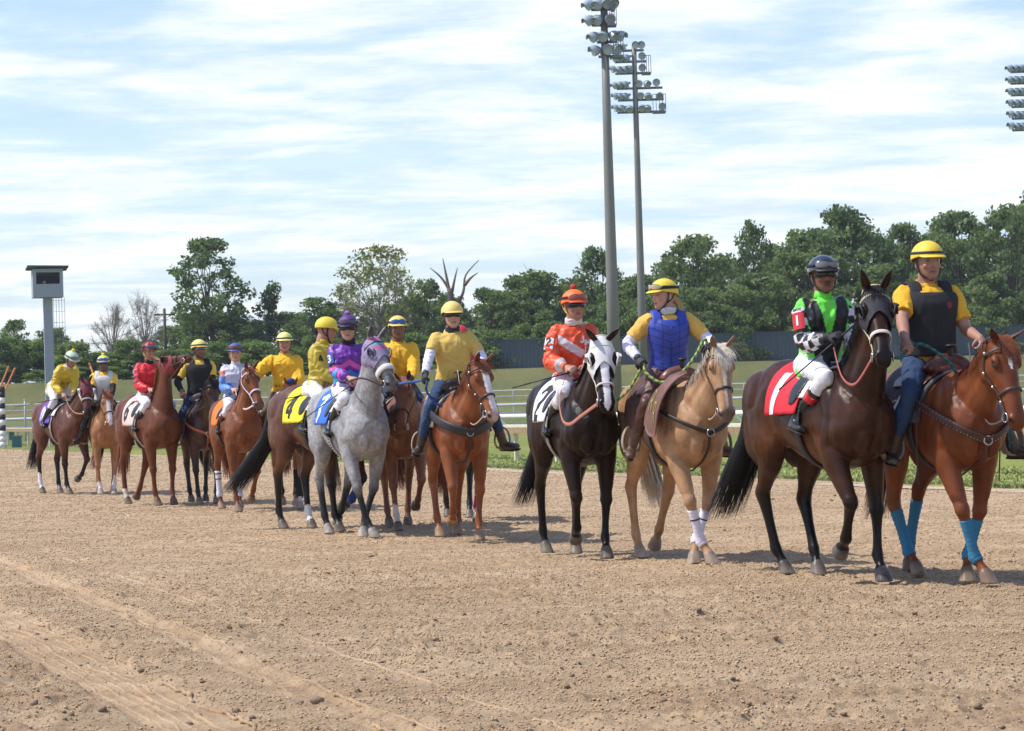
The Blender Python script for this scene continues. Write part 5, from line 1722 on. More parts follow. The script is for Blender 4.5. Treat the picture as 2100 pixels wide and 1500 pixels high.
    off = off + .25 + .35 * (vnoise(np.column_stack([s, s * 0, s * 0]), .8) - .5)
    q = np.array([7.1, 35.6]) + np.outer(s, EDGE_D) + np.outer(off, EDGE_N)
    hgt = (.018 + .035 * rng.rand(nb)) * (1 + .6 * np.exp(-off * 2)); a = rng.rand(nb) * 6.28; w = .010 + .012 * rng.rand(nb)
    dx, dy = np.cos(a) * w, np.sin(a) * w; lean = rng.randn(nb, 2) * .03
    z0 = -.035
    V = np.zeros((nb, 4, 3)); V[:, 0] = np.column_stack([q[:, 0] - dx, q[:, 1] - dy, dx * 0 + z0]); V[:, 1] = np.column_stack([q[:, 0] + dx, q[:, 1] + dy, dx * 0 + z0])
    V[:, 2] = np.column_stack([q[:, 0] + lean[:, 0] + dx * .2, q[:, 1] + lean[:, 1] + dy * .2, z0 + hgt]); V[:, 3] = np.column_stack([q[:, 0] + lean[:, 0] - dx * .2, q[:, 1] + lean[:, 1] - dy * .2, z0 + hgt])
    me = quads_mesh('grass', V.reshape(-1, 3), np.arange(nb * 4).reshape(-1, 4))
    tag(add_obj('grass', me, mat('grass_blade', (.30, .33, .105), rough=.7, var=.35, var_scale=1.2), smooth=False), 'short bright green grass growing along the edge of the dirt track', 'grass', kind='stuff')
    # pale sandy lip of the track edge
    V = []; 
    ss = np.linspace(-12, 110, 300)
    for s_ in ss:
        wv = .25 * (vnoise(np.array([[s_, 0, 1]]), .9)[0] - .5)
        for o in (-.9 + wv, -.35 + wv * 1.6):
            p_ = edge_pt(s_, o); V.append((p_[0], p_[1], -.012))
    Q = [(2 * i, 2 * i + 2, 2 * i + 3, 2 * i + 1) for i in range(len(ss) - 1)]
    tag(add_obj('track_edge', quads_mesh('track_edge', np.array(V), np.array(Q)), mat('lip', (.46, .35, .23), rough=.95, var=.3, var_scale=3, bump=.01, bump_scale=30)), kind='structure')

# ---- rails
def rail_fence(name, label, cat, s0, s1, off, hgt, kind, step=2.4, base_line=None, rails=None, group=None):
    root = empty(name, (0, 0, 0), label=label, cat=cat)
    def pt(s, o=0.0, z=0.0):
        if base_line is None: q = edge_pt(s, off + o)
        else:
            a, b = base_line; d = unit(np.array(b) - np.array(a)); q = np.array(a) + d * s + np.array([-d[1], d[0]]) * -o
        gz = berm(q[1]) if base_line is not None else 0.0
        return np.array([q[0], q[1], float(gz) + z - .03])
    d3 = unit(pt(s0 + 1) - pt(s0)); nn = unit(pt(s0, 1.0) - pt(s0))
    if kind == 'board':
        cream = mat('rail_cream', (.62, .54, .40), rough=.6, var=.12, var_scale=2)
        g = Geo(); M = np.column_stack([d3, nn, [0, 0, 1]])
        c = (pt(s0) + pt(s1)) / 2; L = np.linalg.norm(pt(s1) - pt(s0))
        g.add(*box(c + np.array([0, 0, hgt]), (L, .24, .045), M)); g.obj('top_board', cream, root, smooth=False)
        g = Geo(); g.add(*box(c + np.array([0, 0, hgt - .10]) - nn * .10, (L, .03, .13), M)); g.obj('fascia_shade', mat('rail_wood', (.30, .20, .11), rough=.8, var=.2), root, smooth=False)  # brown puts the shadow under the top board into the colour
        for k in range(int((s1 - s0) / step)):
            p_ = pt(s0 + (k + .5) * step); g = Geo(); g.add(*box(p_ + np.array([0, 0, hgt / 2 - .02]) + nn * .06, (.09, .09, hgt), M)); g.obj('post', cream, root, smooth=False)
    elif kind == 'goose':
        wh = mat('rail_white', (.74, .76, .78), rough=.35, var=.05)
        g = Geo(); P = [pt(s0 + (s1 - s0) * i / 40, 0, hgt) for i in range(41)]
        g.add(*tube(np.array(P), .10, .075, side=nn, n=14)); g.obj('rail', wh, root)
        g = Geo(); P = [pt(s0 + (s1 - s0) * i / 40, .34, hgt - .32) for i in range(41)]
        g.add(*tube(np.array(P), .03, .03, side=nn, n=8)); g.obj('lower_rail', wh, root)
        for k in range(int((s1 - s0) / step)):
            s = s0 + (k + .5) * step
            P = [pt(s, .62, .0), pt(s, .55, .35), pt(s, .34, .70), pt(s, .06, hgt - .03)]
            g = Geo(); g.add(*tube(np.array(P), .032, n=8, sub=4)); g.obj('bracket', wh, root)
    else:
        wh = mat('rail_grey', (.62, .64, .64), rough=.4, var=.05)
        for z, r in rails:
            g = Geo(); P = [pt(s0 + (s1 - s0) * i / 30, 0, z) for i in range(31)]
            g.add(*tube(np.array(P), r, n=8, side=(0, 0, 1))); g.obj('rail', wh, root)
        for k in range(int((s1 - s0) / step)):
            p_ = pt(s0 + (k + .5) * step); g = Geo(); g.add(*tube([p_, p_ + np.array([0, 0, rails[0][0]])], .035, n=8)); g.obj('post', wh, root)
    return root

def build_rails():
    rail_fence('inner_rail', 'cream topped board rail on square posts along the inside edge of the dirt', 'rail', -8, 96, 3.0, .82, 'board', step=2.6)
    rail_fence('turf_rail', 'thick white tubular rail on curved brackets beyond the cream board rail', 'rail', -8, 110, 11.5, .93, 'goose', step=3.0)
    rail_fence('far_rail', 'two bar white rail crossing the flat infield grass in the middle distance', 'rail', 0, 98, 0, 1.2, 'pipe', step=4.0, base_line=((-50, 149), (48, 149)), rails=((1.21, .085), (.75, .04)))
    rail_fence('bank_rail', 'thin two bar rail highest on the grass bank in front of the wall', 'rail', 0, 98, 0, .8, 'pipe', step=4.0, base_line=((-50, 177.5), (48, 177.5)), rails=((.82, .04), (.42, .035)))

def build_wall():
    # slate boundary wall: shallow vertical ribs, posts behind, cap
    root = empty('boundary_wall', (0, 205, 3.9), label='long slate blue ribbed boundary wall at the foot of the tall trees', cat='wall')
    x0 = at_depth(955, 700, 205).x; x1 = 75.0
    P = []; n = int((x1 - x0) / .32)
    V = []; F = []; y = 0
    step = .32; prof = ((0, 0), (.12, 0), (.16, .022), (.28, .022), (.32, 0))
    pts = []
    for k in range(n):
        for a, b in prof[:-1]: pts.append((x0 + k * step + a, -b))
    top = 2.35
    for (x, yy) in pts: V.append((x, yy, 0)); V.append((x, yy, top - .0))
    for i in range(len(pts) - 1): F.append((2 * i, 2 * i + 2, 2 * i + 3, 2 * i + 1))
    me = to_mesh('panels', V, F); add_obj('panels', me, mat('wall_slate', (.050, .078, .096), rough=.7, var=.12, var_scale=.3), root, smooth=False)
    g = Geo(); g.add(*box(((x0 + x1) / 2, .02, top + .04), (x1 - x0, .16, .08))); g.obj('coping', mat('wall_cap', (.05, .07, .08), rough=.6), root, smooth=False)

# ---- vegetation
def leaf_mesh(name, clumps, rng, per, size, cols, droop=.2):
    V = []; C = []
    for (c, r) in clumps:
        n = max(6, int(per * (r / 1.0) ** 2))
        d = rng.randn(n, 3); d /= np.linalg.norm(d, axis=1)[:, None]
        rad = r * rng.rand(n) ** .45
        p = np.asarray(c) + d * rad[:, None] * np.array([1, 1, .75])
        a = rng.randn(n, 3); a /= np.linalg.norm(a, axis=1)[:, None]
        b = np.cross(a, rng.randn(n, 3)); b /= np.linalg.norm(b, axis=1)[:, None]
        s = size * (.55 + .9 * rng.rand(n))[:, None]
        a = a * s; b = b * s * .6
        q = np.stack([p - a * .5, p + b * .55 + a * .1, p + a * .6, p - b * .55 + a * .1], axis=1)
        V.append(q.reshape(-1, 3))
        base = np.array(cols[0]) + (np.array(cols[1]) - np.array(cols[0])) * rng.rand()
        cc = base * (.75 + .5 * rng.rand(n, 1))
        C.append(np.repeat(cc, 4, axis=0))
    V = np.vstack(V); C = np.vstack(C)
    me = quads_mesh(name, V, np.arange(len(V)).reshape(-1, 4))
    set_col(me, C)
    return me
def leaf_mat():
    if 'leaf' in MATS: return MATS['leaf']
    m = bpy.data.materials.new('leaf'); m.use_nodes = True; nt = m.node_tree; b = nt.nodes['Principled BSDF']
    at = nt.nodes.new('ShaderNodeAttribute'); at.attribute_name = 'Col'
    b.inputs['Roughness'].default_value = .55; b.inputs['Specular IOR Level'].default_value = .25
    nt.links.new(at.outputs['Color'], b.inputs['Base Color'])
    tr = nt.nodes.new('ShaderNodeBsdfTranslucent'); sc_ = nt.nodes.new('ShaderNodeVectorMath'); sc_.operation = 'MULTIPLY'; sc_.inputs[1].default_value = (1.3, 1.5, .6)
    nt.links.new(at.outputs['Color'], sc_.inputs[0]); nt.links.new(sc_.outputs[0], tr.inputs['Color'])
    mx = nt.nodes.new('ShaderNodeMixShader'); mx.inputs[0].default_value = .42
    out = nt.nodes['Material Output']
    nt.links.new(b.outputs[0], mx.inputs[1]); nt.links.new(tr.outputs[0], mx.inputs[2]); nt.links.new(mx.outputs[0], out.inputs['Surface'])
    MATS['leaf'] = m
    return m
TREEV = {}
def tree_variant(kind, seed):
    """unit tree: height 10, returns (trunk mesh, crown mesh)"""
    key = (kind, seed)
    if key in TREEV: return TREEV[key]
    rng = np.random.RandomState(seed * 13 + len(kind))
    g = Geo(); clumps = []
    K = dict(dense=dict(n=80, w=3.9, z0=1.2, z1=9.7, r=(.45, 1.1), per=150, size=.30, cols=((.095, .135, .062), (.21, .265, .125))),
             tall=dict(n=60, w=2.8, z0=1.8, z1=9.8, r=(.4, .9), per=150, size=.29, cols=((.085, .125, .062), (.19, .245, .12))),
             airy=dict(n=95, w=3.0, z0=1.9, z1=9.8, r=(.32, .80), per=150, size=.26, cols=((.08, .12, .055), (.16, .215, .095))),
             pale=dict(n=110, w=3.7, z0=1.4, z1=9.9, r=(.4, .85), per=52, size=.27, cols=((.16, .17, .075), (.26, .26, .13))),
             cone=dict(n=50, w=2.5, z0=.8, z1=9.8, r=(.4, .95), per=110, size=.30, cols=((.05, .085, .04), (.10, .145, .065))),
             bush=dict(n=60, w=4.6, z0=.5, z1=9.2, r=(.7, 1.8), per=75, size=.46, cols=((.09, .135, .055), (.22, .28, .11))),
             sage=dict(n=14, w=4.6, z0=.8, z1=8.0, r=(1.6, 2.8), per=50, size=.55, cols=((.13, .14, .09), (.21, .21, .14))),
             bare=dict(n=44, w=3.9, z0=3.0, z1=9.9, r=(.3, .5), per=0, size=.2, cols=((.1, .1, .05), (.1, .1, .05))))[kind]
    lean = rng.randn(2) * .35
    H = 6.2 if kind in ('dense', 'tall', 'airy', 'cone') else 5.0
    if kind in ('bush', 'sage'): H = 2.0
    tr = .20 if kind not in ('bush', 'sage') else .12
    tp = [np.array([0, 0, -.3]), np.array([lean[0] * .2, lean[1] * .2, H * .4]), np.array([lean[0] * .7, lean[1] * .6, H * .75]), np.array([lean[0], lean[1], H])]
    if kind == 'cone': tp.append(np.array([lean[0], lean[1], 9.3]))
    g.add(*tube(np.array(tp), np.interp(np.linspace(0, 1, len(tp)), [0, 1], [tr, tr * .35]), n=9, sub=3))
    for i in range(K['n']):
        z = K['z0'] + (K['z1'] - K['z0']) * rng.rand() ** .8
        t = (z - K['z0']) / (K['z1'] - K['z0'])
        if kind == 'cone': ww = K['w'] * (1 - t) ** .8 + .3
        elif kind in ('bush', 'sage'): ww = K['w'] * math.sqrt(max(1 - t ** 2, .04))
        else: ww = K['w'] * (math.sin(math.pi * min(max(t * .80 + .17, 0), 1)) ** .7)
        a = rng.rand() * 2 * math.pi; rr = ww * rng.rand() ** .45
        r = K['r'][0] + (K['r'][1] - K['r'][0]) * rng.rand()
        c = np.array([math.cos(a) * rr + lean[0] * t, math.sin(a) * rr + lean[1] * t, min(z, 10 - r * .6)])
        clumps.append((c, r))
        if kind not in ('bush', 'sage') and i < 26 + (18 if kind == 'bare' else 0):
            q = .25 + .75 * rng.rand(); base = np.array([lean[0] * q, lean[1] * q, max(.9, min(H * q, z - 1.0))])
            mid = base * .45 + c * .55 + np.array([0, 0, .35]) + rng.randn(3) * .12
            r0 = .075 * (1.2 - .6 * q)
            g.add(*tube(np.array([base, mid, c]), [r0, r0 * .55, .012], n=6, sub=3))
            for k in range(14 if kind in ('bare', 'pale') else 4):
                s_ = mid * (1 - (q2 := .2 + .8 * rng.rand())) + c * q2; e = s_ + rng.randn(3) * np.array([.55, .55, .4]) + np.array([0, 0, .45])
                g.add(*tube(np.array([s_, (s_ + e) / 2 + rng.randn(3) * .08, e]), [.022, .014, .004], n=4, cap=False))
                if kind == 'bare':
                    for k2 in range(3):
                        s2 = s_ + (e - s_) * rng.rand(); e2 = s2 + rng.randn(3) * .3 + np.array([0, 0, .2]); g.add(*tube(np.array([s2, e2]), [.010, .003], n=3, cap=False))
    if kind == 'bare':      # main limbs
        pass
    tm = g.mesh('trunk'); tm.polygons.foreach_set('use_smooth', [True] * len(tm.polygons))
    cm = leaf_mesh('crown', clumps, rng, K['per'], K['size'], K['cols']) if K['per'] else None
    bark = mat('bark', (.085, .065, .05), rough=.9, var=.3, bump=.02, bump_scale=6) if kind not in ('bare', 'pale') else mat('bark_pale', (.22, .19, .16), rough=.9, var=.3)
    tm.materials.append(bark)
    if cm: cm.materials.append(leaf_mat())
    TREEV[key] = (tm, cm)
    return TREEV[key]
def plant(kind, seed, px, top, wpx, depth, label, group=None, name=None, cat=None, zoff=0.0, rz=None):
    tm, cm = tree_variant(kind, seed)
    p_ = at_depth(px, top, depth); gz = float(berm(depth)) + zoff
    H = max(p_.z - gz, .5); W = wpx / FPX * depth
    wide = {'dense': 7.2, 'tall': 5.4, 'airy': 6.2, 'pale': 7.6, 'cone': 5.2, 'bush': 11.0, 'sage': 11.0, 'bare': 8.2}[kind]
    nm = name or ('bush' if kind in ('bush', 'sage') else 'tree')
    root = empty(nm, (p_.x, depth, gz), rz if rz is not None else (seed * 1.7 + px * .37) % 6.28, label, cat or nm, group)
    sx = W / wide; sz = H / 10.0
    root.scale = (sx, sx, sz)
    t = bpy.data.objects.new('trunk', tm); COL.objects.link(t); t.parent = root
    if cm:
        c = bpy.data.objects.new('crown', cm); COL.objects.link(c); c.parent = root
    return root

def build_trees():
    T = [
     # kind, seed, px, top y, width px, depth, label
     ('airy', 1, 1232, 505, 130, 214, 'thin light green tree showing through beside the nearer light pole'),
     ('dense', 2, 1425, 482, 190, 216, 'rounded green tree rising between the second light pole and the separate high crown'),
     ('dense', 3, 1330, 560, 170, 212, 'low broad green tree right behind the second light pole'),
     ('airy', 4, 1540, 452, 110, 222, 'slender tree whose separate high crown has sky below it'),
     ('dense', 1, 1640, 470, 200, 214, 'green tree filling the gap left of the tallest middle crown'),
     ('dense', 4, 1722, 424, 250, 218, 'largest broad green tree with the highest crown above the black helmet jockey'),
     ('tall', 2, 1862, 462, 130, 224, 'taller dark tree just left of the yellow helmet of the rightmost rider'),
     ('dense', 5, 1968, 434, 190, 216, 'big dark green tree behind the shoulder of the rightmost rider'),
     ('airy', 3, 1905, 480, 150, 226, 'open crowned tree seen between the dark tree and the big dark green one'),
     ('dense', 2, 2070, 420, 200, 212, 'high green tree cut by the right edge of the picture'),
     ('tall', 5, 2125, 392, 130, 222, 'topmost dark tree at the far right margin'),
     ('dense', 3, 1800, 540, 190, 209, 'lower green tree standing in front of the tall crowns between the two right riders'),
     ('dense', 5, 1560, 560, 190, 209, 'lower green tree under the slender high crown'),
     ('dense', 1, 1460, 590, 160, 208, 'bushy dark tree over the wall behind the woman in the blue vest'),
     ('dense', 6, 1080, 556, 200, 214, 'broad green tree left of the orange jockey helmet'),
     ('dense', 4, 1175, 570, 150, 217, 'green tree directly behind the orange helmet'),
     ('dense', 2, 1005, 590, 150, 211, 'green tree between the dead snag and the broad green tree'),
     ('tall', 1, 868, 572, 110, 215, 'dark green tree left of the dead snag'),
     ('dense', 3, 925, 600, 110, 212, 'dark bushy tree at the foot of the dead snag'),
     ('pale', 1, 762, 504, 215, 213, 'pale half bare tree with the tall rounded crown in the middle'),
     ('pale', 2, 700, 580, 130, 216, 'pale half bare smaller tree left of the tall pale one'),
     ('pale', 3, 815, 545, 110, 218, 'pale half bare tree joined to the right side of the tall pale one'),
     ('airy', 5, 640, 610, 170, 212, 'grey green tree behind the rider in the buttoned yellow jacket'),
     ('airy', 2, 432, 488, 185, 208, 'tall lone dark tree with gaps in its crown left of centre'),
     ('cone', 1, 543, 578, 105, 210, 'narrow pointed dark tree right of the tall lone tree'),
     ('dense', 6, 475, 640, 150, 207, 'dark bushy tree filling in below the tall lone tree'),
     ('bare', 1, 290, 596, 120, 209, 'leafless grey tree beside the utility poles, right one of two'),
     ('bare', 2, 225, 622, 110, 214, 'leafless grey tree beside the utility poles, left one of two'),
     ('dense', 5, 32, 656, 80, 216, 'small dark tree at the far left margin'),
     ('dense', 1, 120, 672, 110, 213, 'small dark tree behind the judges tower column'),
     ('dense', 2, 2030, 560, 150, 208, 'dark tree low behind the pricked ears of the rightmost horse'),
     ('dense', 4, 1690, 590, 150, 207, 'green tree low behind the black helmet'),
     ('dense', 6, 1890, 590, 150, 207, 'dark tree low behind the rightmost rider'),
     ('dense', 3, 1250, 600, 130, 210, 'dark tree low behind the two light poles'),
    ]
    for k, s, px, top, w, d, lab in T: plant(k, s, px, top, w, d, lab, group=None)
    for i, (px, top) in enumerate(((1010, 600), (1100, 588), (1190, 590), (1290, 572), (1380, 540), (1480, 530), (1590, 500), (1680, 470), (1780, 480), (1850, 500), (1930, 490), (2010, 478), (2095, 470), (905, 618), (845, 610), (590, 640), (510, 660), (400, 640), (350, 668), (690, 640), (800, 622))):
        plant('dense', 1 + i % 6, px, top, 175, 228 + (i % 4) * 2, 'tree in the back rank filling the gaps between the nearer crowns', group='back rank of trees')
    rng = np.random.RandomState(21)
    # scrub along the bank, each bush on its own
    xs = list(np.arange(-20, 1000, 47)) + list(np.arange(1000, 2140, 62))
    rows = []
    for i, px in enumerate(xs):
        h = (690 if px < 620 else 668) + rng.rand() * 36 - (40 if px > 1200 else 0)
        if px > 960: h -= 20
        rows.append((px + rng.randn() * 10, h))
    for i, (px, top) in enumerate(rows):
        plant('bush', 1 + i % 4, px, top, 105 + rng.rand() * 50, 206.4 + (i % 3) * .8 if px > 940 else 201.5 + (i % 4) * 1.2, 'green bush in the scrubby undergrowth row below the trees', group='undergrowth bushes in a row below the trees')
    for i, px in enumerate(np.arange(-10, 880, 83)):
        plant('bush', 1 + (i + 2) % 4, px + rng.randn() * 12, 742 + rng.rand() * 18, 90, 199, 'low bright bush at the front foot of the undergrowth', group='low bushes at the foot of the undergrowth')
    plant('sage', 1, 1512, 700, 64, 201, 'grey green shrub in front of the wall beside the palomino head')
    plant('sage', 2, 2078, 700, 90, 201, 'grey green shrub in front of the wall at the right margin')
    plant('sage', 3, 2125, 712, 70, 200.4, 'paler low shrub cut by the right margin')
    # dead snag
    d = 210.5; root = empty('dead_tree', (at_depth(932, 600, d).x, d, float(berm(d))), label='dead grey snag with bare antler limbs above the leaves', cat='tree')
    base = np.array(root.location)
    def q(px, py, dy=0): 
        v = at_depth(px, py, d + dy); return np.array([v.x, v.y, v.z]) - base
    g = Geo(); g.add(*tube([q(932, 790), q(934, 700), q(928, 640), q(922, 592)], [.42, .38, .33, .22], n=12, sub=4)); 
    gm = mat('deadwood', (.12, .095, .08), rough=.9, var=.25)
    g.obj('trunk', gm, root)
    for br in ([(925, 600), (905, 570), (882, 550)], [(922, 600), (914, 560), (908, 530)], [(925, 610), (932, 575), (938, 550)], [(932, 640), (950, 600), (955, 565), (982, 534)], [(953, 585), (966, 570), (980, 560)]):
        g = Geo(); P = [q(a, b, i * .3) for i, (a, b) in enumerate(br)]
        g.add(*tube(P, np.linspace(.15, .03, len(P)), n=8, sub=4)); g.obj('limb', gm, root)

# ---- light towers, judges tower, poles
def lamp_mesh():
    g = Geo()
    a = np.linspace(0, 1, 7); P = [np.array([-.22 + .62 * q, 0, 0]) for q in a]
    r = np.array([.07, .13, .20, .27, .31, .33, .34])
    V, F = tube(P, r, n=16, cap=False); g.add(V, F)
    V2, F2 = tube([p_ for p_ in P], r - .015, n=16, cap=True); g.add(V2, [f[::-1] for f in F2])
    g.add(*ellipsoid((-.24, 0, 0), (.13, .11, .11)))
    # visor on the top half
    V = []; F = []
    for i, x in enumerate((.38, .52, .64)):
        for j in range(9):
            aa = math.pi * j / 8; V.append((x, math.cos(aa) * (.345 - .02 * i), math.sin(aa) * (.345 - .02 * i)))
    for i in range(2):
        for j in range(8):
            q = (i * 9 + j, i * 9 + j + 1, (i + 1) * 9 + j + 1, (i + 1) * 9 + j); F.append(q)
    g.add(V, F)
    g.add(*box((-.05, 0, -.30), (.06, .06, .30)))
    me = g.mesh('floodlight'); return me
def light_tower(px, topy, depth, label, tiers, scale=.8, top_r=.14, bot_r=.30):
    gz = float(berm(depth)); p_ = at_depth(px, topy, depth); H = p_.z - gz
    root = empty('light_tower', (p_.x, depth, gz), 0, label, 'light tower', 'floodlight towers round the track')
    galv = mat('galvanised', (.20, .19, .175), rough=.55, metal=.1, var=.15, var_scale=.4); dark = mat('lamp_bracket', (.16, .18, .20), rough=.5, metal=.4)
    g = Geo(); g.add(*tube([(0, 0, -.1), (0, 0, H * .35), (0, 0, H * .7), (0, 0, H)], [bot_r, bot_r * .8, bot_r * .62, top_r], n=16)); g.obj('pole', galv, root)
    lm = bpy.data.meshes.get('floodlight') or lamp_mesh()
    if not lm.materials: lm.materials.append(mat('lamp_shell', (.36, .42, .47), rough=.35, metal=.1))
    m2p = FPX / depth
    for (dy, xl, xr, lamps, basket) in tiers:       # pixels below the top, arm ends in px relative to the pole, lamp offsets
        z = H - dy / m2p
        arm = empty('arm', (0, 0, 0)); arm.parent = root; bpy.data.objects.remove(arm)
        g = Geo(); g.add(*box(((xl + xr) / 2 / m2p, 0, z), ((xr - xl) / m2p, .12, .12)))
        if basket: 
            x1 = xr / m2p; g.add(*box((x1 - basket / m2p / 2, -.4, z - .1), (basket / m2p, .8, .06)))
            for q in np.linspace(0, 1, 5): g.add(*tube([(x1 - basket / m2p * q, -.78, z - .1), (x1 - basket / m2p * q, -.78, z + .85)], .018, n=5))
            g.add(*tube([(x1 - basket / m2p, -.78, z + .85), (x1, -.78, z + .85)], .02, n=5))
        ar = g.obj('crossarm', dark, root, smooth=False)
        for (lx, ang, tilt) in lamps:
            l = bpy.data.objects.new('floodlight', lm); COL.objects.link(l); l.parent = ar
            l.location = (lx / m2p, -.1, z + .40 * scale); l.rotation_euler = (0, R(tilt), R(ang)); l.scale = (scale,) * 3
    return root
def build_structures():
    A = [(-26, 205, 25), (-12, 230, 28), (2, 250, 24), (12, 300, 20)]
    light_tower(1238, 12, 120, 'nearer and taller floodlight tower, its pole behind the orange jockey', [
        (8, -26, 22, [(-24, 205, 28), (-8, 240, 26), (8, 265, 20), (18, 280, 16)], 8), (40, -26, 24, [(-24, 205, 28), (-9, 235, 28), (12, 270, 18)], 18),
        (75, -16, 26, [(-16, 215, 24), (0, 250, 22), (14, 300, 20), (24, 330, 20)], 0), (105, -14, 36, [(-12, 200, 10), (8, 262, 8), (18, 300, 8)], 20)], scale=.78, top_r=.16, bot_r=.34)
    light_tower(1300, 96, 138, 'farther floodlight tower with six tiers of lamps, middle of the three', [
        (8, -34, 20, [(-28, 200, 20), (-20, 210, 20), (4, 262, 0), (16, 262, 0)], 0), (31, -40, 24, [(-34, 200, 20), (-22, 205, 20), (-12, 215, 20), (16, 265, 0)], 0),
        (55, -40, 32, [(-38, 195, 5), (-26, 205, 20), (-14, 210, 20), (-6, 220, 10), (16, 265, 0)], 18),
        (86, -38, 56, [(-36, 205, 25), (-26, 210, 22), (-16, 215, 20), (10, 250, 10), (22, 290, 20), (44, 265, 0)], 0), (110, -36, 58, [(-34, 195, 10), (-24, 205, 20), (-16, 215, 20), (12, 255, 15), (26, 270, 30), (50, 268, 30)], 0),
        (135, -38, 60, [(-34, 195, 5), (-24, 205, 15), (-12, 260, 30), (14, 260, 20), (24, 270, 30), (54, 270, 5)], 26)], scale=.62, top_r=.13, bot_r=.26)
    light_tower(2118, 142, 146, 'floodlight tower of lamps cut off by the right edge of the picture', [
        (5 + 24 * i, -46, 44, [(-42, 200, 20 - 3 * i), (-30, 208, 20), (-20, 215, 20), (-8, 240, 15), (10, 260, 15), (24, 270, 15), (38, 280, 10)], 0) for i in range(6)], scale=.66, top_r=.13, bot_r=.28)
    # judges tower
    d = 186; gz = float(berm(d)); b = at_depth(100, 700, d); H = lambda py: at_depth(98, py, d).z - gz
    root = empty('judges_tower', (b.x, d, gz), R(14), 'grey camera hut with a flat dark roof on a single tall column', 'tower')
    gl = mat('tower_paint', (.30, .335, .37), rough=.6, var=.06); dk = mat('tower_roof', (.06, .085, .10), rough=.6)
    h0, h1 = H(611), H(553)
    g = Geo(); g.add(*box((0, 0, h0 / 2), (.66, .60, h0))); g.obj('column', gl, root, smooth=False)
    W = 2.16; hut = Geo(); t = .08; zc = (h0 + h1) / 2
    hut.add(*box((0, 0, h0 + .06), (W, W * .9, .12))); hut.add(*box((0, -W * .45 + t / 2, h0 + .12 + .42), (W, t, .84))); hut.add(*box((0, W * .45 - t / 2, zc + .06), (W, t, h1 - h0 - .12)))
    hh = h1 - h0
    for sx in (-1, 1): hut.add(*box((sx * (W / 2 - t / 2), 0, zc + .063), (t - .004, W * .9 - 2 * t - .004, hh - .13)))
    hut.add(*box((0, -W * .45 + t / 2, h1 - .13), (W - .01, t, .26)))
    for sx in (-1, 1): hut.add(*box((sx * (W / 2 - .12), -W * .45 + t / 2 , zc + .2), (.24, t + .01, hh - .5)))
    ho = hut.obj('hut', gl, root, smooth=False)
    g = Geo(); g.add(*box((0, 0, 0), (W * 1.36, W * 1.25, .12), np.array([[1, 0, 0.02], [0, 1, .05], [-.02, -.05, 1]]))); me = g.mesh('roof'); co = get_co(me); co[:, 2] += h1 + .10; put_co(me, co); add_obj('roof', me, dk, root, smooth=False)
    g = Geo(); g.add(*box((0, .2, h0 + 1.15), (W - .5, .4, .9))); g.obj('dark_interior', mat('interior', (.025, .03, .04), rough=.9), ho, smooth=False)  # near-black block stands in for the shade inside the hut
    g = Geo(); g.add(*box((-.25, -.55, h0 + 1.05), (.22, .35, .28))); g.add(*tube([(-.25, -.75, h0 + 1.06), (-.25, -1.0, h0 + 1.06)], .08, n=10)); g.obj('camera', mat('camera_body', (.25, .2, .18), rough=.5), ho)
    cage = Geo()
    for i in range(5): cage.add(*tube([(.42 + .20 * i, .25, h0 - 3.4), (.42 + .20 * i, .25, h0)], .018, n=5))
    for k in range(5): cage.add(*tube([(.42, .25, h0 - 3.4 + .8 * k), (1.22, .25, h0 - 3.4 + .8 * k)], .014, n=5))
    cage.obj('ladder_cage', mat('cage', (.35, .38, .42), rough=.5), root)
    # utility poles and wires
    wood = mat('pole_wood', (.075, .055, .045), rough=.9, var=.2)
    PP = []
    for px, top, dd, lab in ((337, 633, 206, 'dark wooden utility pole right of the leafless trees'), (168, 696, 206, 'shorter dark wooden utility pole left of the leafless trees'), (318, 662, 212, 'thin grey street lamp pole just left of the dark utility pole')):
        gz = float(berm(dd)); t = at_depth(px, top, dd); h = t.z - gz
        root = empty('utility_pole', (t.x, dd, gz), 0, lab, 'utility pole'); thin = 'thin' in lab
        g = Geo(); g.add(*tube([(0, 0, -.1), (0, 0, h)], [.16 if not thin else .07, .11 if not thin else .05], n=10)); g.obj('pole', wood if not thin else mat('cage'), root)
        g = Geo()
        if thin: g.add(*tube([(0, 0, h - .05), (.5, 0, h + .2), (1.1, 0, h + .2)], .04, n=6, sub=3)); g.obj('lamp_arm', mat('cage'), root)
        else: g.add(*box((0, 0, h - .5), (1.7 if px > 200 else 1.2, .10, .12))); g.obj('crossarm', wood, root, smooth=False)
        PP.append((t.x, dd, t.z))
    for i, (dz, ax) in enumerate(((-.4, -.7), (-.4, .7), (-1.6, 0))):
        a = np.array([PP[1][0] + ax * .6, PP[1][1], PP[1][2] + dz]); b_ = np.array([PP[0][0] + ax, PP[0][1], PP[0][2] + dz]); e = b_ + (np.array([26., 0, -1.0])); s_ = a + np.array([-9, 0, .1])
        P = []
        for (u, v) in ((s_, a), (a, b_), (b_, e)):
            for t_ in np.linspace(0, 1, 9)[:-1]: P.append(u + (v - u) * t_ + np.array([0, 0, -.7 * 4 * t_ * (1 - t_)]))
        g = Geo(); g.add(*tube(np.array(P), .022, n=5, side=(0, 0, 1)))
        o = g.obj('power_line', mat('wire', (.06, .065, .07), rough=.6)); tag(o, ['power line wire on the left arm ends of the utility poles', 'power line wire on the right arm ends of the utility poles', 'lowest power line wire between the utility poles'][i], 'wire')
    # striped distance post
    c = ground_at(6, 918); d = c.y; hgt = at_depth(6, 793, d).z
    root = empty('striped_post', (c.x, c.y, 0), 0, 'black and white striped post standing at the rail, far left', 'post')
    n = 11
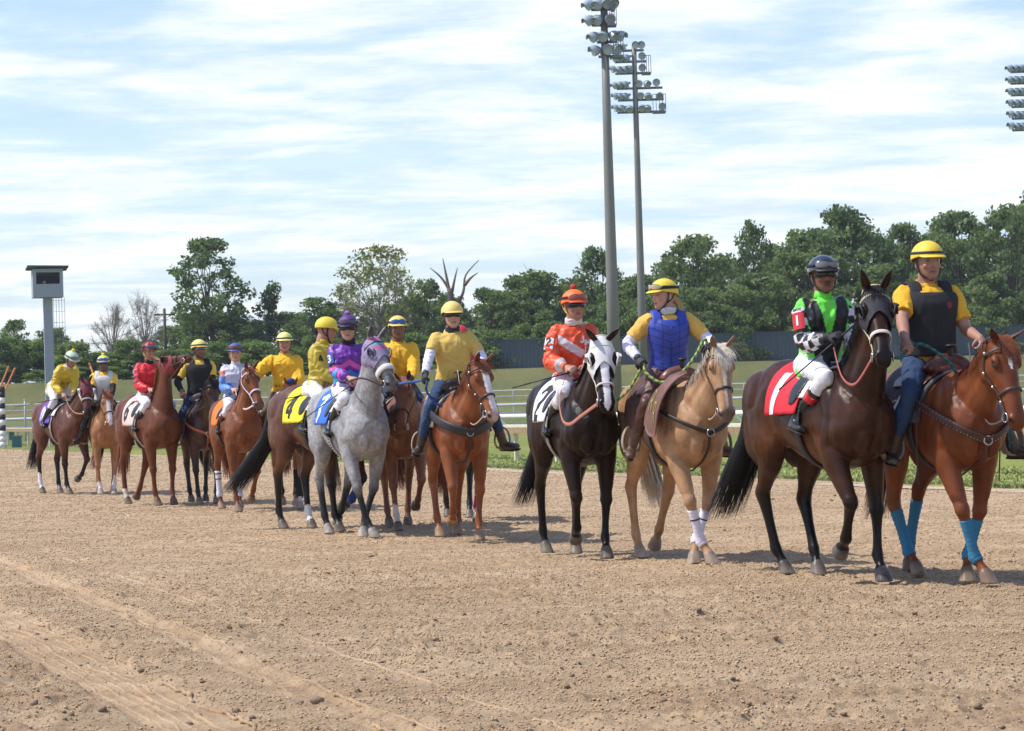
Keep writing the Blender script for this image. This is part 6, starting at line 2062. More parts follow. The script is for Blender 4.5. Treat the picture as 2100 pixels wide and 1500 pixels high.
    for i in range(n):
        g = Geo(); z0 = hgt * i / n; g.add(*tube([(0, 0, z0), (0, 0, z0 + hgt / n - .002)], .15, n=18)); g.obj('band', mat('post_white', (.75, .75, .76), rough=.6) if i % 2 == (0) and i < n - 1 or i in (1,) else mat('post_black', (.02, .02, .025), rough=.6), root)
    for k, (x0, y0, x1, y1, lab) in enumerate(((-2, 800, 17, 754, 'orange leaning marker pole, leftmost one'), (8, 805, 30, 757, 'orange leaning marker pole just right of the striped post'), (212, 830, 184, 747, 'orange leaning marker pole behind the rider in the white vest'))):
        d2 = d + 2.5 + k; a = at_depth(x0, y0, d2); b_ = at_depth(x1, y1, d2)
        dirv = (b_ - a); foot = a - dirv * (a.z / max(dirv.z, .1))
        g = Geo(); g.add(*tube([np.array(foot), np.array(b_)], .036, n=8)); g.add(*ellipsoid(np.array(b_), (.06, .06, .06), nu=8, nv=6)); g.add(*ellipsoid(np.array(foot), (.14, .14, .05), nu=10, nv=6))
        tag(g.obj('marker_pole', mat('orange_pole', (.62, .16, .05), rough=.6)), lab, 'pole', 'orange marker poles')
    for px, py in ((22, 905), (35, 921)):
        c = ground_at(px, py); g = Geo(); g.add(*box((c.x, c.y, .28), (.36, .3, .44))); g.add(*box((c.x, c.y, .53), (.42, .36, .05)))
        tag(g.obj('rail_box', mat('teal_box', (.03, .12, .12), rough=.6), smooth=False), 'small dark teal box under the rail, ' + ('left one' if px < 30 else 'right one'), 'box')
    for px, y0, y1 in ((53, 820, 905),):
        c = ground_at(px, y1); z = at_depth(px, y0, c.y).z; g = Geo(); g.add(*tube([(c.x, c.y, 0), (c.x, c.y, z)], .05, n=8)); g.add(*ellipsoid((c.x, c.y, z), (.07, .07, .05)))
        tag(g.obj('grey_post', mat('cage')), 'thin grey post beside the rail near the striped post', 'post')
# ================================================================== the parade
YEL = (.74, .42, .025); PALEY = (.66, .45, .11); WHITE = (.72, .71, .72); DENIM = (.022, .05, .12)
def place_M(px, py, yaw, scale=1.0, fx=.47):
    c = ground_at(px, py); ps = R(yaw)
    f = Vector((math.sin(ps), -math.cos(ps), 0))
    pos = Vector((c.x, c.y, 0)) - f * fx * scale
    return Matrix.Translation(pos) @ Matrix.Rotation(math.atan2(f.y, f.x), 4, 'Z') @ Matrix.Scale(scale, 4)
PROF = np.array([(-.16, .0, .115, .165), (-.08, .0, .120, .172), (.0, .0, .118, .168), (.09, .006, .108, .150), (.18, .012, .108, .150), (.27, .014, .118, .166), (.35, .010, .122, .182), (.40, .004, .114, .186), (.44, -.002, .096, .168)])
def chest_fn(p, y0=0, z0=0, off=.026):
    def fn(u, v):
        z = z0 + v; y = y0 - u      # text runs from the wearer's right to left as seen from the front
        y = y0 + u
        xc = np.interp(z, PROF[:, 0], PROF[:, 1]); d = np.interp(z, PROF[:, 0], PROF[:, 2]) * 1.03 + off; w = np.interp(z, PROF[:, 0], PROF[:, 3]) + off
        q = max(0, 1 - abs(y / w) ** 2.35) ** (1 / 2.35)
        return p.T(xc + d * q, y, z), p.fw
    return fn
def chest_text(p, txt, y0, z0, cw, ch, sw, key, col, off=.020, parent=None):
    g = Geo(); text_geo(g, txt, chest_fn(p, y0, z0, off), cw, ch, sw, lift=.004)
    me = g.mesh('lettering'); put_co(me, get_co(me) - p.org)
    return add_obj('lettering', me, mat('letter_' + key, col, rough=.7), parent or p.root, smooth=False)

def paint_green(p, co, c):
    y, z, x = torso_uv(p, co); s, t, a = arm_uv(p, co)
    ay = np.abs(y); zz = np.clip(z, 0, .5)
    inner = np.interp(zz, [.19, .46], [0, .072]); outer = np.interp(z, [-.1, .0, .17, .42], [.04, .07, .118, .172])
    V = (x > .0) & (ay < outer) & (ay > inner) & (z > -.0) & (z < .52)
    V |= (x > 0) & (z <= .19) & (z > -.14) & (ay < outer)
    c = mixc(c, (.012, .012, .014), V & ((s == 0) | (np.abs(y) < .165)))
    arm = (s != 0) & ~V
    chk = (np.floor(t * 5.2) + np.floor((a + 3.2) / 1.05)) % 2
    c = mixc(c, (.70, .68, .72), arm & (t > .10)); c = mixc(c, (.012, .012, .014), arm & (t > .10) & (chk == 0))
    return c
def paint_sash(p, co, c):
    y, z, x = torso_uv(p, co); s, t, a = arm_uv(p, co)
    d = z - (.375 - (y + .16) * .62)
    c = mixc(c, (.70, .64, .70), (s == 0) & (x > -.02) & (np.abs(d) < .042) & (y < .14))
    c = mixc(c, (.62, .55, .58), (s != 0) & (t > 1.62) & (t < 1.80))
    return c
def paint_chevron(p, co, c):
    y, z, x = torso_uv(p, co); s, t, a = arm_uv(p, co)
    q = z + np.abs(y) * .62
    body = (s == 0) & (z < .42)
    c = mixc(c, (.72, .10, .42), body & (q > .275) & (q < .335))
    c = mixc(c, (.03, .27, .62), body & (q > .165) & (q < .225))
    c = mixc(c, (.60, .08, .35), body & (q > .055) & (q < .105))
    c = mixc(c, (.72, .10, .42), (s != 0) & (t > .72) & (t < .90)); c = mixc(c, (.03, .30, .66), (s != 0) & (t > 1.02) & (t < 1.22))
    c = mixc(c, (.62, .08, .38), (s != 0) & (t > 1.34) & (t < 1.46))
    return c
def paint_redbars(p, co, c):
    s, t, a = arm_uv(p, co); m = s != 0
    for t0 in (.62, .86): c = mixc(c, (.02, .012, .03), m & (np.abs(t - t0) < .035))
    c = mixc(c, (.30, .16, .35), m & (t > .14) & (t < .52) & (np.abs(a) < .5))
    return c
def paint_silver(p, co, c):
    y, z, x = torso_uv(p, co); s, t, a = arm_uv(p, co)
    c = mixc(c, (.10, .24, .62), (s != 0) & (t > .42)); c = mixc(c, (.70, .24, .16), (s < 0) & (t > .12) & (t < .42))
    c = mixc(c, (.12, .25, .60), (s == 0) & (x > 0) & (y > .05) & (y < .11) & (z < .40))
    return c
def paint_gold(p, co, c):
    y, z, x = torso_uv(p, co)
    for cy_, cz_ in ((-.055, .24), (.055, .25)):
        d = np.hypot((y - cy_), (z - cz_)); c = mixc(c, (.10, .09, .02), (x > 0) & (d > .018) & (d < .034) & ((y - cy_) + (z - cz_) < .02))
    return c
def boots_red(p, co, c):
    for sg in (1, -1):
        hip, kn, an, toe = p.leg[sg]; d, t = seg_dist(co, an, kn)
        c = mixc(c, (.62, .015, .03), (d < .09) & (t > .46) & (t < .62)); 
    return c
def boots_tan(c2, lo):
    def f(p, co, c):
        for sg in (1, -1):
            hip, kn, an, toe = p.leg[sg]; d, t = seg_dist(co, an, kn); c = mixc(c, c2, (d < .1) & (t > lo))
        return c
    return f
def helm_stripes(th, ph, c):
    return np.array((.015, .015, .02)) if (int((ph / (2 * math.pi)) * 14 + .5) % 2) else c
def hood3(s, x, u, c):
    q = s + .22 * abs(x)
    if u > .02 and abs(x) < .075:
        if .02 < q < .06: return np.array((.55, .10, .25))
        if .085 < q < .12: return np.array((.12, .35, .42))
        if .15 < q < .185: return np.array((.50, .10, .25))
    return c
def hood10(s, x, u, c):
    return np.array((.62, .58, .56)) if (u < -.02 and s > .12) else c
def vest_quilt(p, co, c):
    y, z, x = torso_uv(p, co)
    q = (z - np.abs(y) * .35) / .062; f = np.abs(q - np.round(q)); l1 = (f < .07) & (z < .42)
    l2 = np.abs(np.abs(y) - .075) < .0035
    return mixc(c, np.array(c[0]) * .35, (l1 | l2))

JB = dict(trousers=('white', (.70, .69, .72), .75), boot=('black', (.012, .012, .013), .16), boot_top=.70, trouser_t=1.42, sleeve='long', wr=.018,
          size=.99, shw=.158, footL=(.14, .265, 1.17), footR=(.14, -.265, 1.17), kneeL=(1, -.05, .45), kneeR=(1, .05, .45), seat=(.04, 0, 1.555), puff=.006, elbowR=(-.6, -.35, -.8), toeL=(1, .15, -.15), toeR=(1, -.15, -.15))
OB = dict(trousers=('denim', DENIM, .9), boot=('brown', (.05, .032, .022), .45), boot_top=.32, trouser_t=1.9, sleeve='short', wr=.012, wrs=13,
          footL=(.13, .40, .94), footR=(.13, -.40, .94), seat=(-.05, 0, 1.64), kneeL=(1, .3, .2), kneeR=(1, -.3, .2), toeL=(1, .35, -.05), toeR=(1, -.35, -.05))
BAYP = ((.008, .006, .0055), .62)

ENT = []
def entry(**k): ENT.append(k)

# ---------- row 1
entry(key='A', px=1988, py=1194, yaw=14, scale=1.0,
  horse=dict(coat=(.145, .040, .013), coat2=(.19, .058, .020), hair=(.20, .06, .025), matkey='chestnut', neck=40, neck_yaw=3, head=66, head_yaw=5, head_scale=1.04, neck_len=.78, ears=(-.25, 1, .75), ear_open=.8,
     FR=(28, -2, 40, 0), FL=(-4, -8, 26, 0), HL='back', HR='fwd', dyFL=-.13, dyFR=.15, dyHL=-.04, dyHR=.05, marks=[(.10, .235, .022, .010, .0, (.72, .68, .66))], hoof=(.16, .11, .075), forelock=1.3, forelock_len=1.1, voxel=.009, mane_side=-1, seed=3, rough=.40, tail=(-.15, -.1)),
  hlabel='chestnut horse with a white star and blue leg wraps, rightmost in the parade',
  bridle=dict(key='studded', color=(.05, .03, .025), conchos=1, w=.010, reins={-1: dict(to=(.36, .10, 1.74), sag=.22), 1: dict(to=(.36, .14, 1.74), sag=.12)}, rein_color=(.08, .07, .065), rein_w=.008),
  west=dict(key='red', leather=(.085, .022, .014), pad=(.085, .085, .09), breast=dict(w=.030, low=1.03, hi=1.32, studs=1, color=(.055, .022, .018)), stir=(.32, .25, .19), stir_w=.055, footL=(.16, .52, .95), footR=(.12, -.42, .94)),
  wraps=dict(FL=(.035, .17, .30), FR=(.035, .17, .30), HL=(.035, .15, .25), HR=(.035, .17, .30)), wkey='blue', bands=None,
  rider=dict(OB, seed=2, size=1.07, seat=(-.05, -.04, 1.655), lean=2, yaw=-4, belly=.07, head_yaw=4, head_pitch=1, skin=(.40, .20, .14), shirt=('gold', (.72, .38, .018), .8), collar=('polo', 'gold', (.72, .38, .018)), stubble=.35, brow=(.04, .025, .02),
     footL=(.16, .52, .97), footR=(.12, -.42, .96), toeL=(.9, .7, .0), toeR=(1, -.25, -.1), handR=(.38, -.40, 1.75), elbowR=(-.5, -.5, -.8), handL=(.34, .21, 1.76), elbowL=(-.3, .3, -.9), handdirR=(.6, -.2, -.35), handdirL=(.7, -.15, -.5),
     helmet=dict(color=(.72, .52, .05), band=(.03, .03, .035), fin='cloth'), vest=dict(key='black', color=(.016, .016, .019), rough=.85), voxel=.0075, hair=('dark', (.03, .022, .018))),
  rlabel='man in golden polo shirt and black vest riding the rightmost chestnut horse')
entry(key='B', px=1757, py=1194, yaw=22, scale=1.04,
  horse=dict(coat=(.048, .017, .0075), coat2=(.022, .009, .006), soft=((.14, .052, .020), .9), points=BAYP, hair=(.008, .007, .007), matkey='bay_wet', rough=.33, spec=.2, neck=67, neck_len=.90, neck_yaw=-4, head=50, head_yaw=-18, head_scale=1.0,
     FL=(8, 3, 32, 0), FR=(30, -34, -50, 1), HL=(-18, 26, 30, 0), HR=(-36, 8, 30, 0), dyFR=.06, dyFL=.02, dyHR=.10, voxel=.009, mane_side=-1, mane_len=.22, mane_n=420, tail=(-.34, -.20), tail_w=1.5, tail_n=420, seed=4, hoof=(.09, .08, .075), ears=(-.25, 1, .32), forelock=.2),
  hlabel='dark bay racehorse in a black hood with the red number 1 saddle cloth',
  bridle=dict(key='tan', color=(.50, .42, .22), nose_color=(.60, .54, .50), nose_w=.015, nose_r=.004, nose_s=.40, w=.009, reins={-1: dict(to=(.42, -.10, 1.67), sag=.20)}, rein_color=(.38, .10, .08), rein_w=.010),
  hood=dict(color=(.020, .019, .028), trim=(.015, .015, .018), key='black'),
  race=dict(cloth=(.60, .015, .03), num='1', numcol=(.75, .74, .76), numkey='white', num_size=(.10, .27), num_w=.075, num_x=-.19, num_z=1.335, zlow=1.195),
  rider=dict(JB, seed=1, lean=10, yaw=-8, head_yaw=-2, head_pitch=1, skin=(.22, .095, .06), shirt=('silk', (.16, .78, .07), .45), collar=('stand', 'green', (.16, .75, .07)), shirt_paint=paint_green, gloves=(.012, .012, .014), moustache=1, shades=('black', (.01, .01, .012)), goggles=('clear', (.20, .19, .22), 'black', (.015, .015, .016)),
     helmet=dict(color=(.018, .018, .025), coat=1.0, fin='gloss', rough=.22, peak=(.012, .012, .013)), boot_paint=boots_red, handR=(.40, -.12, 1.745), handL=(.47, .15, 1.70), elbowR=(-.5, -.25, -.9), elbowL=(-.5, .25, -.9), voxel=.0075, hem=-.13),
  armnum=(-1, '1', (.60, .02, .03), (.75, .74, .76), 'red'),
  rlabel='jockey with black helmet, dark glasses and green, black and white checked silks')
# ---------- row 2
entry(key='C', px=1430, py=1156, yaw=17, scale=1.0,
  horse=dict(coat=(.37, .205, .105), coat2=(.43, .26, .145), hair=(.62, .53, .42), matkey='palomino', neck=45, neck_yaw=6, head=66, head_yaw=-14, neck_len=.80, points=None, FR=(27, -4, 38, 0), FL=(2, -12, 24, 0), HL=(-22, -30, -30, 1), HR=(-40, 4, 26, 0), dyFL=-.15, dyFR=.16,
     marks=[(.06, .54, .020, .012, .0, (.66, .52, .42))], muzzle=(.16, .11, .09), hoof=(.28, .21, .16), voxel=.009, mane_side=-1, mane_n=330, forelock=1.5, forelock_len=1.25, seed=6, rough=.45, tail=(-.18, .25), ear_in=(.22, .12, .07)),
  hlabel='palomino horse with a blond mane and white front leg wraps',
  bridle=dict(key='black', color=(.022, .018, .016), w=.009, reins={-1: dict(to=(.32, .16, 1.76), sag=.22)}, rein_color=(.35, .28, .20), rein_w=.008),
  west=dict(key='brown', leather=(.16, .065, .045), pad=(.10, .055, .045), breast=dict(w=.018, low=1.10, hi=1.34, color=(.022, .017, .015)), stir=(.03, .022, .02), flap='RR', footL=(.13, .40, .94), footR=(-.06, -.36, .98)),
  wraps=dict(FL=(.66, .63, .72), FR=(.66, .63, .72)), wkey='white', bands=(.24,),
  rider=dict(OB, seed=5, size=.98, lean=4, yaw=-10, head_yaw=-66, head_pitch=2, skin=(.52, .28, .21), shirt=('amber', (.70, .40, .075), .8), undersleeve=('white', (.66, .65, .78)), trousers=('chaps', (.085, .030, .022), .45), boot=('tan', (.12, .07, .045), .5), boot_top=.4,
     seat=(-.08, 0, 1.64), footL=(.13, .40, .97), footR=(-.06, -.36, 1.00), toeR=(1, -.35, -.25), handR=(.10, -.34, 1.74), elbowR=(-.6, -.7, -.4), handL=(.34, .22, 1.82), elbowL=(-.3, .9, -.5), gloves=(.015, .015, .02),
     helmet=dict(color=(.74, .55, .05), band=(.02, .02, .02)), goggles=('amber', (.45, .36, .25), 'black', (.02, .02, .02)), vest=dict(key='blue', color=(.028, .055, .36), rough=.5, paint=vest_quilt, zip=(.02, .03, .10)), neck=('white', (.62, .60, .64)), hair=('blond', (.42, .27, .12)), ponytail=1, voxel=.0075),
  rlabel='woman in a blue quilted vest looking over her shoulder on the palomino')
entry(key='D', px=1212, py=1147, yaw=13, scale=1.02,
  horse=dict(coat=(.016, .008, .0055), coat2=(.026, .012, .007), soft=((.045, .020, .011), .6), points=((.006, .005, .005), .5), hair=(.010, .008, .008), matkey='seal', rough=.34, spec=.16, neck=52, neck_len=.82, neck_yaw=2, head=60, head_yaw=-10,
     FL=(2, 2, 36, 0), FR=(20, -30, -52, 1), HL=(-18, 24, 30, 0), HR=(-38, -4, 20, 0), dyHL=-.05, dyFR=.03, marks=[(.20, .62, .034, .026, .004, (.74, .70, .72))], ears=(-.15, 1, .62), ear_open=.3, voxel=.009, mane_side=-1, seed=7, tail=(-.25, -.22), forelock=0, head_scale=1.04),
  hlabel='nearly black racehorse in a white hood with the white number 2 saddle cloth',
  bridle=dict(key='ivory', color=(.62, .58, .52), nose_color=(.62, .57, .52), nose_w=.009, nose_r=.006, nose_s=.42, w=.008, reins={-1: dict(to=(.40, -.12, 1.68), via=[(.98, -.18, 1.24), (.84, -.25, 1.17), (.66, -.27, 1.22), (.50, -.24, 1.42)]), 1: dict(to=(.42, .02, 1.66), sag=.1)}, rein_color=(.45, .17, .12), rein_w=.015),
  hood=dict(color=(.64, .62, .61), trim=(.70, .66, .63), key='white'),
  race=dict(cloth=(.74, .74, .78), num='2', numcol=(.012, .012, .014), numkey='black', num_size=(.16, .25), num_w=.055, num_x=-.16, num_z=1.342, zlow=1.185, towel=(.55, .50, .42), towelkey='tan', girth=(.30, .27, .22), girthkey='tan'),
  rider=dict(JB, seed=8, lean=8, yaw=-2, head_yaw=10, head_pitch=1, skin=(.40, .20, .14), shirt=('silk', (.72, .085, .022), .45), shirt_paint=paint_sash, collar=('stand', 'orange', (.70, .09, .03)), neck=('wht', (.68, .66, .70)), shades=('black', (.01, .01, .012)), goggles=('rose', (.30, .10, .09), 'orange', (.4, .06, .02)),
     helmet=dict(color=(.80, .16, .02), peak=(.55, .06, .02), pompom=(.42, .05, .035), strap=(.50, .36, .08)), boot_paint=boots_tan((.55, .46, .42), .60), handR=(.38, -.14, 1.66), handL=(.40, .04, 1.66), elbowR=(-.5, -.5, -.8), voxel=.0075, puff=.016, hem=-.10, cuffs=('orange', (.72, .14, .05))),
  armnum=(-1, '2', (.74, .73, .76), (.012, .012, .014), 'white'),
  rlabel='jockey in an orange helmet and orange silks with a white sash')
# ---------- row 3
entry(key='E', px=957, py=1109, yaw=11, scale=1.0,
  horse=dict(coat=(.20, .060, .020), coat2=(.25, .085, .030), hair=(.27, .10, .045), matkey='chestnut', neck=45, neck_yaw=15, head=62, head_yaw=10, neck_len=.80, FL=(3, 0, 36, 0), FR=(24, -34, -55, 1), HL=(-44, -10, 15, 0), HR=(-30, 12, 30, 0),
     marks=[(.08, .30, .034, .040, .0, (.76, .73, .72)), (.28, .62, .038, .042, .006, (.74, .66, .64))], hoof=(.24, .15, .09), voxel=.010, mane_side=-1, mane_len=.2, mane_n=330, forelock=1.4, seed=9, tail=(-.15, 0), muzzle=(.42, .26, .19)),
  hlabel='chestnut horse with a broad white blaze and wide black breast collar',
  bridle=dict(key='silver', color=(.028, .022, .020), conchos=1, reins={-1: dict(to=(.34, -.02, 1.74), sag=.25), 1: dict(to=(.34, .1, 1.74), sag=.2)}, rein_color=(.40, .34, .28), rein_w=.007),
  west=dict(key='dark', leather=(.035, .022, .018), pad=(.40, .36, .32), breast=dict(w=.048, t=.018, low=1.10, hi=1.30, color=(.022, .022, .025)), stir=(.03, .03, .03), footL=(.12, .47, .96), footR=(.12, -.40, .94)),
  rider=dict(OB, seed=10, shw=.157, size=1.03, lean=3, yaw=-3, belly=.05, head_yaw=2, head_pitch=1, skin=(.50, .28, .20), shirt=('pale', (.62, .42, .10), .85), collar=('polo', 'pale', (.62, .42, .10)), undersleeve=('white', (.66, .65, .78)), gloves=(.012, .014, .022), shades=('black', (.015, .012, .012)),
     footL=(.12, .47, .99), toeL=(.9, .6, 0), footR=(.12, -.40, .97), handR=(.34, -.36, 1.70), elbowR=(-.4, -.9, -.6), handL=(.34, .20, 1.74), elbowL=(-.3, .9, -.5), helmet=dict(color=(.72, .55, .16), peak=(.70, .52, .14)), neck=('navy', (.03, .035, .07)), voxel=.0085, hair=('grey', (.2, .17, .14)), belt=1),
  rlabel='man in a pale yellow polo shirt, dark glasses and yellow helmet on the blazed chestnut')
entry(key='F', px=750, py=1102, yaw=21, scale=1.02,
  horse=dict(coat=(.33, .325, .33), coat2=(.24, .238, .245), hair=(.50, .46, .36), hairkey='grey', matkey='grey', dapple=.18, neck=66, neck_len=.92, neck_yaw=2, head=50, head_yaw=12, points=((.022, .023, .027), .56), muzzle=(.20, .19, .19), ear_tip=(.03, .03, .035), ear_in=(.05, .05, .055),
     FR=(22, 0, 38, 0), FL=(-4, -10, 22, 0), HL=(-18, -36, -45, 1), HR=(-38, 4, 24, 0), dyFL=-.14, dyFR=.14, dyHR=.04, voxel=.010, mane_side=-1, mane_n=120, mane_len=.10, tail=(-.05, .10), seed=11, hoof=(.30, .28, .25), forelock=0),
  hlabel='dappled grey racehorse in a lilac hood with the blue number 3 saddle cloth',
  bridle=dict(key='darkf', color=(.02, .018, .018), nose_color=(.66, .62, .60), nose_w=.034, nose_r=.013, nose_s=.40, w=.009, reins={-1: dict(to=(.42, -.06, 1.66), via=[(1.0, -.16, 1.66), (.72, -.24, 1.62)])}, rein_color=(.06, .03, .025), rein_w=.012),
  hood=dict(color=(.25, .21, .34), trim=(.06, .03, .15), key='lilac', paint=hood3, cups=False, arch=.7),
  race=dict(cloth=(.03, .14, .62), num='3', numcol=(.68, .70, .76), numkey='white', num_size=(.14, .24), num_w=.040, num_x=-.20, num_z=1.342, zlow=1.185, girth=(.5, .5, .5), girthkey='white', girth_trim=(.02, .02, .02), girth_w=.034),
  rider=dict(JB, seed=12, lean=6, yaw=-14, head_yaw=-4, head_pitch=3, skin=(.46, .26, .19), shirt=('silk', (.14, .022, .30), .45), shirt_paint=paint_chevron, collar=('stand', 'purple', (.14, .02, .28)), shades=('black', (.01, .01, .012)), goggles=('smoke', (.10, .08, .14), 'black', (.02, .02, .02)), helmet=dict(color=(.09, .03, .17), peak=(.02, .015, .04), pompom=(.30, .12, .50)),
     handR=(.40, -.10, 1.67), handL=(.42, .06, 1.68), elbowR=(-.5, -.3, -.8), voxel=.0085, hem=-.10, neck=('black', (.015, .015, .017))),
  armnum=(-1, '3', (.02, .07, .30), (.74, .76, .80), 'blue'),
  rlabel='jockey in purple silks with pink and blue chevrons')
# ---------- row 4
entry(key='G', px=836, py=1088, yaw=8, scale=.99,
  horse=dict(coat=(.16, .062, .030), coat2=(.20, .08, .038), hair=(.17, .07, .04), matkey='chestnut', neck=34, neck_yaw=-8, head=62, head_yaw=-14, FL='lift', FR=(8, 4, 36, 0), HL=(-40, -6, 20, 0), HR=(-30, 10, 30, 0), socks={'FR': (.20, (.6, .5, .44))}, voxel=.014, seed=13, tail=(-.15, .1)),
  hlabel='red roan horse partly hidden behind the blazed chestnut and the grey',
  bridle=dict(key='dark', reins={-1: dict(to=(.34, -.06, 1.70), sag=.2)}),
  west=dict(key='dark', leather=(.035, .022, .018), pad=(.09, .07, .06), stir=(.35, .33, .30)),
  rider=dict(OB, seed=14, lean=2, yaw=-4, head_yaw=4, head_pitch=1, skin=(.22, .11, .075), sleeve='long', shirt=('gold', (.80, .44, .02), .6), wr=.016, collar=('polo', 'gold', (.80, .44, .02)), goggles=('blue', (.03, .12, .45), 'black', (.02, .02, .02)), helmet=dict(color=(.74, .54, .14), peak=(.74, .54, .14)), hair=('dark', (.03, .022, .018)), gloves=(.015, .015, .02), voxel=.011, handR=(.34, -.12, 1.70), handL=(.34, .10, 1.70)),
  rlabel='dark skinned man in a yellow button shirt and yellow helmet with blue goggles')
entry(key='H', px=703, py=1090, yaw=33, scale=1.04,
  horse=dict(coat=(.11, .042, .022), coat2=(.07, .028, .017), points=BAYP, hair=(.018, .014, .014), matkey='bay', neck=40, neck_yaw=6, head=60, FL='lift', FR=(10, 2, 34, 0), HL='mid', HR=(-40, -6, 22, 0), socks={'HL': (.16, (.72, .70, .70))}, voxel=.012, tail=(-.42, -.42), tail_w=1.5, tail_n=340, seed=15, rough=.38, spec=.32),
  hlabel='bay racehorse with a long swinging black tail and the yellow number 4 saddle cloth',
  bridle=dict(key='dark'), race=dict(cloth=(.80, .68, .03), num='4', numcol=(.012, .012, .014), numkey='black', num_size=(.15, .23), num_w=.040, num_x=-.19, num_z=1.342, zlow=1.18),
  wraps=dict(FL=(.03, .06, .28)), wkey='navy', bands=None,
  rider=dict(JB, seed=16, lean=6, yaw=34, head_yaw=26, head_pitch=14, skin=(.40, .2, .14), shirt=('silk', (.52, .40, .045), .5), collar=('stand', 'olive', (.5, .38, .04)), helmet=dict(color=(.72, .55, .04)), handR=(.42, .10, 1.62), handL=(.40, .26, 1.62), voxel=.010, puff=.018, gloves=(.5, .48, .5)),
  armnum=(-1, '4', (.62, .42, .02), (.012, .012, .014), 'gold'),
  rlabel='jockey in olive yellow silks turned away from the camera')
entry(key='I', px=957, py=1071, yaw=6, scale=1.0,
  horse=dict(coat=(.045, .022, .015), points=BAYP, hair=(.01, .008, .008), matkey='bay', neck=20, head=70, neck_yaw=0, FL='stand', FR=(4, -2, 34, 0), HL='mid', HR='back', socks={'FL': (.10, (.7, .66, .64))}, voxel=.016, seed=17),
  hlabel='dark horse with pink leg wraps almost hidden behind the blazed chestnut', bridle=dict(key='dark'), race=dict(cloth=(.3, .05, .2), num='', zlow=1.2),
  wraps=dict(FL=(.62, .04, .16), FR=(.62, .04, .16)), wkey='pink', bands=(.22, .40), bandkey='white',
  rider=dict(JB, seed=18, lean=8, head_pitch=1, seat=(-.06, .02, 1.545), skin=(.3, .15, .1), shirt=('silk', (.50, .02, .04), .5), helmet=dict(color=(.55, .02, .04)), voxel=.013),
  rlabel='rider in a red cap hidden behind the man in the pale yellow polo')
# ---------- row 5
entry(key='J', px=597, py=1044, yaw=8, scale=1.0,
  horse=dict(coat=(.24, .10, .055), coat2=(.28, .13, .07), hair=(.25, .12, .07), matkey='chestnut', neck=38, neck_yaw=2, head=64, head_yaw=-4, FL=(4, 0, 36, 0), FR=(20, -20, -25, 1), HL='mid', HR=(-40, -4, 20, 0), socks={'FL': (.12, (.5, .42, .38))}, voxel=.013, seed=19, hoof=(.3, .22, .18), tail=(-.1, 0), forelock=1.6),
  hlabel='chestnut horse with black leg wraps behind the number 4 racehorse', bridle=dict(key='dark'), west=dict(key='mauve', leather=(.11, .05, .04), pad=(.24, .17, .15), stir=(.02, .02, .02), pad_z=1.10), pom=1,
  wraps=dict(FL=(.016, .014, .016), FR=(.016, .014, .016), HL=(.016, .014, .016)), wkey='black', bands=None,
  rider=dict(OB, seed=20, size=1.04, lean=3, yaw=-4, belly=.06, head_yaw=4, skin=(.44, .22, .16), sleeve='long', shirt=('gold', (.82, .44, .015), .55), wr=.020, wrs=12, puff=.022, collar=('polo', 'gold', (.80, .42, .02)), trousers=('brownchaps', (.075, .038, .018), .7), boot=('blackmatte', (.015, .014, .014), .5), boot_top=.45,
     footR=(.12, -.46, .92), handR=(.30, -.55, 1.80), elbowR=(-.4, -.5, -.9), handL=(.34, .10, 1.72), helmet=dict(color=(.70, .68, .22), band=(.06, .08, .05), peak=(.68, .66, .2)), hair=('dark', (.03, .022, .018)), voxel=.010),
  rlabel='man in loose yellow jacket and brown chaps reaching his arm out')
entry(key='K', px=503, py=1049, yaw=17, scale=1.0,
  horse=dict(coat=(.16, .050, .018), coat2=(.20, .068, .026), hair=(.05, .025, .02), matkey='chestnut', neck=58, neck_len=.84, head=52, neck_yaw=2, head_yaw=12, FL=(20, -34, -40, 1), FR=(6, 4, 36, 0), HL=(-30, 6, 30, 0), HR=(-40, -2, 20, 0), voxel=.012, seed=21, tail=(-.15, .1), hoof=(.20, .13, .1), muzzle=(.1, .06, .05), marks=[(.11, .15, .016, .016, 0, (.7, .68, .66))], mane_side=-1, forelock=.5),
  hlabel='bright bay racehorse with a white bridle and the orange saddle cloth', bridle=dict(key='whitev', color=(.60, .56, .68), w=.009, reins={-1: dict(to=(.42, -.08, 1.66), sag=.12)}, rein_color=(.6, .5, .52), rein_w=.012),
  race=dict(cloth=(.80, .17, .02), num='', zlow=1.18),
  wraps=dict(HL=(.66, .64, .66), HR=(.66, .64, .66)), wkey='white', bands=(.08, .30),
  rider=dict(JB, seed=22, size=.97, lean=8, yaw=-6, head_yaw=-4, skin=(.50, .28, .21), shirt=('silk', (.52, .54, .66), .5), shirt_paint=paint_silver, collar=('stand', 'silver', (.6, .6, .68)), goggles=('brown', (.16, .09, .02), 'black', (.02, .02, .02)), helmet=dict(color=(.07, .075, .33), peak=(.07, .07, .3), strap=(.5, .38, .1)), boot_paint=boots_tan((.30, .02, .02), .55), voxel=.010),
  rlabel='jockey in silver silks with blue sleeves and a blue helmet')
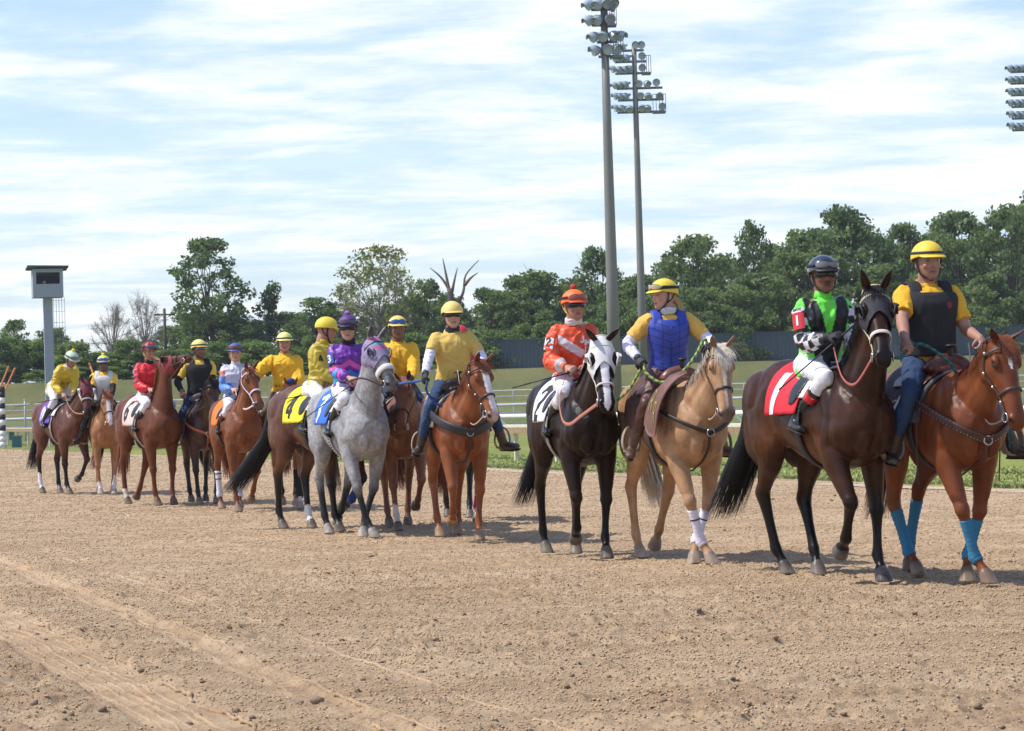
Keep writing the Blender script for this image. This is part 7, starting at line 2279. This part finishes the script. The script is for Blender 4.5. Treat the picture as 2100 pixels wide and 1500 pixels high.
# ---------- row 6
entry(key='L', px=424, py=1034, yaw=14, scale=1.0,
  horse=dict(coat=(.055, .026, .018), coat2=(.08, .038, .024), points=BAYP, hair=(.05, .04, .038), matkey='bay', neck=46, neck_len=.84, neck_yaw=10, head=70, head_yaw=10, FL=(4, 2, 36, 0), FR=(8, -4, 30, 0), HL=(-34, 2, 30, 0), HR='mid', dyFL=.02, voxel=.013, seed=23, tail=(-.3, .3), mane_side=-1, forelock=.6),
  hlabel='dark brown horse with a rusty red breast collar and black legs', bridle=dict(key='dark', reins={-1: dict(to=(.36, .06, 1.72), sag=.15)}), west=dict(key='dusty', leather=(.12, .09, .085), pad=(.17, .13, .12), breast=dict(w=.022, low=1.05, hi=1.28, color=(.33, .07, .03)), stir=(.02, .02, .02), pad_z=1.10),
  rider=dict(OB, seed=24, size=1.05, lean=2, yaw=2, belly=.05, head_yaw=18, head_pitch=-2, skin=(.30, .15, .10), shirt=('goldb', (.78, .50, .05), .7), collar=('polo', 'goldb', (.78, .50, .05)), stubble=.6, shades=('steel', (.12, .16, .20)), helmet=dict(color=(.72, .60, .20), band=(.02, .02, .02), peak=(.60, .33, .06)), vest=dict(key='black', color=(.016, .016, .019)), hair=('dark', (.03, .022, .018)),
     undersleeve=('blacks', (.012, .012, .014)), handR=(.22, -.30, 1.70), elbowR=(-.5, -.7, -.5), handL=(.36, .14, 1.74), boot=('blackmatte', (.015, .014, .014), .5), voxel=.010),
  rlabel='man in black vest looking sideways, yellow helmet with an orange peak')
entry(key='M', px=334, py=1037, yaw=29, scale=1.05,
  horse=dict(coat=(.125, .038, .015), coat2=(.10, .031, .014), hair=(.10, .035, .02), matkey='chestnut', neck=84, neck_len=.80, head=-10, head_yaw=22, neck_yaw=-4, FL=(6, 4, 36, 0), FR=(10, -2, 30, 0), HL=(-20, -30, -40, 1), HR=(-38, 0, 28, 0), voxel=.012, seed=25, tail=(-.12, -.05), hoof=(.12, .08, .06), socks={'HR': (.05, (.6, .5, .45))}, mane_side=-1, mane_len=.24, ears=(-.9, .7, .3), forelock=0, rough=.38),
  hlabel='red bay racehorse throwing its head up, its saddle cloth pinkish white', bridle=dict(key='dark', color=(.02, .018, .018), reins={-1: dict(to=(.40, -.08, 1.66), sag=.1)}, rein_color=(.2, .05, .03)), hood=dict(color=(.20, .022, .025), key='red', trim=(.015, .015, .015)),
  race=dict(cloth=(.62, .48, .44), num='6', numcol=(.012, .012, .014), numkey='black', num_size=(.14, .24), num_w=.044, num_x=-.18, num_z=1.34, zlow=1.14, girth=(.42, .38, .34), girthkey='pale', girth_trim=(.03, .03, .05)),
  rider=dict(JB, seed=26, lean=7, yaw=-8, head_yaw=10, skin=(.42, .21, .15), shirt=('silk', (.62, .018, .028), .5), shirt_paint=paint_redbars, collar=('stand', 'black', (.02, .02, .02)), stubble=.4, goggles=('steel', (.14, .15, .22), 'black', (.02, .02, .02)), helmet=dict(color=(.62, .03, .04), paint=helm_stripes, peak=(.02, .02, .02), strap=(.45, .36, .12)), voxel=.010, handR=(.38, -.12, 1.66)),
  rlabel='jockey in red silks with a red and black striped helmet')
# ---------- row 7
entry(key='N', px=220, py=1014, yaw=10, scale=.99,
  horse=dict(coat=(.29, .13, .06), coat2=(.34, .165, .085), hair=(.36, .18, .09), matkey='chestnut', neck=40, neck_yaw=4, head=60, head_yaw=6, FL='stand', FR=(10, 0, 34, 0), HL='mid', HR=(-40, -4, 22, 0), socks={'FL': (.24, (.62, .54, .5)), 'FR': (.14, (.62, .54, .5))}, marks=[(.10, .60, .03, .036, .0, (.68, .62, .6))], voxel=.015, seed=27, tail=(-.1, -.2), mane_side=-1, mane_n=300, mane_len=.24, hoof=(.4, .32, .27)),
  hlabel='light chestnut horse with a white face beside the leftmost racehorse', bridle=dict(key='dark'), west=dict(key='grey', leather=(.09, .075, .07), pad=(.07, .06, .06), stir=(.02, .02, .02)),
  rider=dict(OB, seed=28, lean=2, yaw=2, head_yaw=-4, head_pitch=2, skin=(.22, .11, .08), shirt=('goldb', (.78, .48, .05), .7), stubble=.6, shades=('black', (.02, .02, .02)), goggles=('bluem', (.05, .12, .62), 'grey', (.2, .22, .25)), helmet=dict(color=(.66, .68, .10), pompom=(.72, .68, .05), peak=(.3, .3, .3)), vest=dict(key='white', color=(.62, .58, .55), rough=.6), undersleeve=('blacks', (.012, .012, .014)),
     trousers=('blackt', (.018, .016, .016), .8), boot=('blackmatte', (.03, .02, .016), .5), footR=(.16, -.46, 1.0), voxel=.012, handR=(.30, -.22, 1.66), handL=(.34, .12, 1.70)),
  rlabel='man in a white vest and black trousers with a yellow pompom cap')
entry(key='O', px=153, py=1014, yaw=32, scale=1.05,
  horse=dict(coat=(.115, .038, .021), coat2=(.085, .03, .018), points=BAYP, hair=(.014, .01, .010), matkey='bay', neck=50, neck_len=.84, neck_yaw=4, head=64, head_yaw=-20, FL=(32, -36, -60, 1), FR='stand', HL='mid', HR=(-40, -2, 24, 0), socks={'HR': (.20, (.7, .68, .7))}, voxel=.012, seed=29, tail=(-.22, -.12), mane_side=-1, rough=.36, spec=.32, forelock=0),
  hlabel='bay racehorse in a maroon hood with the purple saddle cloth, leftmost in the parade', bridle=dict(key='darkg', color=(.05, .045, .045), nose_color=(.45, .43, .42), nose_w=.012, nose_r=.006, nose_s=.33, reins={-1: dict(to=(.40, -.10, 1.68), sag=.10)}, rein_color=(.35, .18, .12)), hood=dict(color=(.15, .015, .03), key='maroon', trim=(.58, .56, .56), paint=hood10),
  race=dict(cloth=(.14, .06, .42), num='10', numcol=(.62, .60, .66), numkey='white', num_size=(.10, .21), num_w=.045, num_x=-.19, num_z=1.342, zlow=1.185, girth=(.36, .33, .29), girthkey='pale', girth_trim=(.05, .04, .05)),
  rider=dict(JB, seed=30, lean=48, yaw=8, bend=0, seat=(-.14, 0, 1.80), head_yaw=2, head_pitch=26, skin=(.36, .19, .14), shirt=('silk', (.62, .44, .03), .5), shirt_paint=paint_gold, collar=('stand', 'white', (.6, .6, .6)), goggles=('greenish', (.16, .19, .17), 'black', (.02, .02, .02)), helmet=dict(color=(.50, .62, .46), pompom=(.74, .66, .03), peak=(.45, .55, .42)), footR=(-.02, -.32, 1.22), footL=(-.02, .32, 1.22), handR=(.36, -.12, 1.68), handL=(.40, .06, 1.66), voxel=.011),
  rlabel='jockey in yellow silks bending forward out of the saddle, pale green pompom helmet')

def tube_thing(P, r, name, m, label, cat, group=None, n=8, sub=5, parent=None):
    g = Geo(); g.add(*tube(np.array(P), r, n=n, sub=sub)); o = g.obj(name, m, parent)
    if label: tag(o, label, cat, group)
    return o
HS = {}; RS = {}; MX = {}
def W(k, v): 
    q = MX[k] @ Vector(v); return np.array(q)
def build_parade(only=None):
    for e in ENT:
        k = e['key']
        if only and k not in only: continue
        hs = dict(e['horse']); 
        if hs.get('points', 1) is None: hs.pop('points')
        h = build_horse(hs); M = place_M(e['px'], e['py'], e['yaw'], e['scale']); MX[k] = M; HS[k] = h
        if e.get('bridle'): build_bridle(h, e['bridle'])
        if e.get('hood'): build_hood(h, e['hood'])
        if e.get('race'): race_tack(h, e['race'])
        if e.get('west'):
            western_tack(h, e['west'])
            if e['west'].get('flap'):      # leather rear flap with two letters
                pass
        if e.get('wraps'):
            for kk, c in e['wraps'].items(): leg_wrap(h, kk, c, e['wkey'], bands=e.get('bands'), bandkey=e.get('bandkey', 'black'))
        if k == 'A':
            for sg in (1, -1):
                a = torso_pt(.30, R(90 - sg * 70), .05); g = Geo()
                g.add(*tube(np.array([a, a + np.array([.05, sg * .03, -.25]), a + np.array([.04, sg * .02, -.55])]), .009, .004, side=(1, 0, 0), n=6, sub=3)); g.obj('tie_strap', mat('strap_tie', (.05, .035, .03), rough=.6), h.root)
        if e.get('pom'):
            g = Geo(); g.add(*ellipsoid(h.hl(-.01, 0, .085), (.05, .06, .04))); 
            g.obj('brow_pompom', mat('pom_blue', (.02, .05, .22), rough=.9, bump=.01, bump_scale=60), h.root)
        h.root.matrix_world = M
        tag(h.root, e['hlabel'], 'horse', 'racehorses and lead horses walking in the parade')
        rc = dict(e['rider'])
        p = build_person(rc); RS[k] = p
        if rc.get('foot_belt', 'belt' in e['rider'] or k == 'A'):
            g = Geo(); P = [p.T(.004 + .150 * math.cos(a), .182 * math.sin(a), -.03) for a in np.linspace(0, 2 * math.pi, 33)]
            g.add(*tube(np.array(P), .017, .004, side=np.tile(p.up, (33, 1)), n=8, e=3)); me = g.mesh('belt'); put_co(me, get_co(me) - p.org); add_obj('belt', me, mat('belt_leather', (.05, .035, .028), rough=.5), p.root)
        if e['rider'].get('collar', ('', ''))[0] == 'polo' and 'vest' not in e['rider']:      # placket and buttons of the polo shirt
            fn = chest_fn(p, 0, 0, .013); g = Geo(); long_ = e['rider'].get('sleeve') == 'long'
            P = [fn(0, q)[0] for q in np.linspace(.43, .02 if long_ else .29, 9)]; g.add(*tube(np.array(P), .014, .003, side=p.lf, n=8, e=3)); me = g.mesh('placket'); put_co(me, get_co(me) - p.org)
            pl = add_obj('placket', me, mat('placket_' + e['rider']['shirt'][0], tuple(c * .88 for c in e['rider']['shirt'][1]), rough=.85), p.root)
            for q in np.linspace(.40, .08 if long_ else .31, 5 if long_ else 3):
                g = Geo(); g.add(*ellipsoid(fn(0, q)[0] + p.fw * .004, (.006, .006, .006), nu=8, nv=5)); me = g.mesh('button'); put_co(me, get_co(me) - p.org); add_obj('button', me, mat('button', (.55, .48, .35), rough=.4), pl)
        if e.get('armnum'): arm_number(p, None, *e['armnum'])
        place(p.root, M, p.org)
        tag(p.root, e['rlabel'], 'person', 'riders in the parade')
        p.grip = {}
        for sg in (1, -1):
            sh, el, wr, d = p.arm[sg]; n = unit(np.array(rc.get('palm', (0.15, -.55 * sg, -.8)))); n = unit(n - d * np.dot(n, d))
            p.grip[sg] = wr + d * .088 + n * .026

def flap_letters():
    """square leather skirt of the palomino's saddle with its two letters"""
    if 'C' not in HS: return
    h = HS['C']; lm = mat('flap_leather', (.17, .085, .065), rough=.45, var=.2, var_scale=10)
    for sg in (-1,):
        g = Geo(); V = []; F = []
        nx, nz = 10, 10; x0, x1 = .26, .62; z0, z1 = 1.08, 1.48
        def fn(x, z, o):
            t = np.interp(x, TOR[:, 0], TOR[:, 1]); b = np.interp(x, TOR[:, 0], TOR[:, 2]); cz = b + (t - b) * .46
            a = math.asin(max(-.9, min(.97, (z - cz) / (t - cz)))); ang = math.pi - a
            return torso_pt(x, ang, o + .03 * max(0, (x - .3) / .15))
        for o in (.095, .086):
            for i in range(nx + 1):
                for j in range(nz + 1):
                    x = x0 + (x1 - x0) * i / nx; tt = j / nz; zl = z0 + .10 * (abs(2 * i / nx - 1) ** 3)
                    V.append(fn(x, zl + (z1 - zl) * tt, o))
        N = (nx + 1) * (nz + 1); I = lambda i, j: i * (nz + 1) + j
        for i in range(nx):
            for j in range(nz):
                q = (I(i, j), I(i + 1, j), I(i + 1, j + 1), I(i, j + 1)); F.append(q); F.append(tuple(N + k for k in q[::-1]))
        for i in range(nx):
            for j in (0, nz): F.append((I(i, j), I(i + 1, j), N + I(i + 1, j), N + I(i, j)))
        for j in range(nz):
            for i in (0, nx): F.append((I(i, j), I(i, j + 1), N + I(i, j + 1), N + I(i, j)))
        o = add_obj('saddle_flap', to_mesh('saddle_flap', V, F), lm, h.root)
        for ci, (c, dx, dz) in enumerate((('R', -.085, .045), ('R', .06, -.04))):
            g = Geo(); text_geo(g, c, lambda u, v: (fn(.44 + dx + u, 1.28 + dz + v, .096), np.array([.3, -1., .2])), .09, .13, .012, lift=.005)
            g.obj('letter', mat('letter_gold', (.40, .36, .12), rough=.6), o, smooth=False)

def lead_things():
    lr = {}
    def rope(key, P, r, c1, c2, label):
        P = catmull(np.array(P), 14); g = Geo()
        V, F = tube(P, r * (1 + .0), n=10)
        g.add(V, F); n = 10; k = len(P)
        s = np.concatenate([[0], np.cumsum(np.linalg.norm(np.diff(P, axis=0), axis=1))])
        ring = np.repeat(np.arange(k), n); ang = np.tile(np.arange(n) / n, k)
        ph = (s[ring] / .055 + ang) % 1.0
        col = np.where((ph < .5)[:, None], np.array(c1), np.array(c2)); col = np.vstack([col, c1, c1])
        me = g.mesh('lead_rope'); co = get_co(me)
        cen = np.vstack([np.repeat(P, n, axis=0), P[:1], P[-1:]])
        bul = 1 + .22 * np.sin(2 * math.pi * 2 * np.concatenate([ph, [0, 0]])); put_co(me, cen + (co - cen) * bul[:, None])
        tag(add_obj('lead_rope', me, mat('rope', rough=.75, attr=True, bump=.002, bump_scale=150), None, True, col), label, 'rope', 'lead ropes')
    if 'A' in RS and 'B' in HS:
        p = RS['A']; hA = MX['A']; b = HS['B']
        bit = W('B', b.hl(.535, .075, -.08)); gR = W('A', p.grip[-1]); gL = W('A', p.grip[1])
        rope('A', [bit, (bit + gR) / 2 + np.array([0, 0, -.03]), gR, gR + np.array([.10, -.03, .03]), W('A', (.50, -.12, 1.60)), W('A', (.50, -.02, 1.46)), W('A', (.48, .12, 1.50)), W('A', (.42, .20, 1.64)), gL], .0115, (.01, .16, .15), (.008, .055, .06), 'teal braided lead rope looping between the rightmost rider\'s hands')
        rope('A2', [gL, gL + np.array([.06, .05, -.10]), W('A', (.20, .40, 1.40)), W('A', (.22, .44, 1.15)), W('A', (.25, .45, .95))], .009, (.01, .10, .10), (.008, .045, .05), 'loose tail of teal rope hanging beside the rightmost rider\'s stirrup')
    if 'C' in RS and 'D' in HS:
        p = RS['C']; d = HS['D']; bit = W('D', d.hl(.535, .075, -.08)); gR = W('C', p.grip[-1]); gL = W('C', p.grip[1])
        rope('C', [bit, bit * .5 + gR * .5 + np.array([0, 0, -.04]), gR, W('C', (.22, -.32, 1.62)), W('C', (.32, -.22, 1.53)), W('C', (.42, -.08, 1.60)), W('C', (.46, .04, 1.74)), W('C', (.42, .14, 1.88)), gL + np.array([0, 0, .05]), gL], .0125, (.03, .14, .05), (.42, .42, .09), 'green and yellow braided lead rope running to the white hooded horse')
    if 'E' in RS and 'F' in HS:
        p = RS['E']; f = HS['F']; bit = W('F', f.hl(.535, .075, -.08)); gR = W('E', p.grip[-1]); gL = W('E', p.grip[1])
        rope('E', [bit, (bit + gR) / 2, gR, W('E', (.40, -.36, 1.54)), W('E', (.42, -.26, 1.40)), W('E', (.44, -.12, 1.37)), W('E', (.46, .00, 1.48)), W('E', (.42, .12, 1.68)), gL], .013, (.02, .10, .32), (.012, .05, .18), 'blue lead rope hanging in a loop below the pale yellow polo rider')
    if 'K' in HS and 'J' in RS:
        pass
    def whip(key, sg, d, L0, L1, label, flap=True):
        if key not in RS: return
        p = RS[key]; gq = p.grip[sg]; d = unit(np.array(d)); a = gq - d * L0; b = gq + d * L1
        root = empty('riding_crop', W(key, gq), 0, label, 'riding crop', 'riding crops carried by the jockeys')
        loc = W(key, gq)
        A, B = W(key, a) - loc, W(key, b) - loc
        g = Geo(); g.add(*tube([A, A * .4 + B * .6, B], [.008, .006, .005], n=7)); g.obj('shaft', mat('crop_black', (.015, .015, .018), rough=.5), root)
        C = B + (B - A) / np.linalg.norm(B - A) * .16
        g = Geo(); g.add(*tube([B - (B - A) * .02, B * .9 + C * .1, C], [.012, .014, .014], [.006, .006, .006], n=8)); g.obj('flap', mat('crop_leather', (.02, .018, .018), rough=.6), root)
    whip('B', -1, (-.42, -.50, -.52), .26, .42, 'black crop slanting down across the green silks and red saddle cloth')
    whip('D', -1, (-.05, -.93, -.22), .06, .40, 'black crop sticking out sideways from the orange jockey')
    whip('F', -1, (-.42, -.52, -.42), .24, .70, 'thin black crop slanting over the back of the grey horse')
    whip('H', -1, (-.75, -.45, -.12), .06, .70, 'black crop lying back over the number 4 racehorse')
    whip('K', -1, (-.45, -.6, -.30), .04, .55, 'black crop sloping down from the silver jockey')
    whip('O', -1, (-.35, -.9, -.16), .20, .70, 'thin crop held level by the bending yellow jockey')
    whip('M', -1, (-.7, -.3, -.75), .05, .55, 'short dark crop beside the boot of the red jockey')
    if 'L' in RS:
        p = RS['L']; g_ = W('L', p.grip[-1]); tube_thing([g_ + np.array([0, 0, .08]), g_, g_ + np.array([-.02, 0, -.30]), g_ + np.array([0, 0, -.62])], [.012, .012, .010, .007], 'whip', mat('crop_black', (.015, .015, .018), rough=.5), 'black whip hanging straight down from the hand of the black vest rider, left half', 'whip')

def extras():
    if 'D' in RS: 
        p = RS['D']; chest_text(p, 'J', .045, .375, .045, .06, .013, 'w', (.72, .70, .74), off=.024)
        chest_text(p, 'H', .098, .345, .05, .05, .022, 'w', (.72, .70, .74), off=.024); chest_text(p, 'IL', .095, .285, .030, .055, .012, 'w', (.72, .70, .74), off=.024)
    if 'A' in RS:
        p = RS['A']; g = Geo(); fn = chest_fn(p, .10, .35, .046)
        V = []; sh = [(0, -.028), (.018, -.008), (.020, .020), (0, .024), (-.020, .020), (-.018, -.008)]
        pts = [fn(u, v)[0] for u, v in sh]; c = fn(0, 0)[0]
        V = [q + p.fw * .004 for q in pts] + [q - p.fw * .006 for q in pts]; n = 6
        F = [tuple(range(n)), tuple(range(2 * n - 1, n - 1, -1))] + [(i, (i + 1) % n, n + (i + 1) % n, n + i) for i in range(n)]
        g.add(np.array(V), F); me = g.mesh('badge'); put_co(me, get_co(me) - p.org); add_obj('badge', me, mat('badge_red', (.20, .01, .02), rough=.6), p.root, smooth=False)

import os as _os
build_ground(); build_rails(); build_wall(); build_structures(); build_trees()
build_parade(); flap_letters(); lead_things(); extras()

def build_haze(density):
    g = Geo(); g.add(*box((0, 320, 9), (1220, 790, 22)))
    m = bpy.data.materials.new('haze'); m.use_nodes = True; nt = m.node_tree; nt.nodes.remove(nt.nodes['Principled BSDF'])
    v = nt.nodes.new('ShaderNodeVolumePrincipled'); v.inputs['Color'].default_value = (.86, .90, .95, 1); v.inputs['Density'].default_value = density
    v.inputs['Anisotropy'].default_value = .2
    nt.links.new(v.outputs[0], nt.nodes['Material Output'].inputs['Volume'])
    tag(g.obj('haze', m, smooth=False), 'thin pale air between the camera and the far trees', 'haze', kind='stuff')
build_haze(.0002)
